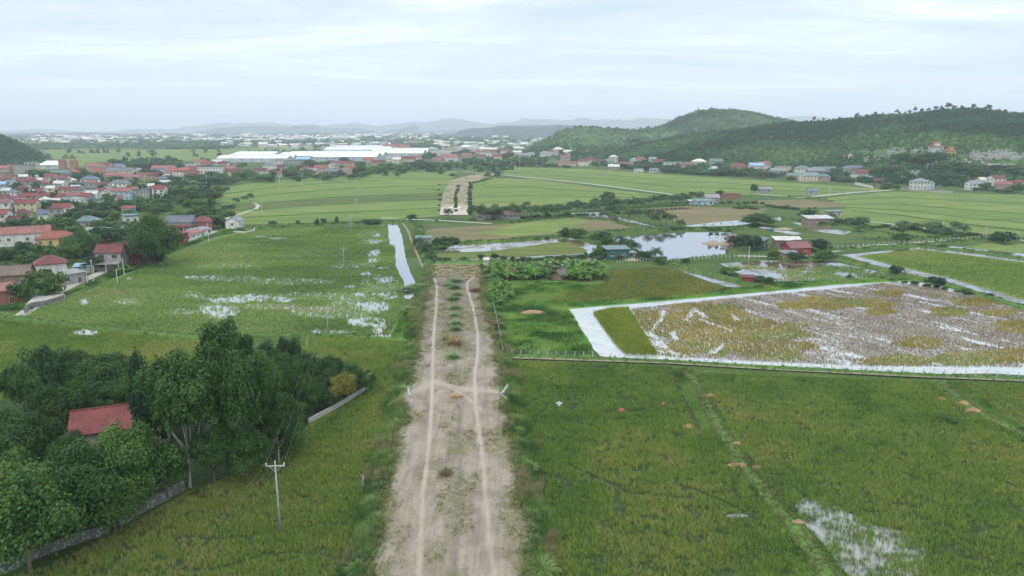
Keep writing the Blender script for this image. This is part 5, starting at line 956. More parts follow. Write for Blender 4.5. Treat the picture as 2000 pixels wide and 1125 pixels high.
# village trees by sub-area
AREAS = [('%s tree from the left below the long white hall', 'trees below the long white hall', [(8, 520, 40, 7), (35, 512, 36, 6), (48, 498, 34, 6), (75, 500, 30, 6), (12, 545, 40, 7), (60, 520, 44, 6), (105, 508, 40, 6), (130, 515, 40, 7), (135, 498, 34, 6), (28, 475, 30, 7), (160, 545, 20, 2.4), (150, 505, 44, 7)]),
         ('%s tree from the left between orange roof and large tree', 'trees left of the large bright tree', [(200, 475, 44, 8), (180, 480, 36, 6), (225, 470, 36, 5), (245, 468, 40, 6), (262, 455, 36, 7), (150, 462, 40, 7), (215, 462, 30, 5), (185, 500, 36, 4), (140, 482, 30, 6)]),
         ('%s tree from the left in front of the blue roofed rows', 'trees in the middle of the left village', [(22, 450, 40, 6), (45, 462, 40, 6), (60, 448, 40, 7), (85, 450, 44, 7), (100, 445, 30, 5), (125, 450, 50, 8), (140, 434, 40, 7), (150, 425, 36, 6), (178, 425, 40, 6), (195, 430, 34, 6), (205, 415, 40, 8), (222, 430, 34, 7), (218, 445, 30, 4), (205, 402, 30, 6), (25, 426, 26, 5), (45, 430, 30, 4), (195, 445, 34, 5)]),
         ('%s tree from the left around the white flat roofed house', 'trees around the white flat roofed house', [(232, 410, 30, 6), (245, 405, 30, 5), (262, 408, 34, 6), (285, 412, 40, 7), (300, 418, 36, 6), (322, 412, 40, 6), (345, 428, 30, 5), (312, 402, 34, 5), (255, 425, 24, 5), (330, 395, 34, 6)]),
         ('%s tree from the left in the wood beside the small lake', 'wood beside the small lake', [(335, 385, 36, 8), (352, 378, 36, 8), (370, 385, 44, 9), (385, 376, 36, 8), (398, 388, 40, 9), (385, 400, 44, 9), (402, 412, 44, 10), (370, 405, 34, 6), (355, 398, 30, 5), (412, 398, 34, 8), (420, 385, 34, 7), (365, 370, 30, 7), (345, 365, 30, 7), (390, 420, 40, 7), (410, 425, 36, 7), (425, 445, 30, 6), (405, 445, 30, 6), (445, 428, 30, 5), (430, 378, 26, 6), (372, 430, 30, 6), (400, 370, 26, 6)]),
         ('%s tree from the left among the densest far left houses', 'trees among the far left houses', [(8, 388, 22, 6), (18, 384, 22, 6), (56, 383, 28, 7), (66, 396, 26, 5), (30, 372, 16, 5), (74, 372, 14, 5), (150, 372, 24, 6), (158, 382, 24, 5), (218, 378, 24, 5), (212, 392, 24, 5), (262, 376, 20, 7), (275, 372, 20, 6), (300, 366, 26, 6), (318, 372, 24, 6), (240, 380, 20, 5), (110, 395, 18, 4), (130, 404, 24, 5), (10, 408, 20, 4)]),
         ('%s tree from the left in the belt behind the densest houses', 'tree belt behind the far left houses', [(60, 352, 30, 8), (75, 350, 34, 9), (90, 348, 34, 9), (105, 350, 28, 7), (68, 345, 26, 8), (118, 345, 26, 6), (155, 342, 26, 8), (165, 350, 30, 8), (180, 352, 28, 7), (200, 350, 20, 6), (230, 355, 20, 6), (330, 352, 24, 6), (345, 358, 26, 7), (285, 348, 22, 8), (150, 352, 26, 7)]),
         ('%s tree from the left in the dark clump behind the salmon house', 'dark clump behind the salmon house', [(224, 327, 24, 11), (233, 326, 24, 11), (242, 328, 22, 9), (256, 330, 26, 9), (268, 332, 24, 9), (280, 333, 26, 9), (292, 334, 26, 10), (304, 332, 24, 9), (318, 332, 26, 11), (330, 332, 26, 11), (342, 331, 26, 11), (352, 333, 22, 9), (278, 342, 24, 7), (262, 340, 20, 7), (300, 345, 26, 8), (312, 350, 24, 7)]),
         ('%s tree from the left in front of the factory', 'trees before the factory', [(405, 362, 40, 8), (420, 358, 34, 7), (440, 360, 40, 8), (455, 356, 30, 6), (430, 350, 30, 7), (466, 350, 26, 9), (478, 352, 30, 10), (490, 348, 28, 9), (498, 356, 28, 8), (392, 352, 34, 6), (380, 350, 30, 6), (412, 344, 24, 6), (512, 352, 30, 7), (525, 356, 36, 9), (540, 345, 26, 8), (552, 330, 22, 7), (560, 344, 30, 9), (570, 350, 28, 9), (582, 354, 30, 7), (592, 348, 30, 8), (600, 342, 28, 8), (612, 330, 26, 9), (604, 322, 24, 8), (625, 350, 26, 6), (640, 352, 30, 6), (645, 322, 22, 8), (672, 318, 20, 9), (683, 322, 20, 7), (660, 346, 26, 6), (690, 350, 30, 6), (702, 340, 30, 9), (705, 325, 24, 7), (712, 345, 26, 7)]),
         ('%s tree from the left in the hedge behind the middle fields', 'tree line behind the middle fields', [(725, 340, 26, 7), (738, 336, 26, 7), (750, 334, 26, 8), (760, 330, 28, 9), (774, 332, 26, 7), (785, 334, 22, 5), (798, 333, 24, 6), (812, 328, 26, 8), (826, 330, 28, 9), (838, 328, 28, 9), (850, 326, 26, 7), (862, 328, 28, 8), (874, 328, 30, 8), (888, 326, 28, 8), (900, 328, 26, 7), (918, 324, 26, 8), (928, 320, 26, 9), (940, 322, 24, 6), (950, 326, 26, 6), (962, 326, 26, 6), (978, 325, 26, 6), (990, 322, 26, 8), (842, 310, 22, 10), (832, 312, 22, 9), (890, 305, 18, 9), (906, 302, 20, 10), (918, 304, 20, 9), (820, 320, 18, 7), (992, 310, 26, 10), (855, 316, 20, 7)]),
         ('%s tree from the left along the foot of the low hill', 'trees below the low hill', [(1012, 326, 30, 8), (1025, 324, 30, 8), (1040, 325, 30, 8), (1052, 322, 26, 7), (1068, 326, 26, 5), (1082, 326, 26, 6), (1105, 328, 24, 4), (1120, 318, 26, 8), (1135, 308, 30, 10), (1155, 306, 30, 10), (1175, 306, 28, 9), (1125, 304, 26, 9), (1100, 302, 24, 9), (1190, 304, 24, 9), (1205, 327, 26, 5), (1212, 330, 34, 8), (1228, 330, 26, 5), (1242, 330, 26, 6), (1262, 332, 34, 8), (1272, 326, 34, 7), (1285, 332, 28, 6), (1298, 336, 28, 6), (1312, 336, 24, 4), (1325, 336, 30, 5), (1340, 338, 28, 5), (1355, 340, 30, 5), (1370, 340, 26, 5), (1385, 341, 26, 4), (1400, 343, 30, 8), (1415, 342, 34, 10), (1425, 340, 26, 6), (1452, 344, 34, 9), (1465, 338, 26, 5), (1483, 347, 34, 8), (1497, 347, 30, 7), (1510, 347, 26, 5)]),
         ('%s tree from the left along the foot of the long hill', 'trees below the long hill', [(1545, 352, 26, 5), (1558, 348, 20, 5), (1625, 350, 40, 8), (1640, 354, 34, 6), (1652, 356, 30, 6), (1632, 340, 30, 7), (1690, 345, 34, 9), (1705, 340, 40, 10), (1725, 342, 40, 10), (1745, 340, 40, 10), (1735, 365, 30, 5), (1728, 370, 24, 4), (1765, 348, 34, 8), (1795, 320, 40, 12), (1812, 318, 40, 12), (1830, 318, 36, 11), (1775, 318, 36, 10), (1760, 315, 36, 10), (1825, 350, 40, 6), (1850, 352, 36, 7), (1870, 355, 34, 7), (1845, 335, 40, 9), (1865, 332, 40, 9), (1890, 338, 40, 9), (1915, 345, 36, 9), (1940, 340, 40, 9), (1965, 340, 40, 9), (1990, 345, 40, 9), (1925, 372, 24, 7), (1985, 376, 30, 8), (1950, 376, 20, 3), (1905, 372, 14, 3), (1970, 378, 20, 4)])]
for fmt, g, L in AREAS: series(L, fmt, g, treeq)
# ridge-top trees seen against the sky
def ridgeq(q, lb, g):
    px, hm = q; H = q[0] and (hillC if px > 1500 or px < 1160 else hillB); ys_ = np.linspace(600, 2300, 700); best = (9999, 0, 0)
    xs_ = (px - 1000) / F * (ys_ * cp + CH * spp); zz = hz_(xs_, ys_); pyy = to_px(xs_, ys_, zz)[1]; i = int(np.argmin(np.where(zz > 3, pyy, 1e9)))
    tree(xs_[i], ys_[i], hm * random.uniform(.22, .36), hm * random.uniform(.7, 1.05), lb, g, random.choice(MR), TRK[0], z=float(zz[i]) + random.uniform(-1.5, .5), name='ridge_tree')
series([(p + rr(-3, 3), rr(6, 13) * (1.15 if p > 1720 else 1)) for p in [1585, 1592, 1600, 1612, 1622, 1634, 1644, 1655, 1665, 1672, 1681, 1691, 1702, 1712, 1738, 1744, 1755, 1766, 1778, 1790, 1800, 1812, 1822, 1834, 1842, 1850, 1862, 1872, 1884, 1893, 1900, 1908, 1918, 1935, 1950, 1988, 1996]], '%s tree from the left on the skyline of the long hill', 'skyline trees on the long hill', ridgeq)
series([(p, rr(7, 12)) for p in [1265, 1278, 1294, 1305, 1335, 1355, 1372, 1384, 1394, 1407, 1420, 1427, 1458, 1470, 1479]], '%s tree from the left on the skyline of the rounded peak', 'skyline trees on the rounded peak', ridgeq)

# coconut palms
def palmq(q, lb, g):
    px, py, h = q; p = P(px, py); palm(p.x, p.y, h * rr(.85, 1.12), rr(3.2, 4.2), lb, g, z=.3)
crow = [(875, 428, 5), (968, 430, 6), (985, 426, 6)] + [(925 + i * 7.5 + rr(-3, 3), 428 - i * .15 + rr(-2, 2), rr(4.5, 7)) for i in range(21)] + [(1080 + i * 7 + rr(-3, 3), 424 - i * .85 + rr(-2, 2), rr(4.5, 6.5)) for i in range(18)]
series(crow, '%s coconut palm from the left in the long middle row', 'coconut palms in the long middle row', palmq)
series([(1196 + i * 7 + rr(-3, 3), 410 - i * .75 + rr(-2, 2), rr(3.5, 5.5)) for i in range(26)], '%s coconut palm from the left in the rear row', 'coconut palms in the rear row', palmq)
series([(1150, 414, 5), (1162, 418, 6), (1172, 412, 5), (1182, 420, 6), (1190, 425, 6.5), (1200, 428, 6), (1208, 418, 5), (1216, 425, 6), (1228, 436, 6), (1238, 437, 6.5), (1248, 436, 6), (1268, 440, 7), (1280, 441, 5), (1291, 441, 6.5), (1302, 441, 5), (1313, 443, 5.5), (1330, 445, 3)], '%s coconut palm from the left on the angled pond bank', 'coconut palms on the angled pond bank', palmq)
series([(1211, 486, 4), (1218, 488, 3.5), (1229, 490, 3.5), (1240, 496, 3), (1281, 508, 3.6), (830, 495, 3), (818, 486, 3)], '%s small palm from the left by the big pond and hut', 'small palms around the ponds', palmq)
series([(1620 + i * 11 + rr(-3, 3), 434 + i * 1.2 + rr(-2, 2), rr(1.6, 3.2)) for i in range(7)] + [(1756, 448, 2.5), (1768, 447, 3), (1791, 449, 3), (1812, 452, 3), (1820, 455, 3), (1828, 450, 3.2), (1840, 456, 3), (1866, 453, 3.2), (1882, 456, 2.8), (1850, 458, 2), (1680, 452, 2.2), (1830, 462, 2.5)], '%s young coconut palm from the left in the right hand rows', 'young coconut palms at the right', palmq)
series([(424, 446, 5.5), (440, 420, 4), (452, 418, 4), (436, 436, 4), (462, 400, 4), (478, 398, 4), (490, 394, 4), (430, 396, 5), (68, 583, 4), (246, 452, 4), (228, 456, 3.5), (395, 318, 6), (408, 318, 6), (401, 320, 6)], '%s palm from the left in and around the left village', 'palms in the left village', palmq)
series([(1196 + i * 12 + rr(-4, 4), 420 - i * .9 + rr(-2, 2), rr(8, 14), rr(1.0, 1.8)) for i in range(8)] + [(925 + i * 13 + rr(-4, 4), 430 - i * .5 + rr(-2, 2), rr(9, 15), rr(1.0, 1.8)) for i in range(21)], '%s undergrowth shrub from the left beneath the coconut row', 'shrubs beneath the coconut row', treeq)
series([(rr(1600, 1960), 0, rr(12, 22), rr(1.2, 2.4)) for i in range(1)] and [(1605 + i * 12.5, 434 + i * 1.1 + rr(-3, 5), rr(12, 24), rr(1.3, 2.4)) for i in range(28)], '%s shrub from the left beneath the right hand palm rows', 'shrubs beneath the right palms', treeq)
fl = []
while len(fl) < 110:
    u, v = rr(-10, 335), rr(346, 445)
    if v < 445 - max(0, u - 200) * .15: fl.append((u, v, rr(13, 22) * (1 + (v - 346) / 110), rr(3.5, 7)))
for _ in range(130): fl.append((rr(335, 1000), rr(322, 345), rr(12, 20), rr(3, 6)))
for _ in range(110):
    u = rr(1020, 2040); fl.append((u, np.interp(u, [1020, 1300, 1500, 1745, 2040], [320, 333, 345, 362, 372]) + rr(-10, 1), rr(12, 22), rr(3, 7)))
fp = [(on_land(q[0], q[1]), q[2], q[3]) for q in fl]; forest('yard_trees', np.array([(a.x, a.y, a.z - .2) for a, _, _ in fp]), np.array([b_ / 2 * depth(a.y) / F * 1.1 for a, b_, _ in fp]), np.array([c_ for _, _, c_ in fp]), forest_pal(RNG.uniform(0, .75, len(fp))) * .75, 'small trees and shrubs filling the yards between the village houses', 150, .22)
# banana grove
bq = lambda q, lb, g: banana(*P(q[0], q[1])[:2], q[2], lb, g)
bl = []
for i in range(170):
    px = rr(950, 1180); lo = 556 if px < 985 else 548; py = rr(524, lo); 
    if 1075 < px < 1112 and 528 < py: continue
    bl.append((px, py, rr(3.2, 4.8)))
series([q for q in bl if q[0] < 1010], '%s banana plant from the left in the grove beside the road', 'banana plants beside the road', bq)
series([q for q in bl if 1010 <= q[0] < 1090], '%s banana plant from the left in the middle of the grove', 'banana plants in the middle of the grove', bq)
series([q for q in bl if q[0] >= 1090], '%s banana plant from the left in the right end of the grove', 'banana plants at the right end of the grove', bq)
series([(rr(950, 1000), rr(556, 596), rr(2.4, 3.6)) for i in range(40)], '%s banana plant from the left on the slope below the grove', 'banana plants on the slope below the grove', bq)
series([(1020, 685, 2), (1030, 690, 2.3), (1012, 676, 1.8), (1038, 684, 1.8), (1008, 655, 1.8)], '%s small banana plant from the left above the wire fence', 'small banana plants above the fence', bq)
series([(1690 + i * 8.5 + rr(-3, 3), 468 - i * .2 + rr(-3, 3), rr(2, 3)) for i in range(17)], '%s banana plant from the left behind the right hand fence', 'banana plants behind the right hand fence', bq)
series([(232, 530, 3), (240, 533, 3), (248, 528, 3), (256, 530, 2.6)], '%s banana plant from the left before the grey balcony house', 'banana plants at the paddy edge', bq)
# shrubs down the middle of the road and tall grass clumps on its shoulders
PG = [tmesh('grass_blades', *fountain_mesh(340, 1.0, s, .022, .3, .5), 'pampas') for s in (1, 2)]; DG = [tmesh('grass_blades', *fountain_mesh(260, 1.0, s, .018, .45, .35), 'drygrass') for s in (3, 4)]
def clump(px, py, wpx, hm, label, group=None, m=None, z=None, name='grass_clump', cat='grass clump'):
    zz = ZR if z is None else z; p = P(px, py, zz); o = put(name, m or random.choice(PG), loc=(p.x, p.y, zz - .05)); r = wpx / 2 * depth(p.y, zz) / F; o.scale = (r * 1.15, r * 1.15, hm); o.rotation_euler[2] = rr(0, 6); return tag(o, label, cat, group)
MED = [(888, 558, 24, 1.6), (893, 572, 22, 1.4), (885, 580, 26, 1.3), (890, 598, 24, 1.5), (888, 612, 20, 1.0), (892, 628, 24, 1.3), (890, 640, 22, 1.2), (886, 694, 26, 1.3), (892, 545, 26, 1.2), (875, 552, 22, 1.0)]
series(MED, '%s bush from the left in the planted middle of the road', 'bushes down the middle of the road', lambda q, lb, g: clump(q[0], q[1] + 5, q[2] * 1.3, q[3] * 1.15, lb, g, m=PG[int(q[0]) % 2], name='bush', cat='bush'))
clump(888, 672, 46, 2.3, 'large dry straw coloured bush in the middle of the road', m=DG[0], name='dry_bush', cat='bush'); clump(872, 664, 26, 1.6, 'green clump hugging the large dry bush')
clump(870, 928, 34, 1.35, 'lone half dry grass clump on the bare near road', m=DG[1], name='dry_grass_clump'); clump(872, 922, 24, 1.0, 'green heart of the lone clump on the near road')
clump(1022, 936, 30, 1.2, 'dry tan grass clump on the right road shoulder', m=DG[1], name='dry_grass_clump', z=.5)
LG = [(795, 565, 30), (812, 560, 30), (830, 560, 26), (800, 605, 26), (806, 678, 20), (772, 795, 28), (790, 762, 30), (776, 828, 30), (768, 868, 30), (760, 862, 26), (748, 895, 34), (742, 955, 34), (736, 1020, 38), (720, 1050, 34), (728, 985, 34), (752, 930, 34), (712, 1090, 40), (700, 1115, 44), (815, 640, 22), (792, 735, 26), (800, 715, 24)]
series(LG, '%s tall grass clump from the left on the left road shoulder', 'tall grass clumps on the left shoulder', lambda q, lb, g: clump(q[0], q[1], q[2] * 1.3, rr(1.0, 1.6), lb, g, z=.45))
RG = [(1056, 1108, 58), (1046, 1060, 30), (1030, 1085, 28), (1040, 1010, 30), (1034, 970, 32), (1032, 915, 34), (1020, 905, 30), (1018, 870, 28), (1008, 880, 26), (1036, 1035, 30), (985, 735, 24), (992, 748, 22), (1000, 775, 20), (1012, 845, 24), (1010, 820, 22), (955, 590, 16), (965, 625, 16)]
series(RG, '%s tall grass clump from the left on the right road shoulder', 'tall grass clumps on the right shoulder', lambda q, lb, g: clump(q[0], q[1], q[2] * 1.25, rr(1.0, 1.5), lb, g, z=.45))
clump(892, 775, 30, .45, 'low reddish weed patch at the road crossing', m=DG[0], name='weed_patch', cat='weeds')
RB = tmesh('brush', *fountain_mesh(220, 1.0, 9, .03, .7, .3), 'redbush'); clump(931, 568, 26, 1.1, 'heap of dark red brush beside the right wheel track', m=RB, name='brush_heap', cat='brush heap')
# drying straw heaps where the near road ends
SW = tmesh('straw_heap', *fountain_mesh(160, 1.0, 12, .06, .7, .5), 'straw'); sh = []
for r_ in range(5):
    for c_ in range(13):
        px = 846 + c_ * 7.6 + rr(-2, 2); py = 518 + r_ * 5.2 + rr(-1, 1)
        if 880 < px < 905 and r_ > 1: continue
        sh.append((px, py))
series([q for q in sh if q[0] < 890], '%s straw heap from the left on the left half of the road end', 'straw heaps on the left half of the road end', lambda q, lb, g: clump(q[0], q[1], 8, .6, lb, g, m=SW, name='straw_heap', cat='straw heap', z=ZR))
series([q for q in sh if q[0] >= 890], '%s straw heap from the left on the right half of the road end', 'straw heaps on the right half of the road end', lambda q, lb, g: clump(q[0], q[1], 8, .6, lb, g, m=SW, name='straw_heap', cat='straw heap', z=ZR))
# bushes along the far dirt road
fr = [(890 + rr(-1, 1) + (0 if i > 3 else (4 - i) * 1.5), 366 + i * 4.4, rr(6, 9), rr(2.2, 3.2)) for i in range(12)]; series(fr, '%s bush from the left in the middle of the far dirt road', 'bushes in the middle of the far dirt road', treeq)
series([(917 + rr(-1, 2), 360 + i * 4.5, rr(7, 11), rr(1.8, 3)) for i in range(14)] + [(925 + i * 7, 358 - i * 1.6, 8, 2) for i in range(6)] + [(860 - rr(0, 4), 362 + i * 10, 7, 1.6) for i in range(6)], '%s bush from the left along the edges of the far dirt road', 'bushes along the far dirt road edges', treeq)
series([(1002 + rr(-3, 3) + i * 9.5, 511 - i * .6 + rr(-1, 1), rr(8, 20), rr(1.2, 2.4)) for i in range(17)] + [(842, 506, 26, 2.4), (855, 510, 24, 2), (872, 510, 18, 1.8), (905, 508, 18, 1.6), (940, 505, 16, 2.4), (966, 506, 16, 2.4), (985, 508, 14, 2)], '%s shrub from the left on the bank before the fish pond', 'shrubs on the bank before the fish pond', treeq)
series([(1300 + i * 15 + rr(-4, 4), 448 + rr(-1.5, 1.5), rr(10, 20), rr(1, 1.9)) for i in range(10)] + [(850 + i * 22 + rr(-5, 5), 475 - i * .9, rr(9, 16), rr(.9, 1.6)) for i in range(11)], '%s shrub from the left on the bank behind the ponds', 'shrubs on the bank behind the ponds', treeq)
series([(1500 + i * 9 + rr(-2, 2), 404 + i * .9 + rr(-1, 1), 14, rr(1.6, 2.6)) for i in range(7)] + [(1345 + i * 16, 399 - (i % 3), 12, 2) for i in range(10)] + [(1440 + i * 9, 406 + rr(0, 3), 14, rr(1.5, 2.4)) for i in range(5)], '%s shrub from the left around the brown fallow field', 'shrubs around the brown fallow field', treeq)
series([(1640 + i * 21 + rr(-5, 5), 530 + i * 3.6 if i > 2 else 528, rr(10, 18), rr(.8, 1.6)) for i in range(3, 16)], '%s low shrub from the left along the dark right bank', 'low shrubs along the dark right bank', treeq)
# ================= BUILDINGS =================
CN = dict(w_white='white', w_cream='cream', w_grey='grey', w_yellow='yellow', w_salmon='salmon', w_blue='light blue', w_green='pale green', w_maroon='maroon', w_brick='brick', w_dgreen='dark green', w_stone='stone', w_brown='brown')
RN = dict(red='red', orange='orange', maroon='maroon', grey='grey', dgrey='dark grey', teal='teal', blue='slate blue', pale='pale', pink='faded red', thatch='dark thatched', lblue='light blue')
winmesh = {}
def window_mesh(w=1.3, h=1.3):
    b = MB(); t = .09
    b.box(-w / 2, w / 2, -.05, .02, -h / 2, -h / 2 + t, 0).box(-w / 2, w / 2, -.05, .02, h / 2 - t, h / 2, 0).box(-w / 2, -w / 2 + t, -.05, .02, -h / 2 + t, h / 2 - t, 0).box(w / 2 - t, w / 2, -.05, .02, -h / 2 + t, h / 2 - t, 0).box(-.03, .03, -.045, .015, -h / 2 + t, h / 2 - t, 0).box(-w / 2 - .1, w / 2 + .1, -.16, .0, -h / 2 - .1, -h / 2 - .003, 0)
    b.box(-w / 2 + t, w / 2 - t, -.02, .01, -h / 2 + t, h / 2 - t, 1); return b.build('window', [M['frame'], M['glass']])
def door_mesh(w=1.3, h=2.2):
    b = MB(); b.box(-w / 2, w / 2, -.06, .02, 0, h, 0).box(-w / 2 + .12, -.04, -.085, -.06, .15, h - .2, 1).box(.04, w / 2 - .12, -.085, -.06, .15, h - .2, 1); return b.build('door', [M['frame'], M['door']])
WM, WM2, DM, DM2 = window_mesh(), window_mesh(1.8, 1.5), door_mesh(), door_mesh(2.6, 2.6)
def roof_mesh(kind, w, d, mat, over=.45, rise=None, th=.16):
    """sits with its eaves at z=0; ridge along x"""
    b = MB(); W, D = w / 2 + over, d / 2 + over; r = rise or min(D, W) * .55; e = -.12
    if kind == 'gable':
        for s in (-1, 1):
            b.add(([(-W, s * D, e), (W, s * D, e), (W, 0, r), (-W, 0, r), (-W, s * D, e - th), (W, s * D, e - th), (W, 0, r - th), (-W, 0, r - th)], [(0, 1, 2, 3)[::s], (4, 5, 6, 7)[::-s], (0, 1, 5, 4)[::-s], (1, 2, 6, 5)[::-s], (3, 0, 4, 7)[::-s]]))
        b.box(-W - .02, W + .02, -.16, .16, r - .05, r + .09)
    elif kind == 'hip':
        k = max(W - D, .01); V = [(-W, -D, e), (W, -D, e), (W, D, e), (-W, D, e), (-k, 0, r), (k, 0, r), (-W, -D, e - th), (W, -D, e - th), (W, D, e - th), (-W, D, e - th)]
        b.add((V, [(0, 1, 5, 4), (1, 2, 5), (2, 3, 4, 5), (3, 0, 4), (0, 6, 7, 1), (1, 7, 8, 2), (2, 8, 9, 3), (3, 9, 6, 0), (9, 8, 7, 6)])); b.box(-k, k, -.14, .14, r - .06, r + .08)
    elif kind == 'shed':
        b.add(([(-W, -D, 0), (W, -D, 0), (W, D, r), (-W, D, r), (-W, -D, -th), (W, -D, -th), (W, D, r - th), (-W, D, r - th)], [(0, 1, 2, 3), (7, 6, 5, 4), (0, 4, 5, 1), (1, 5, 6, 2), (2, 6, 7, 3), (3, 7, 4, 0)]))
    elif kind == 'flat':
        W, D = w / 2 + .25, d / 2 + .25; b.box(-W, W, -D, D, 0, .18)
        for a in ((-W, W, -D, -D + .18), (-W, W, D - .18, D), (-W, -W + .18, -D + .18, D - .18), (W - .18, W, -D + .18, D - .18)): b.box(*a, .18, .75)
    return b.build('roof', M[mat]), (r if kind in ('gable', 'shed') else 0)
def wall_mesh(kind, w, d, h, r, mat):
    b = MB(); b.box(-w / 2, w / 2, -d / 2, d / 2, -.3, h); 
    if kind == 'gable':
        k = r * (d / 2) / (d / 2 + .55)
        for s in (-1, 1):
            x0, x1 = s * w / 2, s * (w / 2 - .2); b.add(([(x0, -d / 2, h), (x0, d / 2, h), (x0, 0, h + k - .05), (x1, -d / 2, h), (x1, d / 2, h), (x1, 0, h + k - .05)], [(0, 1, 2)[::s], (3, 4, 5)[::-s], (0, 2, 5, 3)[::s], (1, 4, 5, 2)[::s]]))
    if kind == 'shed':
        b.add(([(-w / 2, d / 2, h), (w / 2, d / 2, h), (w / 2, d / 2, h + r * .9), (-w / 2, d / 2, h + r * .9), (w / 2, -d / 2, h), (-w / 2, -d / 2, h)], [(0, 3, 2, 1), (1, 2, 4), (0, 5, 3)]))
    b.box(-w / 2 - .05, w / 2 + .05, -d / 2 - .05, d / 2 + .05, -.3, .35); return b.build('wall', M[mat])
def house(px, py, w, d, h, kind, rc, wc, rot=0, label=None, group=None, name='house', detail=True, z=None, porch=None, rise=None, cat='house', p=None, win=True, storeys=None, gable_w=None):
    p = p or (on_land(px, py) if py < 372 else P(px, py)); e = empty(name, (p.x, p.y, p.z if z is None else z), label, cat, group, R(rot))
    n = storeys or max(1, round(h / 3.4)); sh = h / n
    ro, r = roof_mesh(kind, w, d, 'r_' + rc if 'r_' + rc in M else rc, rise=rise); put('wall', wall_mesh(kind, w, d, h, r, 'w_' + wc), parent=e); put('roof', ro, parent=e, loc=(0, 0, h))
    if n > 1:
        b = MB()
        for i in range(1, n): b.box(-w / 2 - .12, w / 2 + .12, -d / 2 - .12, d / 2 + .12, i * sh - .12, i * sh + .1)
        put('floor_band', b.build('floor_band', M['w_' + (gable_w or wc)]), parent=e)
    if win:
        kx = max(1, int(w / 3.2)); ky = max(1, int(d / 3.6))
        for s in range(n):
            zc_ = s * sh + sh * .54
            for i in range(kx):
                x = -w / 2 + w * (i + .5) / kx
                if s == 0 and i == kx // 2 and kx > 1: put('door', DM, parent=e, loc=(x, -d / 2, .06 if 0 else .05)); continue
                put('window', WM if w / kx < 4 else WM2, parent=e, loc=(x, -d / 2, zc_))
            for sd in (-1, 1):
                for i in range(ky):
                    y = -d / 2 + d * (i + .5) / ky; o = put('window', WM, parent=e, loc=(sd * w / 2, y, zc_)); o.rotation_euler[2] = sd * math.pi / 2
    if porch:
        pd, prc, ph = porch; b = MB(); b.add(([(-w / 2 - .2, -d / 2, ph + .7), (w / 2 + .2, -d / 2, ph + .7), (w / 2 + .2, -d / 2 - pd, ph), (-w / 2 - .2, -d / 2 - pd, ph), (-w / 2 - .2, -d / 2, ph + .58), (w / 2 + .2, -d / 2, ph + .58), (w / 2 + .2, -d / 2 - pd, ph - .12), (-w / 2 - .2, -d / 2 - pd, ph - .12)], [(3, 2, 1, 0), (4, 5, 6, 7), (3, 7, 6, 2), (0, 4, 7, 3), (2, 6, 5, 1)]))
        put('porch_roof', b.build('porch_roof', M['r_' + prc]), parent=e); b = MB()
        for i in range(max(2, int(w / 3)) + 1): x = -w / 2 + .1 + (w - .2) * i / max(2, int(w / 3)); b = MB(); b.box(x - .1, x + .1, -d / 2 - pd + .15, -d / 2 - pd + .35, 0, ph - .1); put('porch_post', b.build('porch_post', M['w_white']), parent=e)
        pass
    return e
KN = dict(gable='gabled', hip='hipped', flat='flat', shed='sloping')
def hrow(L, where, group):
    L = sorted(L, key=lambda q: q[0])
    for i, q in enumerate(L):
        px, py, w, d, h, k, rc, wc, rot = q[:9]; rt = CN['w_' + wc] + ' flat roofed' if k == 'flat' else RN[rc] + ' ' + KN[k] + ' roof ' + CN['w_' + wc]
        if py > 345 and px < 480: w, d = w * .84, d * .86
        house(px, py, w, d, h, k, rc, wc, rot, '%s %shouse, %s from left %s' % (rt, 'tall ' if h > 5 else '', words(i + 1), where.replace('the ', '')), group, porch=q[9] if len(q) > 9 else None)
# --- left village: houses along the lane ---
house(40, 478, 24, 9, 5.6, 'gable', 'pink', 'white', 28, 'long white hall with a faded red gabled roof at the left edge', name='hall', cat='hall', storeys=1, rise=2.6)
house(114, 480, 15, 9, 4, 'hip', 'orange', 'yellow', 22, 'orange roofed yellow house right of the long white hall')
house(102, 541, 9, 8, 5.4, 'hip', 'red', 'white', 35, 'red hip roofed white house above the grey lean-to shed', storeys=1)
house(134, 553, 8, 6.5, 3.6, 'shed', 'grey', 'grey', 60, 'grey block shed with sloping roof beside the lane', name='shed', cat='shed', rise=.5)
house(30, 562, 10, 8, 5.0, 'gable', 'brick' if 0 else 'thatch', 'brown', 20, 'unfinished brown house with gable, left of the bright round tree')
house(-2, 592, 9, 8, 4.2, 'shed', 'pink', 'brick', 50, 'red roofed low house cut by the left edge', rise=.9)
house(222, 525, 8.5, 8, 6.8, 'gable', 'red', 'grey', 10, 'grey two storey house with balcony and low porch roof', porch=(3.2, 'grey', 3.0))
house(262, 515, 8, 9, 6.4, 'gable', 'red', 'maroon', 75, 'maroon two storey house beside the largest bright tree')
house(164, 532, 5, 4, 2.6, 'shed', 'lblue', 'grey', 20, 'pale blue awning shed between lean-to and grey balcony house', name='awning', cat='shed', rise=.5, win=False)
house(170, 516 - 20, 5, 5, 3, 'gable', 'orange', 'white', 20, 'small orange roofed house half hidden behind trees')
house(190, 470, 8, 7, 3, 'hip', 'teal', 'yellow', 10, 'low yellow shed with a teal roof among trees', name='shed', cat='shed')
house(257, 447, 6.5, 13, 7, 'flat', 'teal', 'white', 32, 'white two storey flat roofed block left of the big tree')
house(173, 441, 11, 8, 3, 'hip', 'teal', 'grey', 20, 'grey green roofed low shed behind the lane wall', name='shed', cat='shed')
house(356, 449, 13, 10, 4.6, 'gable', 'dgrey', 'grey', 5, 'wide house with a dark grey sheet roof', porch=(2.5, 'red', 2.6))
house(398, 448, 9, 8, 4.5, 'hip', 'red', 'brick', 10, 'red hip roofed house right of the dark grey roof')
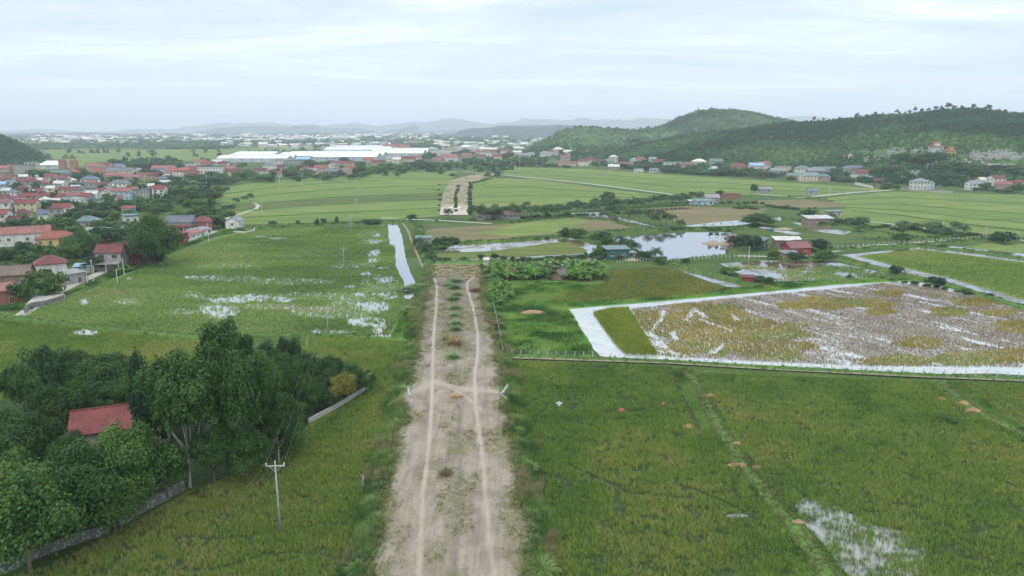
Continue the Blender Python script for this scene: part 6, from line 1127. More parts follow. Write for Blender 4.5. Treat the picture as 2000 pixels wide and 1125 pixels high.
house(346, 478, 8, 6, 5, 'shed', 'maroon', 'maroon', 80, 'maroon sheet clad house behind the white lane wall', rise=.8)
house(374, 468, 14, 5, 3.2, 'shed', 'pink', 'white', 78, 'long low faded red shed behind the white lane wall', name='shed', cat='shed', rise=.7)
house(390, 460, 12, 5, 3, 'shed', 'grey', 'white', 78, 'long low grey shed behind the white lane wall', name='shed', cat='shed', rise=.6)
house(459, 445, 6.5, 7, 4, 'gable', 'grey', 'white', 88, 'small white house with grey gable at the paddy corner')
house(446, 442, 6, 5, 3, 'gable', 'pale', 'grey', 88, 'low pale roofed annex behind the small white house', name='shed', cat='shed')
hrow([(5, 440, 10, 8, 6.5, 'gable', 'red', 'white', 10), (47, 426, 8, 7, 3.5, 'hip', 'maroon', 'cream', 10), (93, 432, 8, 8, 4.5, 'gable', 'blue', 'white', 15), (112, 432, 8, 8, 7.5, 'hip', 'red', 'grey', 25), (12, 414, 10, 8, 6.2, 'gable', 'pink', 'white', 10), (56, 413, 14, 8, 5.5, 'gable', 'red', 'cream', 8), (235, 405, 5, 5, 6.4, 'gable', 'pink', 'white', 40), (186, 405, 10, 9, 4.5, 'flat', 'teal', 'white', 5), (284, 412, 7, 6, 3.6, 'hip', 'pink', 'grey', 20), (252, 416, 8, 5, 3, 'shed', 'red', 'white', 10), (30, 440, 8, 6, 3.4, 'gable', 'maroon', 'brown', 20), (125, 415, 12, 8, 3.6, 'gable', 'red', 'cream', 12)], 'in the front left village row', 'houses of the front left village row')
hrow([(8, 396, 8, 7, 4, 'gable', 'red', 'grey', 12), (30, 392, 9, 7, 3.8, 'hip', 'maroon', 'white', 10), (62, 398, 12, 8, 5.5, 'gable', 'red', 'salmon', 8), (93, 394, 9, 7, 4.5, 'gable', 'red', 'grey', 15), (110, 397, 6, 6, 3.5, 'hip', 'red', 'white', 0), (100, 408, 10, 7, 3.6, 'gable', 'maroon', 'cream', 0), (148, 394, 10, 8, 4.8, 'gable', 'pink', 'blue', 8), (168, 402, 11, 9, 4.5, 'flat', 'teal', 'cream', 0), (180, 392, 8, 7, 8.2, 'flat', 'teal', 'white', 0), (138, 386, 16, 8, 6.2, 'gable', 'red', 'cream', 8), (100, 377, 14, 8, 6, 'flat', 'teal', 'white', 6), (75, 382, 9, 7, 4, 'gable', 'red', 'salmon', 12), (200, 385, 7, 7, 5.2, 'gable', 'red', 'white', 0), (243, 390, 13, 9, 6.4, 'gable', 'pink', 'blue', 6), (262, 382, 8, 7, 5, 'gable', 'orange', 'cream', 0), (283, 388, 12, 9, 6.5, 'flat', 'teal', 'grey', 6), (314, 388, 10, 9, 7.5, 'gable', 'red', 'white', 10), (236, 372, 17, 10, 6.5, 'hip', 'dgrey', 'white', 4), (45, 376, 9, 7, 4, 'hip', 'red', 'cream', 0)], 'in second left village row', 'houses of the second left village row')
hrow([(5, 372, 10, 8, 5.5, 'gable', 'lblue', 'grey', 8), (24, 366, 9, 8, 4.5, 'gable', 'teal', 'white', 8), (40, 364, 8, 7, 5, 'gable', 'red', 'salmon', 8), (62, 366, 10, 8, 5.5, 'gable', 'maroon', 'grey', 30), (85, 368, 10, 8, 4.5, 'hip', 'red', 'salmon', 0), (102, 358, 11, 8, 7, 'gable', 'red', 'cream', 5), (90, 362, 10, 8, 5, 'gable', 'orange', 'white', 0), (126, 361, 11, 9, 6.5, 'gable', 'red', 'white', 5), (125, 372, 12, 8, 4.5, 'hip', 'pink', 'cream', 0), (178, 364, 15, 11, 7, 'hip', 'blue', 'cream', 5), (155, 368, 14, 9, 4.5, 'flat', 'teal', 'grey', 0), (203, 370, 12, 8, 4, 'gable', 'red', 'salmon', 0), (20, 358, 12, 9, 5, 'gable', 'red', 'cream', 0), (48, 355, 10, 9, 5, 'hip', 'pink', 'salmon', 0), (6, 350, 16, 10, 6, 'flat', 'teal', 'salmon', 0), (70, 360, 9, 8, 4, 'gable', 'pink', 'white', 0), (4, 362, 9, 7, 4, 'hip', 'red', 'white', 10)], 'in the third left village row', 'houses of the third left village row')
hrow([(12, 340, 14, 10, 7, 'gable', 'pink', 'salmon', 0), (30, 338, 14, 10, 7, 'gable', 'orange', 'grey', 0), (50, 340, 18, 12, 10, 'flat', 'teal', 'grey', 10), (65, 337, 12, 10, 12, 'flat', 'teal', 'cream', 10), (122, 346, 22, 10, 5, 'gable', 'teal', 'grey', 0), (143, 344, 12, 10, 5, 'hip', 'orange', 'brick', 0), (188, 338, 20, 12, 8, 'gable', 'pink', 'salmon', 5), (205, 336, 16, 12, 8, 'gable', 'red', 'salmon', 0), (197, 346, 20, 10, 6, 'gable', 'orange', 'cream', 5), (228, 334, 18, 10, 6, 'gable', 'blue', 'white', 0), (238, 346, 32, 12, 7, 'gable', 'dgrey', 'cream', 2), (222, 352, 20, 10, 5, 'hip', 'pink', 'salmon', 0), (255, 354, 26, 10, 4.5, 'gable', 'pink', 'salmon', 0), (265, 342, 14, 10, 5, 'gable', 'grey', 'white', 0), (300, 350, 18, 10, 4.5, 'gable', 'red', 'salmon', 0), (322, 343, 24, 11, 8, 'gable', 'pink', 'blue', 2), (346, 345, 18, 11, 6, 'gable', 'orange', 'white', 0), (359, 345, 12, 10, 7, 'hip', 'orange', 'salmon', 0), (322, 350, 16, 9, 4, 'gable', 'orange', 'grey', 0), (380, 348, 14, 10, 5, 'gable', 'maroon', 'cream', 0), (374, 340, 16, 10, 6, 'hip', 'red', 'grey', 0), (414, 342, 26, 12, 9, 'flat', 'teal', 'white', 3), (398, 336, 14, 10, 5, 'gable', 'red', 'white', 0), (438, 333, 12, 10, 8, 'gable', 'maroon', 'white', 0), (450, 341, 14, 10, 7, 'gable', 'pink', 'salmon', 0), (464, 342, 22, 9, 4, 'gable', 'maroon', 'cream', 0), (392, 324, 16, 10, 6, 'gable', 'pink', 'cream', 0), (366, 330, 16, 10, 7, 'flat', 'teal', 'white', 0), (407, 328, 16, 10, 6, 'gable', 'red', 'grey', 0), (426, 326, 14, 10, 7, 'gable', 'pale', 'cream', 0)], 'in the rear left village row', 'houses of the rear left village row')
XH = []; seen = [(40, 376), (178, 364), (236, 372), (314, 388)]
while len(XH) < 46:
    u, v = rr(2, 330), rr(350, 412)
    if u > 200 and v > 385: continue
    if all(abs(u - a) > 9 or abs(v - b_) > 5 for a, b_ in seen): seen.append((u, v)); XH.append((u, v, rr(6, 10), rr(6, 8), random.choice([3.6, 4.2, 6.4, 7]), random.choice(['gable', 'flat', 'hip', 'gable']), random.choice(['pale', 'grey', 'pink', 'dgrey', 'red', 'teal', 'pale']), random.choice(['white', 'white', 'cream', 'grey', 'white']), rr(-10, 30)))
hrow(XH, 'of small infill village houses', 'small infill houses of the left village')
hrow([(510, 344, 14, 9, 6, 'gable', 'maroon', 'white', 0), (528, 338, 13, 11, 9.5, 'hip', 'dgrey', 'white', 0), (541, 345, 12, 9, 5, 'gable', 'pink', 'cream', 5), (549, 334, 12, 9, 5, 'gable', 'maroon', 'grey', 0), (567, 321, 28, 10, 5, 'flat', 'teal', 'grey', 0), (545, 322, 10, 9, 6, 'gable', 'dgrey', 'white', 0), (594, 320, 20, 10, 7, 'gable', 'lblue', 'grey', 0), (627, 337, 14, 10, 6, 'gable', 'orange', 'salmon', 0), (650, 332, 12, 10, 6, 'gable', 'dgrey', 'cream', 80), (668, 328, 30, 10, 6, 'gable', 'red', 'white', 4), (682, 340, 14, 13, 6.5, 'gable', 'orange', 'salmon', 78), (655, 340, 20, 9, 3.5, 'gable', 'dgrey', 'grey', 0), (720, 318, 14, 10, 5, 'gable', 'orange', 'salmon', 0), (740, 322, 18, 9, 4, 'gable', 'maroon', 'salmon', 0), (762, 317, 14, 9, 6, 'gable', 'grey', 'cream', 0), (776, 319, 12, 10, 6, 'gable', 'pale', 'white', 0), (798, 319, 20, 11, 7, 'gable', 'red', 'cream', 10), (815, 314, 14, 10, 5, 'gable', 'orange', 'white', 0), (610, 340, 12, 9, 4, 'gable', 'grey', 'salmon', 0), (598, 335, 12, 9, 4, 'hip', 'red', 'cream', 0), (708, 313, 14, 10, 5, 'gable', 'dgrey', 'white', 0), (690, 314, 40, 9, 6, 'flat', 'teal', 'grey', 0)], 'in the strip before the factory', 'houses in the strip before the factory')
hrow([(855, 318, 14, 9, 5, 'gable', 'pink', 'salmon', 0), (878, 315, 26, 14, 7, 'gable', 'pink', 'white', 10), (895, 314, 12, 10, 4, 'gable', 'orange', 'salmon', 0), (912, 309, 18, 10, 6, 'gable', 'pink', 'salmon', 0), (928, 303, 18, 10, 6, 'gable', 'pink', 'cream', 0), (940, 312, 14, 10, 6, 'gable', 'red', 'salmon', 0), (948, 308, 20, 12, 10, 'hip', 'pink', 'white', 0), (962, 306, 18, 11, 9, 'gable', 'red', 'salmon', 0), (972, 312, 14, 10, 6, 'gable', 'red', 'cream', 0), (996, 308, 16, 10, 9, 'hip', 'red', 'salmon', 0), (1010, 305, 16, 10, 7, 'gable', 'pale', 'white', 0), (985, 300, 16, 10, 6, 'gable', 'red', 'white', 0), (905, 300, 16, 10, 5, 'flat', 'teal', 'grey', 0)], 'in the hamlet right of the factory', 'houses of the hamlet right of the factory')
hrow([(1022, 308, 18, 10, 5, 'gable', 'grey', 'grey', 0), (1037, 306, 12, 10, 8, 'flat', 'teal', 'white', 0), (1065, 307, 18, 11, 7, 'hip', 'grey', 'white', 0), (1080, 305, 14, 10, 8, 'gable', 'maroon', 'white', 0), (1090, 303, 18, 11, 10, 'hip', 'pale', 'cream', 0), (1108, 303, 14, 10, 6, 'gable', 'pale', 'white', 0), (1104, 319, 14, 10, 9, 'gable', 'pink', 'grey', 0), (1107, 324, 26, 9, 4, 'gable', 'pink', 'cream', 0), (1138, 324, 14, 9, 6.5, 'gable', 'red', 'white', 4), (1152, 320, 16, 10, 6, 'hip', 'red', 'cream', 0), (1170, 321, 18, 10, 5, 'gable', 'red', 'grey', 0), (1185, 321, 20, 10, 5, 'gable', 'teal', 'grey', 0), (1198, 318, 12, 10, 9, 'hip', 'pale', 'cream', 0), (1198, 331, 14, 9, 4, 'gable', 'pale', 'salmon', 0), (1222, 328, 18, 10, 5, 'gable', 'pink', 'cream', 0), (1237, 322, 9, 8, 7, 'gable', 'pale', 'blue', 60), (1251, 320, 14, 11, 7, 'hip', 'orange', 'cream', 0), (1274, 319, 9, 8, 6, 'gable', 'grey', 'blue', 0), (1247, 336, 10, 8, 4, 'flat', 'teal', 'white', 0), (1286, 323, 16, 9, 5, 'gable', 'red', 'white', 0), (1314, 327, 22, 11, 6.5, 'flat', 'teal', 'white', 2), (1342, 331, 12, 9, 6, 'gable', 'pink', 'salmon', 20), (1365, 325, 16, 10, 6, 'hip', 'pale', 'white', 0), (1397, 326, 14, 9, 7, 'gable', 'teal', 'grey', 0), (1393, 337, 10, 8, 4.5, 'gable', 'pale', 'white', 40), (1441, 335, 18, 12, 6, 'hip', 'red', 'salmon', 2), (1476, 334, 16, 10, 6.5, 'gable', 'lblue', 'white', 0), (1491, 332, 12, 9, 7, 'gable', 'orange', 'white', 0), (1280, 337, 14, 8, 3, 'gable', 'teal', 'white', 0)], 'below the low and long hills', 'houses below the low hill')
hrow([(1516, 342, 14, 9, 5, 'gable', 'grey', 'grey', 0), (1528, 337, 15, 9, 7, 'flat', 'teal', 'cream', 0), (1566, 346, 14, 10, 9, 'hip', 'teal', 'white', 0), (1549, 350, 14, 8, 4, 'gable', 'teal', 'grey', 0), (1592, 346, 18, 12, 7, 'hip', 'grey', 'grey', 0), (1580, 354, 18, 9, 5.5, 'shed', 'teal', 'cream', 8), (1606, 354, 12, 8, 5, 'hip', 'teal', 'salmon', 0), (1615, 340, 16, 9, 5, 'gable', 'teal', 'grey', 0), (1666, 338, 22, 10, 5, 'hip', 'dgrey', 'grey', 0), (1678, 351, 13, 9, 7.5, 'gable', 'red', 'grey', 5, (2.5, 'maroon', 2.8)), (1668, 354, 8, 7, 4, 'gable', 'grey', 'grey', 0), (1694, 352, 8, 6, 3, 'shed', 'grey', 'grey', 0), (1795, 369, 13, 9, 6.5, 'hip', 'grey', 'white', 15), (1812, 369, 5, 8, 6, 'gable', 'teal', 'blue', 80), (1905, 371, 14, 9, 5.5, 'gable', 'grey', 'white', 10), (1920, 366, 10, 8, 6, 'gable', 'pale', 'cream', 0), (1900, 367, 10, 8, 3, 'gable', 'red', 'brick', 0), (1943, 369, 11, 9, 9, 'gable', 'red', 'white', 5), (1958, 370, 16, 8, 4.5, 'gable', 'pink', 'salmon', 0), (1988, 372, 9, 8, 7, 'hip', 'red', 'salmon', 20), (1975, 368, 10, 8, 4, 'gable', 'pink', 'white', 0)], 'below the long hill at right', 'houses below the long hill')
# --- farms in the middle ---
house(1202, 504, 9, 7, 4.2, 'shed', 'teal', 'dgreen', 8, 'dark green metal shed with a pale teal roof by the big pond', name='shed', cat='shed', rise=.35)
house(1229, 503, 4, 3.5, 2.2, 'shed', 'grey', 'grey', 10, 'small grey hut among rubble right of the green shed', name='hut', cat='hut', rise=.3)
house(828, 478, 6.5, 5, 3.4, 'shed', 'teal', 'grey', 4, 'teal roofed grey hut at the left end of the fish pond', name='hut', cat='hut', rise=.4)
house(993, 539, 4.4, 3, 2.2, 'gable', 'red', 'maroon', 0, 'small red sheet metal shed in the banana grove', name='shed', cat='shed', win=False, rise=.5)
house(949, 516, 1.6, 1.4, 2.0, 'gable', 'pale', 'white', 20, 'tiny white shrine hut at the edge of the road end', name='shrine', cat='shrine', win=False)
house(1093, 544, 5, 4.2, 1.9, 'gable', 'thatch', 'brown', 55, 'low dark thatched hut in the banana grove', name='hut', cat='hut', win=False)
house(1460, 552, 3.6, 2.4, 2.2, 'shed', 'red', 'maroon', -10, 'small red hut by the slanting pond', name='hut', cat='hut', win=False, rise=.3)
house(1536, 483, 11, 6, 3.6, 'shed', 'pale', 'brown', -4, 'white sheet roofed farm shed on the pond spit', name='shed', cat='shed', rise=.8)
house(1553, 497, 9, 7, 3.4, 'gable', 'pink', 'maroon', 12, 'red roofed farm house with maroon gable')
house(1540, 503, 6, 4, 2.2, 'shed', 'grey', 'brown', 10, 'grey lean-to below the red roofed farm house', name='shed', cat='shed', win=False, rise=.5)
house(1481, 484, 10, 6, 4, 'shed', 'dgrey', 'dgreen', 60, 'dark green metal farm building behind trees', name='shed', cat='shed', rise=.5)
house(1433, 477, 7, 5, 3.6, 'shed', 'thatch', 'brown', 60, 'brown shack at the pond spit', name='shack', cat='hut', rise=.8)
house(1420, 472, 4, 4, 3, 'flat', 'teal', 'white', 50, 'white pump hut left of the brown shack', name='hut', cat='hut')
house(1596, 436, 14, 8, 3.2, 'shed', 'pale', 'brown', 4, 'open shed with a wide white sheet roof', name='shed', cat='shed', rise=.8)
house(1627, 420, 9, 5, 2.5, 'shed', 'teal', 'grey', 4, 'low pale teal shed right of the big dark tree', name='shed', cat='shed', rise=.4)
house(1373, 401, 12, 8, 3.4, 'shed', 'teal', 'blue', 6, 'blue walled farm shed with pale teal roof', name='shed', cat='shed', rise=.7)
house(1388, 396, 10, 7, 4, 'gable', 'grey', 'grey', 6, 'grey roofed farm building behind the blue walled shed', name='shed', cat='shed')
house(1357, 399, 9, 4, 2.6, 'shed', 'pale', 'white', 6, 'low white farm annex left of the blue walled shed', name='shed', cat='shed', rise=.4)
house(1424, 388, 14, 7, 3.0, 'flat', 'pink', 'brick', 4, 'low unroofed red brick building')
house(1490, 376, 12, 5, 3, 'gable', 'grey', 'grey', 5, 'grey roofed shed behind the lone dark tree', name='shed', cat='shed')
house(1586, 379, 8, 5, 3, 'gable', 'teal', 'grey', 5, 'tiny teal roofed hut at the lane bend', name='hut', cat='hut')
house(975, 427, 24, 6, 2.8, 'gable', 'thatch', 'stone', 2, 'long low grey barn behind the coconut row', name='barn', cat='barn')
house(945, 429, 8, 5, 2.4, 'gable', 'thatch', 'stone', 2, 'small stone walled stable left of the long grey barn', name='shed', cat='shed')
# --- red roofed house in the grove ---
gx_, gy_ = P(258, 850).x, P(258, 850).y
e = house(0, 0, 13.5, 9, 4.0, 'gable', 'maroon' if 0 else 'red', 'grey', 22, 'red sheet roofed house hidden in the foreground grove', p=Vector((gx_, gy_ - 2, 0)), rise=2.2)
house(0, 0, 5.5, 4.5, 3.0, 'shed', 'teal', 'grey', 22, 'pale blue green awning at the corner of the red roof', name='awning', cat='shed', p=Vector((P(186, 872).x, P(186, 872).y - 1, 0)), win=False, rise=.4)
house(0, 0, 3, 3, 2.6, 'shed', 'grey', 'maroon', 22, 'small maroon shack right of the red roofed house', name='shack', cat='hut', p=Vector((P(300, 850).x, P(300, 850).y, 0)), win=False, rise=.3)
house(490, 735, 5, 4, 3.4, 'gable', 'red', 'brown', 10, 'little red roof peeping out at the top of the grove', name='hut', cat='hut')
# water tanks
def tank(px, py, z, mt, lb):
    p = P(px, py); e = empty('water_tank', (p.x, p.y, z), lb, 'water tank'); b = MB(); b.tube([(0, 0, .5), (0, 0, .55), (0, 0, 1.7), (0, 0, 1.95), (0, 0, 2.05)], [.1, .62, .62, .4, .1], 12); put('barrel', b.build('barrel', M[mt], True), parent=e)
    b = MB()
    for sx in (-.4, .4):
        for sy in (-.4, .4): b.box(sx - .04, sx + .04, sy - .04, sy + .04, 0, .54)
    put('stand', b.build('stand', M['metal']), parent=e)
M['tankblue'] = paint('blue plastic', (.03, .16, .42), .4)
tank(257 + 8, 447 - 8, 7.2, 'tankblue', 'blue water tank on the white flat roofed block'); tank(378, 452, 3.5, 'tankblue', 'blue water tank behind the white lane wall'); tank(1507, 462, 2, 'tankblue', 'blue water tank at the pond farm'); tank(40, 404, 4, 'tankblue', 'blue water tank among the far left houses')
# --- factory: long low white sheds ---
M['fwhite'] = paint('white sheet roof', (.70, .72, .74), .6, .12, .05); M['fwall'] = paint('factory wall', (.50, .55, .58), .8)
def shed_hall(x0, x1, py, dp, h, label, mat='fwhite', rise=3.0, bays=1, z=0, rot=0):
    a, b_ = P(x0, py), P(x1, py); w = b_.x - a.x; bd = dp / bays; e = empty('factory_hall', ((a.x + b_.x) / 2, a.y + dp / 2, z), label, 'factory', 'factory halls', R(rot)); wm = MB(); wm.box(-w / 2, w / 2, -dp / 2, dp / 2, 0, h)
    for i in range(bays):
        yc = -dp / 2 + bd * (i + .5); W = w / 2 + .8; D = bd / 2 + (.0 if bays > 1 else .8); r = rise
        for s in (-1, 1): wm.add(([(s * w / 2, yc - D + .1, h), (s * w / 2, yc + D - .1, h), (s * w / 2, yc, h + r - .25)], [(0, 1, 2)[::s]]))
        rb = MB()
        for s in (-1, 1): rb.add(([(-W, yc + s * D, h + .05), (W, yc + s * D, h + .05), (W, yc, h + r), (-W, yc, h + r), (-W, yc + s * D, h - .2), (W, yc + s * D, h - .2), (W, yc, h + r - .25), (-W, yc, h + r - .25)], [(0, 1, 2, 3)[::s], (4, 5, 6, 7)[::-s], (0, 1, 5, 4)[::-s], (1, 2, 6, 5)[::-s], (3, 0, 4, 7)[::-s]]))
        rb.box(-W * .92, W * .92, yc - 1.2, yc + 1.2, h + r - .2, h + r + .9)
        put('roof', rb.build('roof', M[mat]), parent=e)
    put('wall', wm.build('wall', M['fwall']), parent=e); n = int(w / 14)
    for i in range(n): o = put('window', WM2, parent=e, loc=(-w / 2 + w * (i + .5) / n, -dp / 2, h * .6)); o.scale = (2.6, 1, .7)
    return e
shed_hall(424, 560, 317, 60, 6, 'leftmost long white factory hall', rise=4, bays=2)
shed_hall(545, 640, 313, 90, 7, 'second white factory hall from the left with low gable', rise=5, bays=2)
shed_hall(612, 735, 315, 110, 7, 'broad white factory hall in the middle', rise=6, bays=2)
shed_hall(725, 826, 308, 120, 8, 'right hand white factory hall with twin ridges', rise=6, bays=2)
shed_hall(632, 760, 300, 160, 8, 'rear long white factory hall', rise=5, bays=2)
shed_hall(650, 745, 295, 120, 7, 'farthest thin white factory hall', rise=4)
shed_hall(450, 530, 309, 80, 6, 'thin white factory hall at the back left', rise=4)
hrow([(845, 303, 50, 16, 9, 'flat', 'teal', 'white', 0), (868, 304, 50, 16, 11, 'flat', 'teal', 'white', 0), (880, 298, 40, 14, 11, 'flat', 'teal', 'cream', 0), (775, 297, 60, 14, 12, 'gable', 'orange', 'salmon', 0), (770, 291, 16, 14, 22, 'flat', 'teal', 'brown', 0), (817, 283, 34, 14, 12, 'flat', 'teal', 'yellow', 0)], 'of the big blocks beside the factory', 'blocks beside the factory')
shed_hall(75, 114, 330, 36, 5, 'white curved looking warehouse in the left village', rise=4)
# orange gate towers
for px, py, lb in [(124, 332, 'left orange brick tower in the left village'), (146, 333, 'right orange brick tower in the left village')]:
    p = P(px, py); e = empty('brick_tower', (p.x, p.y, 0), lb, 'tower'); b = MB(); b.box(-3.6, 3.6, -3, 3, 0, 11).box(-4, 4, -3.4, 3.4, 11, 11.8).box(-3, 3, -2.5, 2.5, 11.8, 13.4); put('wall', b.build('wall', paint('orange brick', (.36, .20, .12))), parent=e); o = put('window', WM2, parent=e, loc=(0, -3, 7))
# --- hillside cemetery and pagoda ---
def tomb(px, py, w, d, label, big=False, n=3):
    p = on_land(px, py); e = empty('tomb', (p.x, p.y, p.z + .8), label, 'tomb', 'hillside tombs'); b = MB(); b.box(-w / 2, w / 2, -d / 2, d / 2, -3, .5).box(-w / 2, w / 2, d / 2 - .4, d / 2, .5, 1.8).box(-w / 2, -w / 2 + .4, -d / 2, d / 2 - .4, .5, 1.3).box(w / 2 - .4, w / 2, -d / 2, d / 2 - .4, .5, 1.3); put('terrace', b.build('terrace', M['pole']), parent=e)
    for i in range(n):
        x = -w / 2 + w * (i + .5) / n; b = MB(); b.box(x - 1, x + 1, -1, 1, .5, 1.3).box(x - .6, x + .6, -.5, .5, 1.3, 2.9); b.add(([(x - 1.2, -1, 2.9), (x + 1.2, -1, 2.9), (x + 1.2, 1, 2.9), (x - 1.2, 1, 2.9), (x, 0, 4.0)], [(0, 1, 4), (1, 2, 4), (2, 3, 4), (3, 0, 4), (3, 2, 1, 0)])); put('gravestone', b.build('gravestone', M['w_grey']), parent=e)
for i, (px, py, w, d) in enumerate([(1757, 298, 22, 12), (1775, 296, 18, 12), (1790, 302, 16, 14), (1793, 296, 14, 8), (1848, 300, 12, 8), (1715, 313, 30, 10), (1925, 309, 26, 10), (1945, 304, 22, 12), (1960, 300, 16, 12), (1900, 320, 30, 6), (1985, 308, 18, 10), (1775, 348, 18, 12), (1787, 342, 12, 8), (1820, 330, 12, 8), (1840, 324, 16, 8), (1905, 303, 8, 6)]): tomb(px, py, w, d, 'pale walled hillside tomb, %s listed by height' % words(i + 1) if 0 else 'pale walled tomb terrace, %s from the left on the hillside' % words(1 + sorted([1757, 1775, 1790, 1793, 1848, 1715, 1925, 1945, 1960, 1900, 1985, 1775.5, 1787, 1820, 1840, 1905]).index(px if i != 11 else 1775.5)), n=2 + i % 3)
for px, py, s, lb, wc, rc in [(1827, 296, 1.2, 'small pagoda with red upturned roofs on the hillside', 'w_white', 'r_orange'), (1855, 302, .9, 'yellow pointed shrine right of the pagoda', 'w_yellow', 'r_orange'), (1650, 312, .6, 'pink little shrine, left of a pair on the hill', 'w_salmon', 'r_pink'), (1661, 312, .7, 'cream little shrine, right of a pair on the hill', 'w_cream', 'r_pale')]:
    p = on_land(px, py); e = empty('shrine', (p.x, p.y, p.z), lb, 'shrine'); b = MB(); b.box(-5 * s, 5 * s, -3 * s, 3 * s, -4, 4 * s).box(-2.5 * s, 2.5 * s, -2 * s, 2 * s, 4 * s, 7 * s); put('wall', b.build('wall', M[wc]), parent=e)
    for z_, W_ in ((4 * s, 6.5 * s), (7 * s, 3.8 * s)):
        b = MB(); V = [(-W_, -W_ * .6, z_), (W_, -W_ * .6, z_), (W_, W_ * .6, z_), (-W_, W_ * .6, z_), (-W_ * .5, 0, z_ + 1.6 * s), (W_ * .5, 0, z_ + 1.6 * s)]; b.add((V, [(0, 1, 5, 4), (1, 2, 5), (2, 3, 4, 5), (3, 0, 4), (3, 2, 1, 0)]))
        for sx in (-1, 1): b.add(([(sx * W_, -W_ * .6, z_), (sx * W_ * 1.12, -W_ * .68, z_ + .9 * s), (sx * W_ * .85, -W_ * .55, z_ + .1)], [(0, 1, 2), (2, 1, 0)]))
        put('roof', b.build('roof', M[rc]), parent=e)
p = on_land(1958, 329); e = empty('cemetery_wall', (p.x, p.y, p.z + 1), 'long white cemetery wall low on the hill at the right', 'wall'); b = MB(); b.box(-15, 15, -.3, .3, -3, 3.2)
for i in range(9): b.box(-15 + i * 3.7, -14.5 + i * 3.7, -.45, -.3, -3, 3.6)
put('wall', b.build('wall', M['w_white']), parent=e)
p = P(1715, 366); e = empty('village_gate', (p.x, p.y, 0), 'red arched village gate at the foot of the long hill', 'gate'); b = MB(); b.box(-4, -3, -.6, .6, 0, 6).box(3, 4, -.6, .6, 0, 6); put('pillars', b.build('pillars', M['w_maroon']), parent=e); b = MB(); b.box(-5, 5, -.7, .7, 6, 7.2).box(-3.5, 3.5, -.5, .5, 7.2, 8.2); put('beam', b.build('beam', M['r_pink']), parent=e)
# --- far town: hundreds of small houses ---
TW = [paint('town wall %d' % i, c) for i, c in enumerate([(.62, .63, .62), (.56, .54, .50), (.60, .52, .49), (.62, .64, .66)])]; TR = [M['r_pale'], M['r_pink'], M['r_orange'], M['r_grey'], M['w_white']]
def town_mesh(w, d, h, flat_, mi, ri):
    b = MB(); b.box(-w / 2, w / 2, -d / 2, d / 2, -.5, h, 0)
    if flat_: b.box(-w / 2 - .3, w / 2 + .3, -d / 2 - .3, d / 2 + .3, h, h + .5, 1).box(-w / 5, w / 4, -d / 5, d / 4, h + .5, h + 2.6, 0)
    else:
        W, D = w / 2 + .6, d / 2 + .6; b.add(([(-W, -D, h), (W, -D, h), (W, D, h), (-W, D, h), (-W, 0, h + 2.6), (W, 0, h + 2.6)], [(0, 1, 5, 4), (2, 3, 4, 5), (1, 2, 5), (3, 0, 4), (3, 2, 1, 0)]), 1)
    return b, [TW[mi], TR[ri]]
TP = []
DSC = ['white flat roofed', 'cream pink roofed', 'dusty pink orange roofed', 'grey block like', 'white pale roofed', 'cream walled', 'pink flat roofed', 'low grey', 'tall white', 'cream flat roofed', 'narrow pink', 'grey walled']
for i in range(12):
    b, ms = town_mesh(rr(11, 22), rr(9, 13), rr(4, 11), i % 3 == 0, i % 4, [4, 1, 3, 4, 0][i % 5]); TP.append((b, ms, b.build('far_house', ms)))
def townpts(poly, n):
    xs = [p[0] for p in poly]; yy = [p[1] for p in poly]; out = []
    while len(out) < n:
        u, v = rr(min(xs), max(xs)), rr(min(yy), max(yy))
        if inpoly(np.array([u]), np.array([v]), poly)[0] and fbm(np.array([u]), np.array([v * 5]), 30, 2)[0] > .36: out.append((u, v))
    return out
near = townpts([(500, 285), (1035, 281), (1018, 300), (830, 298), (780, 290), (500, 290)], 130) + townpts([(380, 277), (1060, 271), (1035, 284), (500, 287), (400, 284)], 165)
areas = [('in the town left of centre', 0, 700), ('in the town above the factory', 700, 850), ('in the town right of the factory', 850, 1200)]
near.sort(key=lambda q: q[1], reverse=True)
for where, a, b_ in areas:
    for q in [q for q in near if a <= q[0] < b_]:
        p = P(*q); ti = random.randrange(12); o = put('far_house', TP[ti][2], loc=(p.x, p.y, 0)); o.rotation_euler[2] = rr(-.5, .5); s = rr(.75, 1.15); o.scale = (s, s, s); tag(o, 'small hazy %s house %s' % (DSC[ti], where), 'house', 'far houses ' + where)
far_pts = townpts([(-20, 284), (420, 280), (420, 270), (-20, 274)], 260) + townpts([(380, 278), (1060, 270), (1060, 264), (380, 266)], 650) + townpts([(60, 278), (400, 276), (1000, 268), (1000, 264), (60, 266)], 400) + [(rr(800, 940), rr(257, 261)) for _ in range(120)] + [(rr(900, 1060), rr(262, 268)) for _ in range(120)]
Vs = []; Fq = []; mi_ = []; off = 0
tb = MB(); tmats = TW + TR
for q in far_pts:
    p = P(*q); t_ = TP[random.randrange(12)]; s = rr(.7, 1.2) * min(1.7, max(1, p.y / 3000)); c, sn = math.cos(rr(-.5, .5)), 0; k = len(tb.V)
    tb.V += [(p.x + v[0] * s, p.y + v[1] * s, v[2] * s) for v in t_[0].V]; tb.F += [tuple(i + k for i in f) for f in t_[0].F]; ia, ib = TW.index(t_[1][0]), 4 + TR.index(t_[1][1]); tb.m += [ia if m_ == 0 else ib for m_ in t_[0].m]
o = put('distant_town', tb.build('distant_town', tmats)); tag(o, 'countless tiny pale houses of the distant town', 'town', kind='stuff')

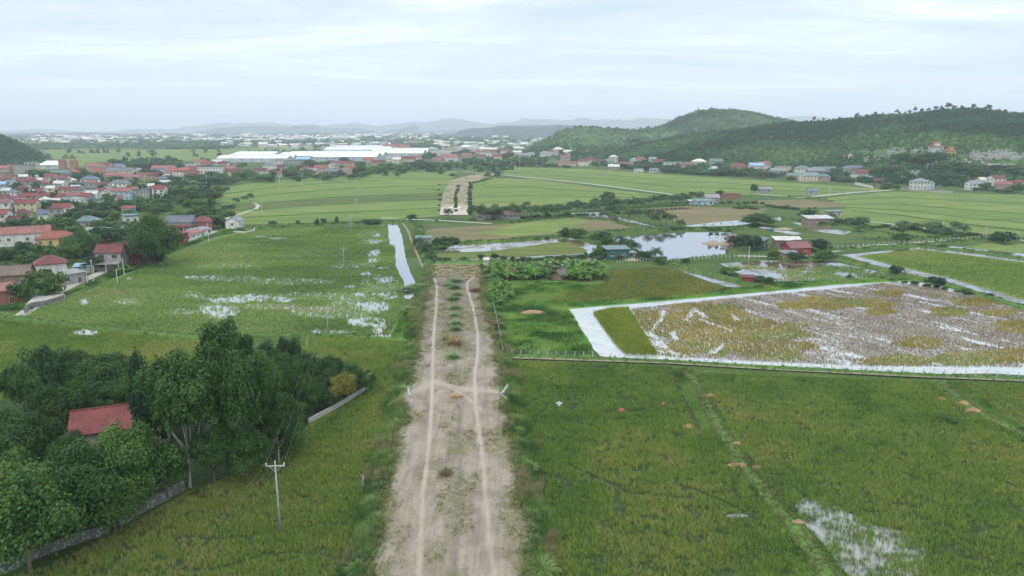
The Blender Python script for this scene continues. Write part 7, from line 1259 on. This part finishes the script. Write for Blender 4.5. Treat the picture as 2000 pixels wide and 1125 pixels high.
# ================= WALLS, POLES, FENCES, SMALL THINGS =================
def wall(px, h, th, mat, label, name='stone_wall', cap=None, z=0, cat='wall'):
    L = densify([P(a, b)[:2] for a, b in px], 1.5); T = np.gradient(L, axis=0); T /= np.linalg.norm(T, axis=1)[:, None]; N = np.stack([-T[:, 1], T[:, 0]], 1); V = []; Fc = []; n = len(L)
    L = L + (fbm(L[:, 0], L[:, 1], 8, 2) - .5)[:, None] * .5 * N
    for i in range(n):
        hh = h * (1 + (vnoise(np.array([i * .37]), np.array([3.]))[0] - .5) * .18)
        for s, zz in ((-1, -.2), (-.85, hh), (.85, hh), (1, -.2)): V.append((*(L[i] + N[i] * th / 2 * s), zz + z))
    for i in range(n - 1):
        for k in range(3): a = i * 4 + k; Fc.append((a, a + 1, a + 5, a + 4))
    Fc += [(0, 3, 2, 1), (n * 4 - 4, n * 4 - 3, n * 4 - 2, n * 4 - 1)]; me = mesh(name, V, Fc, [M[mat]]); o = put(name, me); return tag(o, label, cat)
m = newmat('rubble stone'); t = NT(m); vo = t.n('ShaderNodeTexVoronoi'); vo.inputs['Scale'].default_value = 2.6; t.l(t.pos(), vo.inputs['Vector']); sep = t.n('ShaderNodeSeparateColor'); t.l(vo.outputs['Color'], sep.inputs[0])
cc = t.ramp(sep.outputs[0], [(.1, (.16, .165, .165)), (.9, (.36, .36, .35))]); cc = t.mix(t.ramp(vo.outputs['Distance'], [(.35, (0, 0, 0)), (.6, (1, 1, 1))]), cc, (.12, .12, .115)); cc = t.mix(t.ramp(t.noise(.6, 4, .6, t.pos()), [(.5, (0, 0, 0)), (.75, (.6, .6, .6))]), cc, (.09, .11, .06)); t.out(cc, .9, vo.outputs['Distance'], .08); M['rubble'] = m
wall([(-160, 1200), (0, 1123), (60, 1093), (130, 1066), (190, 1047), (212, 1040)], 1.3, .5, 'rubble', 'long grey stone wall below the grove at the bottom left')
wall([(232, 1030), (262, 1008), (310, 982), (358, 956)], 1.3, .5, 'rubble', 'shorter grey stone wall between gap and grove end')
wall([(602, 826), (640, 806), (680, 784), (721, 757)], 0.8, .3, 'pole', 'pale low wall around the walled orchard', 'garden_wall')
wall([(50, 612), (60, 603), (90, 598), (128, 585)], 1.6, .5, 'rubble', 'stone retaining wall of the yard beside the paddy', 'retaining_wall')
wall([(270, 503), (282, 498), (300, 492)], 1.5, .4, 'rubble', 'short stone wall before the maroon house')
wall([(322, 490), (345, 482), (365, 476), (400, 464), (408, 458)], 1.8, .25, 'w_white', 'white lane wall in front of the maroon sheds', 'lane_wall')
wall([(456, 455), (480, 456), (497, 452), (497, 447)], 1.0, .3, 'paleconc', 'broken low white wall at the paddy corner', 'low_wall')
wall([(168, 450), (240, 450), (262, 449)], 1.6, .25, 'paleconc', 'long pale wall behind the teal roofed shed', 'lane_wall')
wall([(1670, 361), (1690, 365), (1705, 369)], 2.2, .3, 'w_white', 'white boundary wall left of the red gate', 'lane_wall'); wall([(1760, 371), (1780, 374), (1830, 376), (1860, 378)], 2.0, .3, 'w_grey', 'grey boundary wall around the white hillside house', 'lane_wall')
# yard slab
flat('yard', [(50, 604), (60, 600), (90, 596), (128, 584), (118, 572), (70, 585)], 'concrete', 'pale concrete yard raised above the paddy', z=1.3, wob=0)
# culvert headwalls at the crossing
for px, py, rot, lb in [(799, 770, 12, 'left concrete culvert parapet at the road crossing'), (985, 765, -14, 'right concrete culvert parapet at the road crossing')]:
    p = P(px, py, ZR); e = empty('culvert_parapet', (p.x, p.y, ZR - .3), lb, 'parapet', None, R(rot)); b = MB(); b.box(-.18, .18, -2.1, 2.1, -.6, .75); put('parapet', b.build('parapet', M['pole']), parent=e); b = MB(); b.box(-.26, .26, -2.25, -2.1, -.6, .95).box(-.26, .26, 2.1, 2.25, -.6, .95); put('end_posts', b.build('end_posts', M['pole']), parent=e)
    wb = MB(); s = 1 if px > 900 else -1; wb.add(([(s * .2, -2.2, .5), (s * 2.6, -3.6, -.6), (s * 2.6, -3.3, -.6), (s * .2, -1.9, .5), (s * .2, -2.2, -.8), (s * 2.6, -3.6, -1), (s * 2.6, -3.3, -1), (s * .2, -1.9, -.8)], [(0, 1, 2, 3), (0, 4, 5, 1), (3, 2, 6, 7), (1, 5, 6, 2)])); put('wing_wall', wb.build('wing_wall', M['pole']), parent=e)
p = P(772, 788); flat('water', [(764, 786), (772, 782), (780, 785), (776, 795), (768, 796)], 'water', 'small dark pool under the culvert beside the road', z=.1, wob=0)
# utility poles
def hv_pole(px, py, top, label, group, z=0):
    p = P(px, py); h = top_z(p.y, top); e = empty('power_pole', (p.x, p.y, z), label, 'power pole', group, R(4)); b = MB(); b.tube([(0, 0, -.3), (0, 0, h - .35)], [.16, .09], 8); put('pole', b.build('pole', M['pole'], True), parent=e); b = MB(); b.box(-1.15, 1.15, -.05, .05, h - .75, h - .63); b.tube([(-.75, 0, h - .75), (0, 0, h - 1.5)], .03, 4); b.tube([(.75, 0, h - .75), (0, 0, h - 1.5)], .03, 4); put('crossarm', b.build('crossarm', M['metal']), parent=e); ps = []
    for x in (-1.1, 0, 1.1):
        z0 = h - .63 if x else h - .35; b = MB(); b.tube([(x, 0, z0), (x, 0, z0 + .1), (x, 0, z0 + .2), (x, 0, z0 + .34)], [.05, .1, .06, .085], 8); put('insulator', b.build('insulator', M['porcelain'], True), parent=e); ps.append(Vector((p.x + x * math.cos(R(4)), p.y + x * math.sin(R(4)), z0 + .34)))
    return ps
A1 = hv_pole(548, 1042, 900, 'nearest tall power pole standing in the left rice field', 'poles of the power line'); A2 = hv_pole(641, 652, 597, 'second nearest power pole standing in the flooded paddy', 'poles of the power line'); A3 = hv_pole(672, 517, 482, 'third power pole of the line, middle of the paddy', 'poles of the power line'); A4 = hv_pole(686, 458, 419, 'fourth power pole of the line, back of the paddy', 'poles of the power line'); A5 = hv_pole(697, 417, 388, 'fifth power pole of the line in the middle fields', 'poles of the power line'); A6 = hv_pole(703, 388, 368, 'sixth power pole of the line in the middle fields', 'poles of the power line')
A0 = [Vector((q.x - 8 - (A2[0].x - A1[0].x) * .25, q.y - 62, q.z)) for q in A1]
for i, nm in enumerate(['left', 'middle', 'right']):
    pts = []
    for a, b_ in zip([A0[i], A1[i], A2[i], A3[i], A4[i], A5[i]], [A1[i], A2[i], A3[i], A4[i], A5[i], A6[i]]):
        for k in range(14): tt = k / 14; q = a.lerp(b_, tt); q.z -= 4 * tt * (1 - tt) * (b_ - a).length * .012; pts.append(q)
    b = MB(); b.tube(pts, [.010 if q.y < 150 else .014 for q in pts], 4); o = put('overhead_wire', b.build('overhead_wire', M['wire'])); tag(o, nm + ' wire of the power line over the left fields', 'wire', 'wires of the power line')
pmesh = MB(); pmesh.tube([(0, 0, -.02), (0, 0, 1)], [.022, .014], 7); pmesh.box(-.07, .07, -.008, .008, .93, .945); PM = pmesh.build('street_pole', M['paleconc'])
def cpole(px, py, hm, label, group): p = on_land(px, py) if py < 340 else P(px, py); o = put('concrete_pole', PM, loc=p); o.scale = (7, 7, hm); tag(o, label, 'utility pole', group)
series([(183, 553, 8), (230, 548 + 6, 5), (408, 474, 9), (171, 552, 4), (243, 538, 6), (268, 512, 6), (288, 396, 11), (300, 398, 11), (281, 392, 11), (404, 366, 12), (328, 376, 9), (131, 318, 14)], '%s concrete utility pole from the left in the left village', 'utility poles in the left village', lambda q, lb, g: cpole(q[0], q[1], q[2], lb, g))
series([(547, 370, 13), (591, 368, 13), (512, 415, 9), (628, 366, 9), (718, 336, 16), (887, 334, 14), (925, 330, 12)], '%s concrete pole from the left in the middle fields', 'poles in the middle fields', lambda q, lb, g: cpole(q[0], q[1], q[2], lb, g))
series([(969, 340, 15), (998, 330, 14), (1015, 337, 15), (1047, 326, 12), (1060, 330, 15), (1075, 324, 10), (1082, 324, 9), (1087, 322, 11), (1006, 330, 10)], '%s pale concrete pole from the left before the low hill', 'poles before the low hill', lambda q, lb, g: cpole(q[0], q[1], q[2], lb, g))
series([(1262, 506, 6.5), (1753, 474, 4.5), (1842, 444, 3.4), (1925, 462, 4.6), (1462, 506, 5), (1620, 380, 6), (1374, 280, 20)], '%s pole from the left among the ponds and right fields', 'poles at the right', lambda q, lb, g: cpole(q[0], q[1], q[2], lb, g))
# wire fence
def fence(px, n, h, label, post='paleconc', wires=3, pr=.06, z=.3):
    L = densify([P(a, b)[:2] for a, b in px], 1.0); d = np.r_[0, np.cumsum(np.linalg.norm(np.diff(L, axis=0), axis=1))]; t = np.linspace(0, d[-1], n); X = np.interp(t, d, L[:, 0]); Y = np.interp(t, d, L[:, 1]); e = empty('wire_fence', (X[0], Y[0], z), label, 'fence'); b = MB(); b.box(-pr, pr, -pr, pr, -.3, h); pm = b.build('post', M[post])
    for i in range(n): o = put('post', pm, parent=e, loc=(X[i] - X[0], Y[i] - Y[0], 0)); o.scale = (1, 1, rr(.9, 1.08)); o.rotation_euler = (rr(-.04, .04), rr(-.04, .04), 0)
    b = MB()
    for k in range(wires): b.tube([(X[i] - X[0], Y[i] - Y[0], h * (k + .8) / wires) for i in range(n)], .012, 3)
    put('wires', b.build('wires', M['metal']), parent=e)
fence([(1000, 694), (1300, 705), (1500, 717), (1800, 732), (2180, 749)], 62, 1.25, 'wire fence with pale posts along the milky ditch')
fence([(958, 560), (964, 600), (975, 650), (982, 690)], 16, 1.0, 'pale railing fence down the right side of the road', z=.6, pr=.07)
fence([(1500, 488), (1620, 487), (1800, 476), (1960, 463)], 48, 1.3, 'low post fence behind the ringed bright field', pr=.09)
fence([(1205, 514), (1290, 511)], 16, 1.1, 'small fence in front of the green shed'); fence([(1310, 513), (1420, 503), (1560, 506)], 30, 1.1, 'fence along the near side of the pond farm', pr=.08)
# trellis
p0, p1 = P(1228, 414), P(1348, 408); e = empty('vine_trellis', (p0.x, p0.y, 0), 'long low green vine trellis on posts behind the brown plot', 'trellis'); w_ = p1.x - p0.x; dy = p1.y - p0.y; b = MB()
for i in range(15):
    for k in (0, 7): x = w_ * i / 14; b.box(x - .12, x + .12, dy * i / 14 + k - .12, dy * i / 14 + k + .12, 0, 2.3)
put('posts', b.build('posts', M['paleconc']), parent=e); X = RNG.uniform(0, w_, 2600); Y = RNG.uniform(-.5, 7.5, 2600) + X / w_ * dy; V, Fc, C = scatter(blades(5, .4, 1.0, .5, random.Random(3), 2.0), np.stack([X, Y, np.full(2600, 2.25)], 1), np.ones(2600), RNG.uniform(0, 6, 2600), pal([(0, (.04, .10, .03)), (1, (.11, .2, .05))])(RNG.random(2600))); put('vines', npmesh('vines', V, Fc, M['col'], col=C), parent=e)
# scarecrows
def scarecrow(px, py, cloth, label, s=1.0):
    p = P(px, py); e = empty('scarecrow', (p.x, p.y, 0), label, 'scarecrow', 'scarecrows in the near rice field', rr(-.3, .3)); b = MB(); b.tube([(0, 0, 0), (0, 0, 1.75)], .03, 5); b.tube([(-.7, 0, 1.35), (.7, 0, 1.4)], .025, 5); put('sticks', b.build('sticks', M['bark']), parent=e)
    b = MB(); b.add(([(-.8, -.1, 1.5), (-.75, -.12, 1.15), (-.28, -.16, 1.12), (-.34, -.2, .62), (.34, -.2, .66), (.28, -.16, 1.12), (.75, -.12, 1.18), (.8, -.1, 1.52), (.16, -.1, 1.58), (-.16, -.1, 1.58), (-.8, .1, 1.5), (-.75, .12, 1.15), (-.28, .16, 1.12), (-.34, .2, .62), (.34, .2, .66), (.28, .16, 1.12), (.75, .12, 1.18), (.8, .1, 1.52), (.16, .1, 1.58), (-.16, .1, 1.58)], [(0, 1, 2, 5, 8, 9)[::1], (2, 3, 4, 5), (5, 6, 7, 8), (10, 19, 18, 15, 12, 11), (12, 15, 14, 13), (15, 18, 17, 16)] + [(i, (i + 1) % 10, (i + 1) % 10 + 10, i + 10)[::-1] for i in range(10)])); put('shirt', b.build('shirt', M[cloth]), parent=e); b = MB(); b.tube([(0, 0, 1.58), (0, 0, 1.66), (0, 0, 1.82), (0, 0, 1.9)], [.05, .14, .14, .05], 8); put('head', b.build('head', M[cloth], True), parent=e); e.scale = (s, s, s)
M['clothwhite'] = paint('white cloth', (.72, .76, .80)); M['clothpink'] = paint('pink cloth', (.60, .18, .24))
scarecrow(1092, 797, 'clothwhite', 'white shirted scarecrow with spread arms, leftmost of three', .72); scarecrow(1213, 808, 'clothpink', 'pink scarecrow in the middle of the near right field', .62); scarecrow(1295, 794, 'clothpink', 'smallest pink scarecrow near the diagonal grass path', .5)
# earth heaps
def heap(px, py, wpx, hm, mat, label, z=0, seed=0, name='earth_heap', asp=.6):
    p = P(px, py, z); r = wpx / 2 * depth(p.y) / F; n = 22; V = []; 
    for j in range(n):
        for i in range(n):
            x, y = (i / (n - 1) - .5) * 2, (j / (n - 1) - .5) * 2; d = math.hypot(x, y); k = vnoise(np.array([x * 2.5 + seed * 7]), np.array([y * 2.5]))[0]; hgt = max(0, 1 - d * (1.05 + .5 * (k - .5))) ** .8 * (.7 + .6 * k) + (vnoise(np.array([x * 9.]), np.array([y * 9. + seed]))[0] - .5) * .12 * (d < .95); V.append((x * r, y * r * asp, (max(-.12, hgt) if d < .93 else -1) * hm - .04))
    Fc = [(j * n + i, j * n + i + 1, (j + 1) * n + i + 1, (j + 1) * n + i) for j in range(n - 1) for i in range(n - 1)]; o = put(name, mesh(name, V, Fc, [M[mat]], smooth=True), loc=p); return tag(o, label, 'earth heap')
HEAPS = [(1042, 611, 56, 1.0, 'dirtpile', 'largest orange earth heap on the bright grass', .1), (1386, 773, 24, .5, 'dirtpile', 'orange earth mound at the upper diagonal path', .1), (1345, 834, 26, .6, 'dirtpile', 'orange earth mound left of the diagonal path', .1), (1440, 866, 22, .45, 'dirtpile', 'orange earth mound right of the diagonal path middle', .1), (1440, 908, 40, .25, 'dirtpile', 'flat orange bare patch on the diagonal path', .1), (1478, 912, 22, .35, 'dirtpile', 'small orange mound by the lower diagonal path', .1), (1838, 779, 24, .4, 'dirtpile', 'left orange mound beside the shorter right path', .1), (1882, 788, 26, .6, 'dirtpile', 'middle orange mound beside the shorter right path', .15), (1901, 802, 34, .65, 'dirtpile', 'largest orange mound beside the shorter right path', .15), (1560, 1019, 28, .4, 'dirtpile', 'orange mound at the puddle corner bottom right', .1),
         (1392, 476, 46, 1.6, 'sand', 'brown earth spit reaching into the big pond', 0), (1235, 508, 36, .8, 'sand', 'pale rubble heap beside the green shed', 0), (514, 439, 6, 1.2, 'dirtpile', 'left orange gap in the paddy head bank', 0), (559, 438, 8, 1.4, 'dirtpile', 'middle orange gap in the paddy head bank', 0), (598, 438, 7, 1.2, 'dirtpile', 'right orange gap in the paddy head bank', 0), (252, 546, 18, .8, 'sand', 'small rubble heap at the paddy edge', 0), (1415, 478, 30, 1.2, 'sand', 'pale sand heap at the pond shack', 0), (1530, 448, 40, 1.2, 'sand', 'grey earth heap left of the white roofed open shed', 0)]
for i, (a, b_, c_, h_, m_, lb, z_) in enumerate(HEAPS): heap(a, b_, c_, h_, m_, lb, z_, i)
for i, (px, py, w_) in enumerate([(1844, 765, 16)]): heap(px, py, w_, .5, 'mud', 'dark burnt heap on the shorter right path', .1, 40)
for k, (px, py) in enumerate([(878, 409), (893, 409)]):
    for j in range(3):
        p = P(px + j * 4 - 4, py - j * 1.5, .5); o = put('white_sack_pile', mesh('white_sack_pile', [(-1.4, -.7, 0), (1.4, -.7, 0), (1.4, .7, 0), (-1.4, .7, 0), (-1, -.4, .8), (1, -.45, .7), (1, .4, .9), (-1, .45, .8)], [(0, 1, 5, 4), (1, 2, 6, 5), (2, 3, 7, 6), (3, 0, 4, 7), (4, 5, 6, 7)], [M['w_white']]), loc=p); tag(o, 'white sack pile, %s of its three on the %s half of the far dirt road' % (['front', 'middle', 'back'][j], ['left', 'right'][k]), 'sacks', 'white sack piles on the far dirt road')
# ================= HAZE =================
def haze():
    x0, x1, y0, y1, z0, z1 = -13500, 13500, -250, 14000, -2, 250
    V = [(x0, y0, z0), (x1, y0, z0), (x1, y1, z0), (x0, y1, z0), (x0, y0, z1), (x1, y0, z1), (x1, y1, z1), (x0, y1, z1)]
    m = newmat('haze'); t = NT(m); p = t.n('ShaderNodeVolumePrincipled'); p.inputs['Color'].default_value = (.80, .885, 1, 1); p.inputs['Density'].default_value = HAZE_D; p.inputs['Anisotropy'].default_value = .1
    o = t.n('ShaderNodeOutputMaterial'); t.l(p.outputs[0], o.inputs['Volume'])
    me = mesh('haze', V, [(3, 2, 1, 0), (4, 5, 6, 7), (0, 1, 5, 4), (1, 2, 6, 5), (2, 3, 7, 6), (3, 0, 4, 7)], [m])
    stuff('haze', me, 'pale blue haze in the air over the whole plain')
HAZE_D = 1.5e-4
haze()
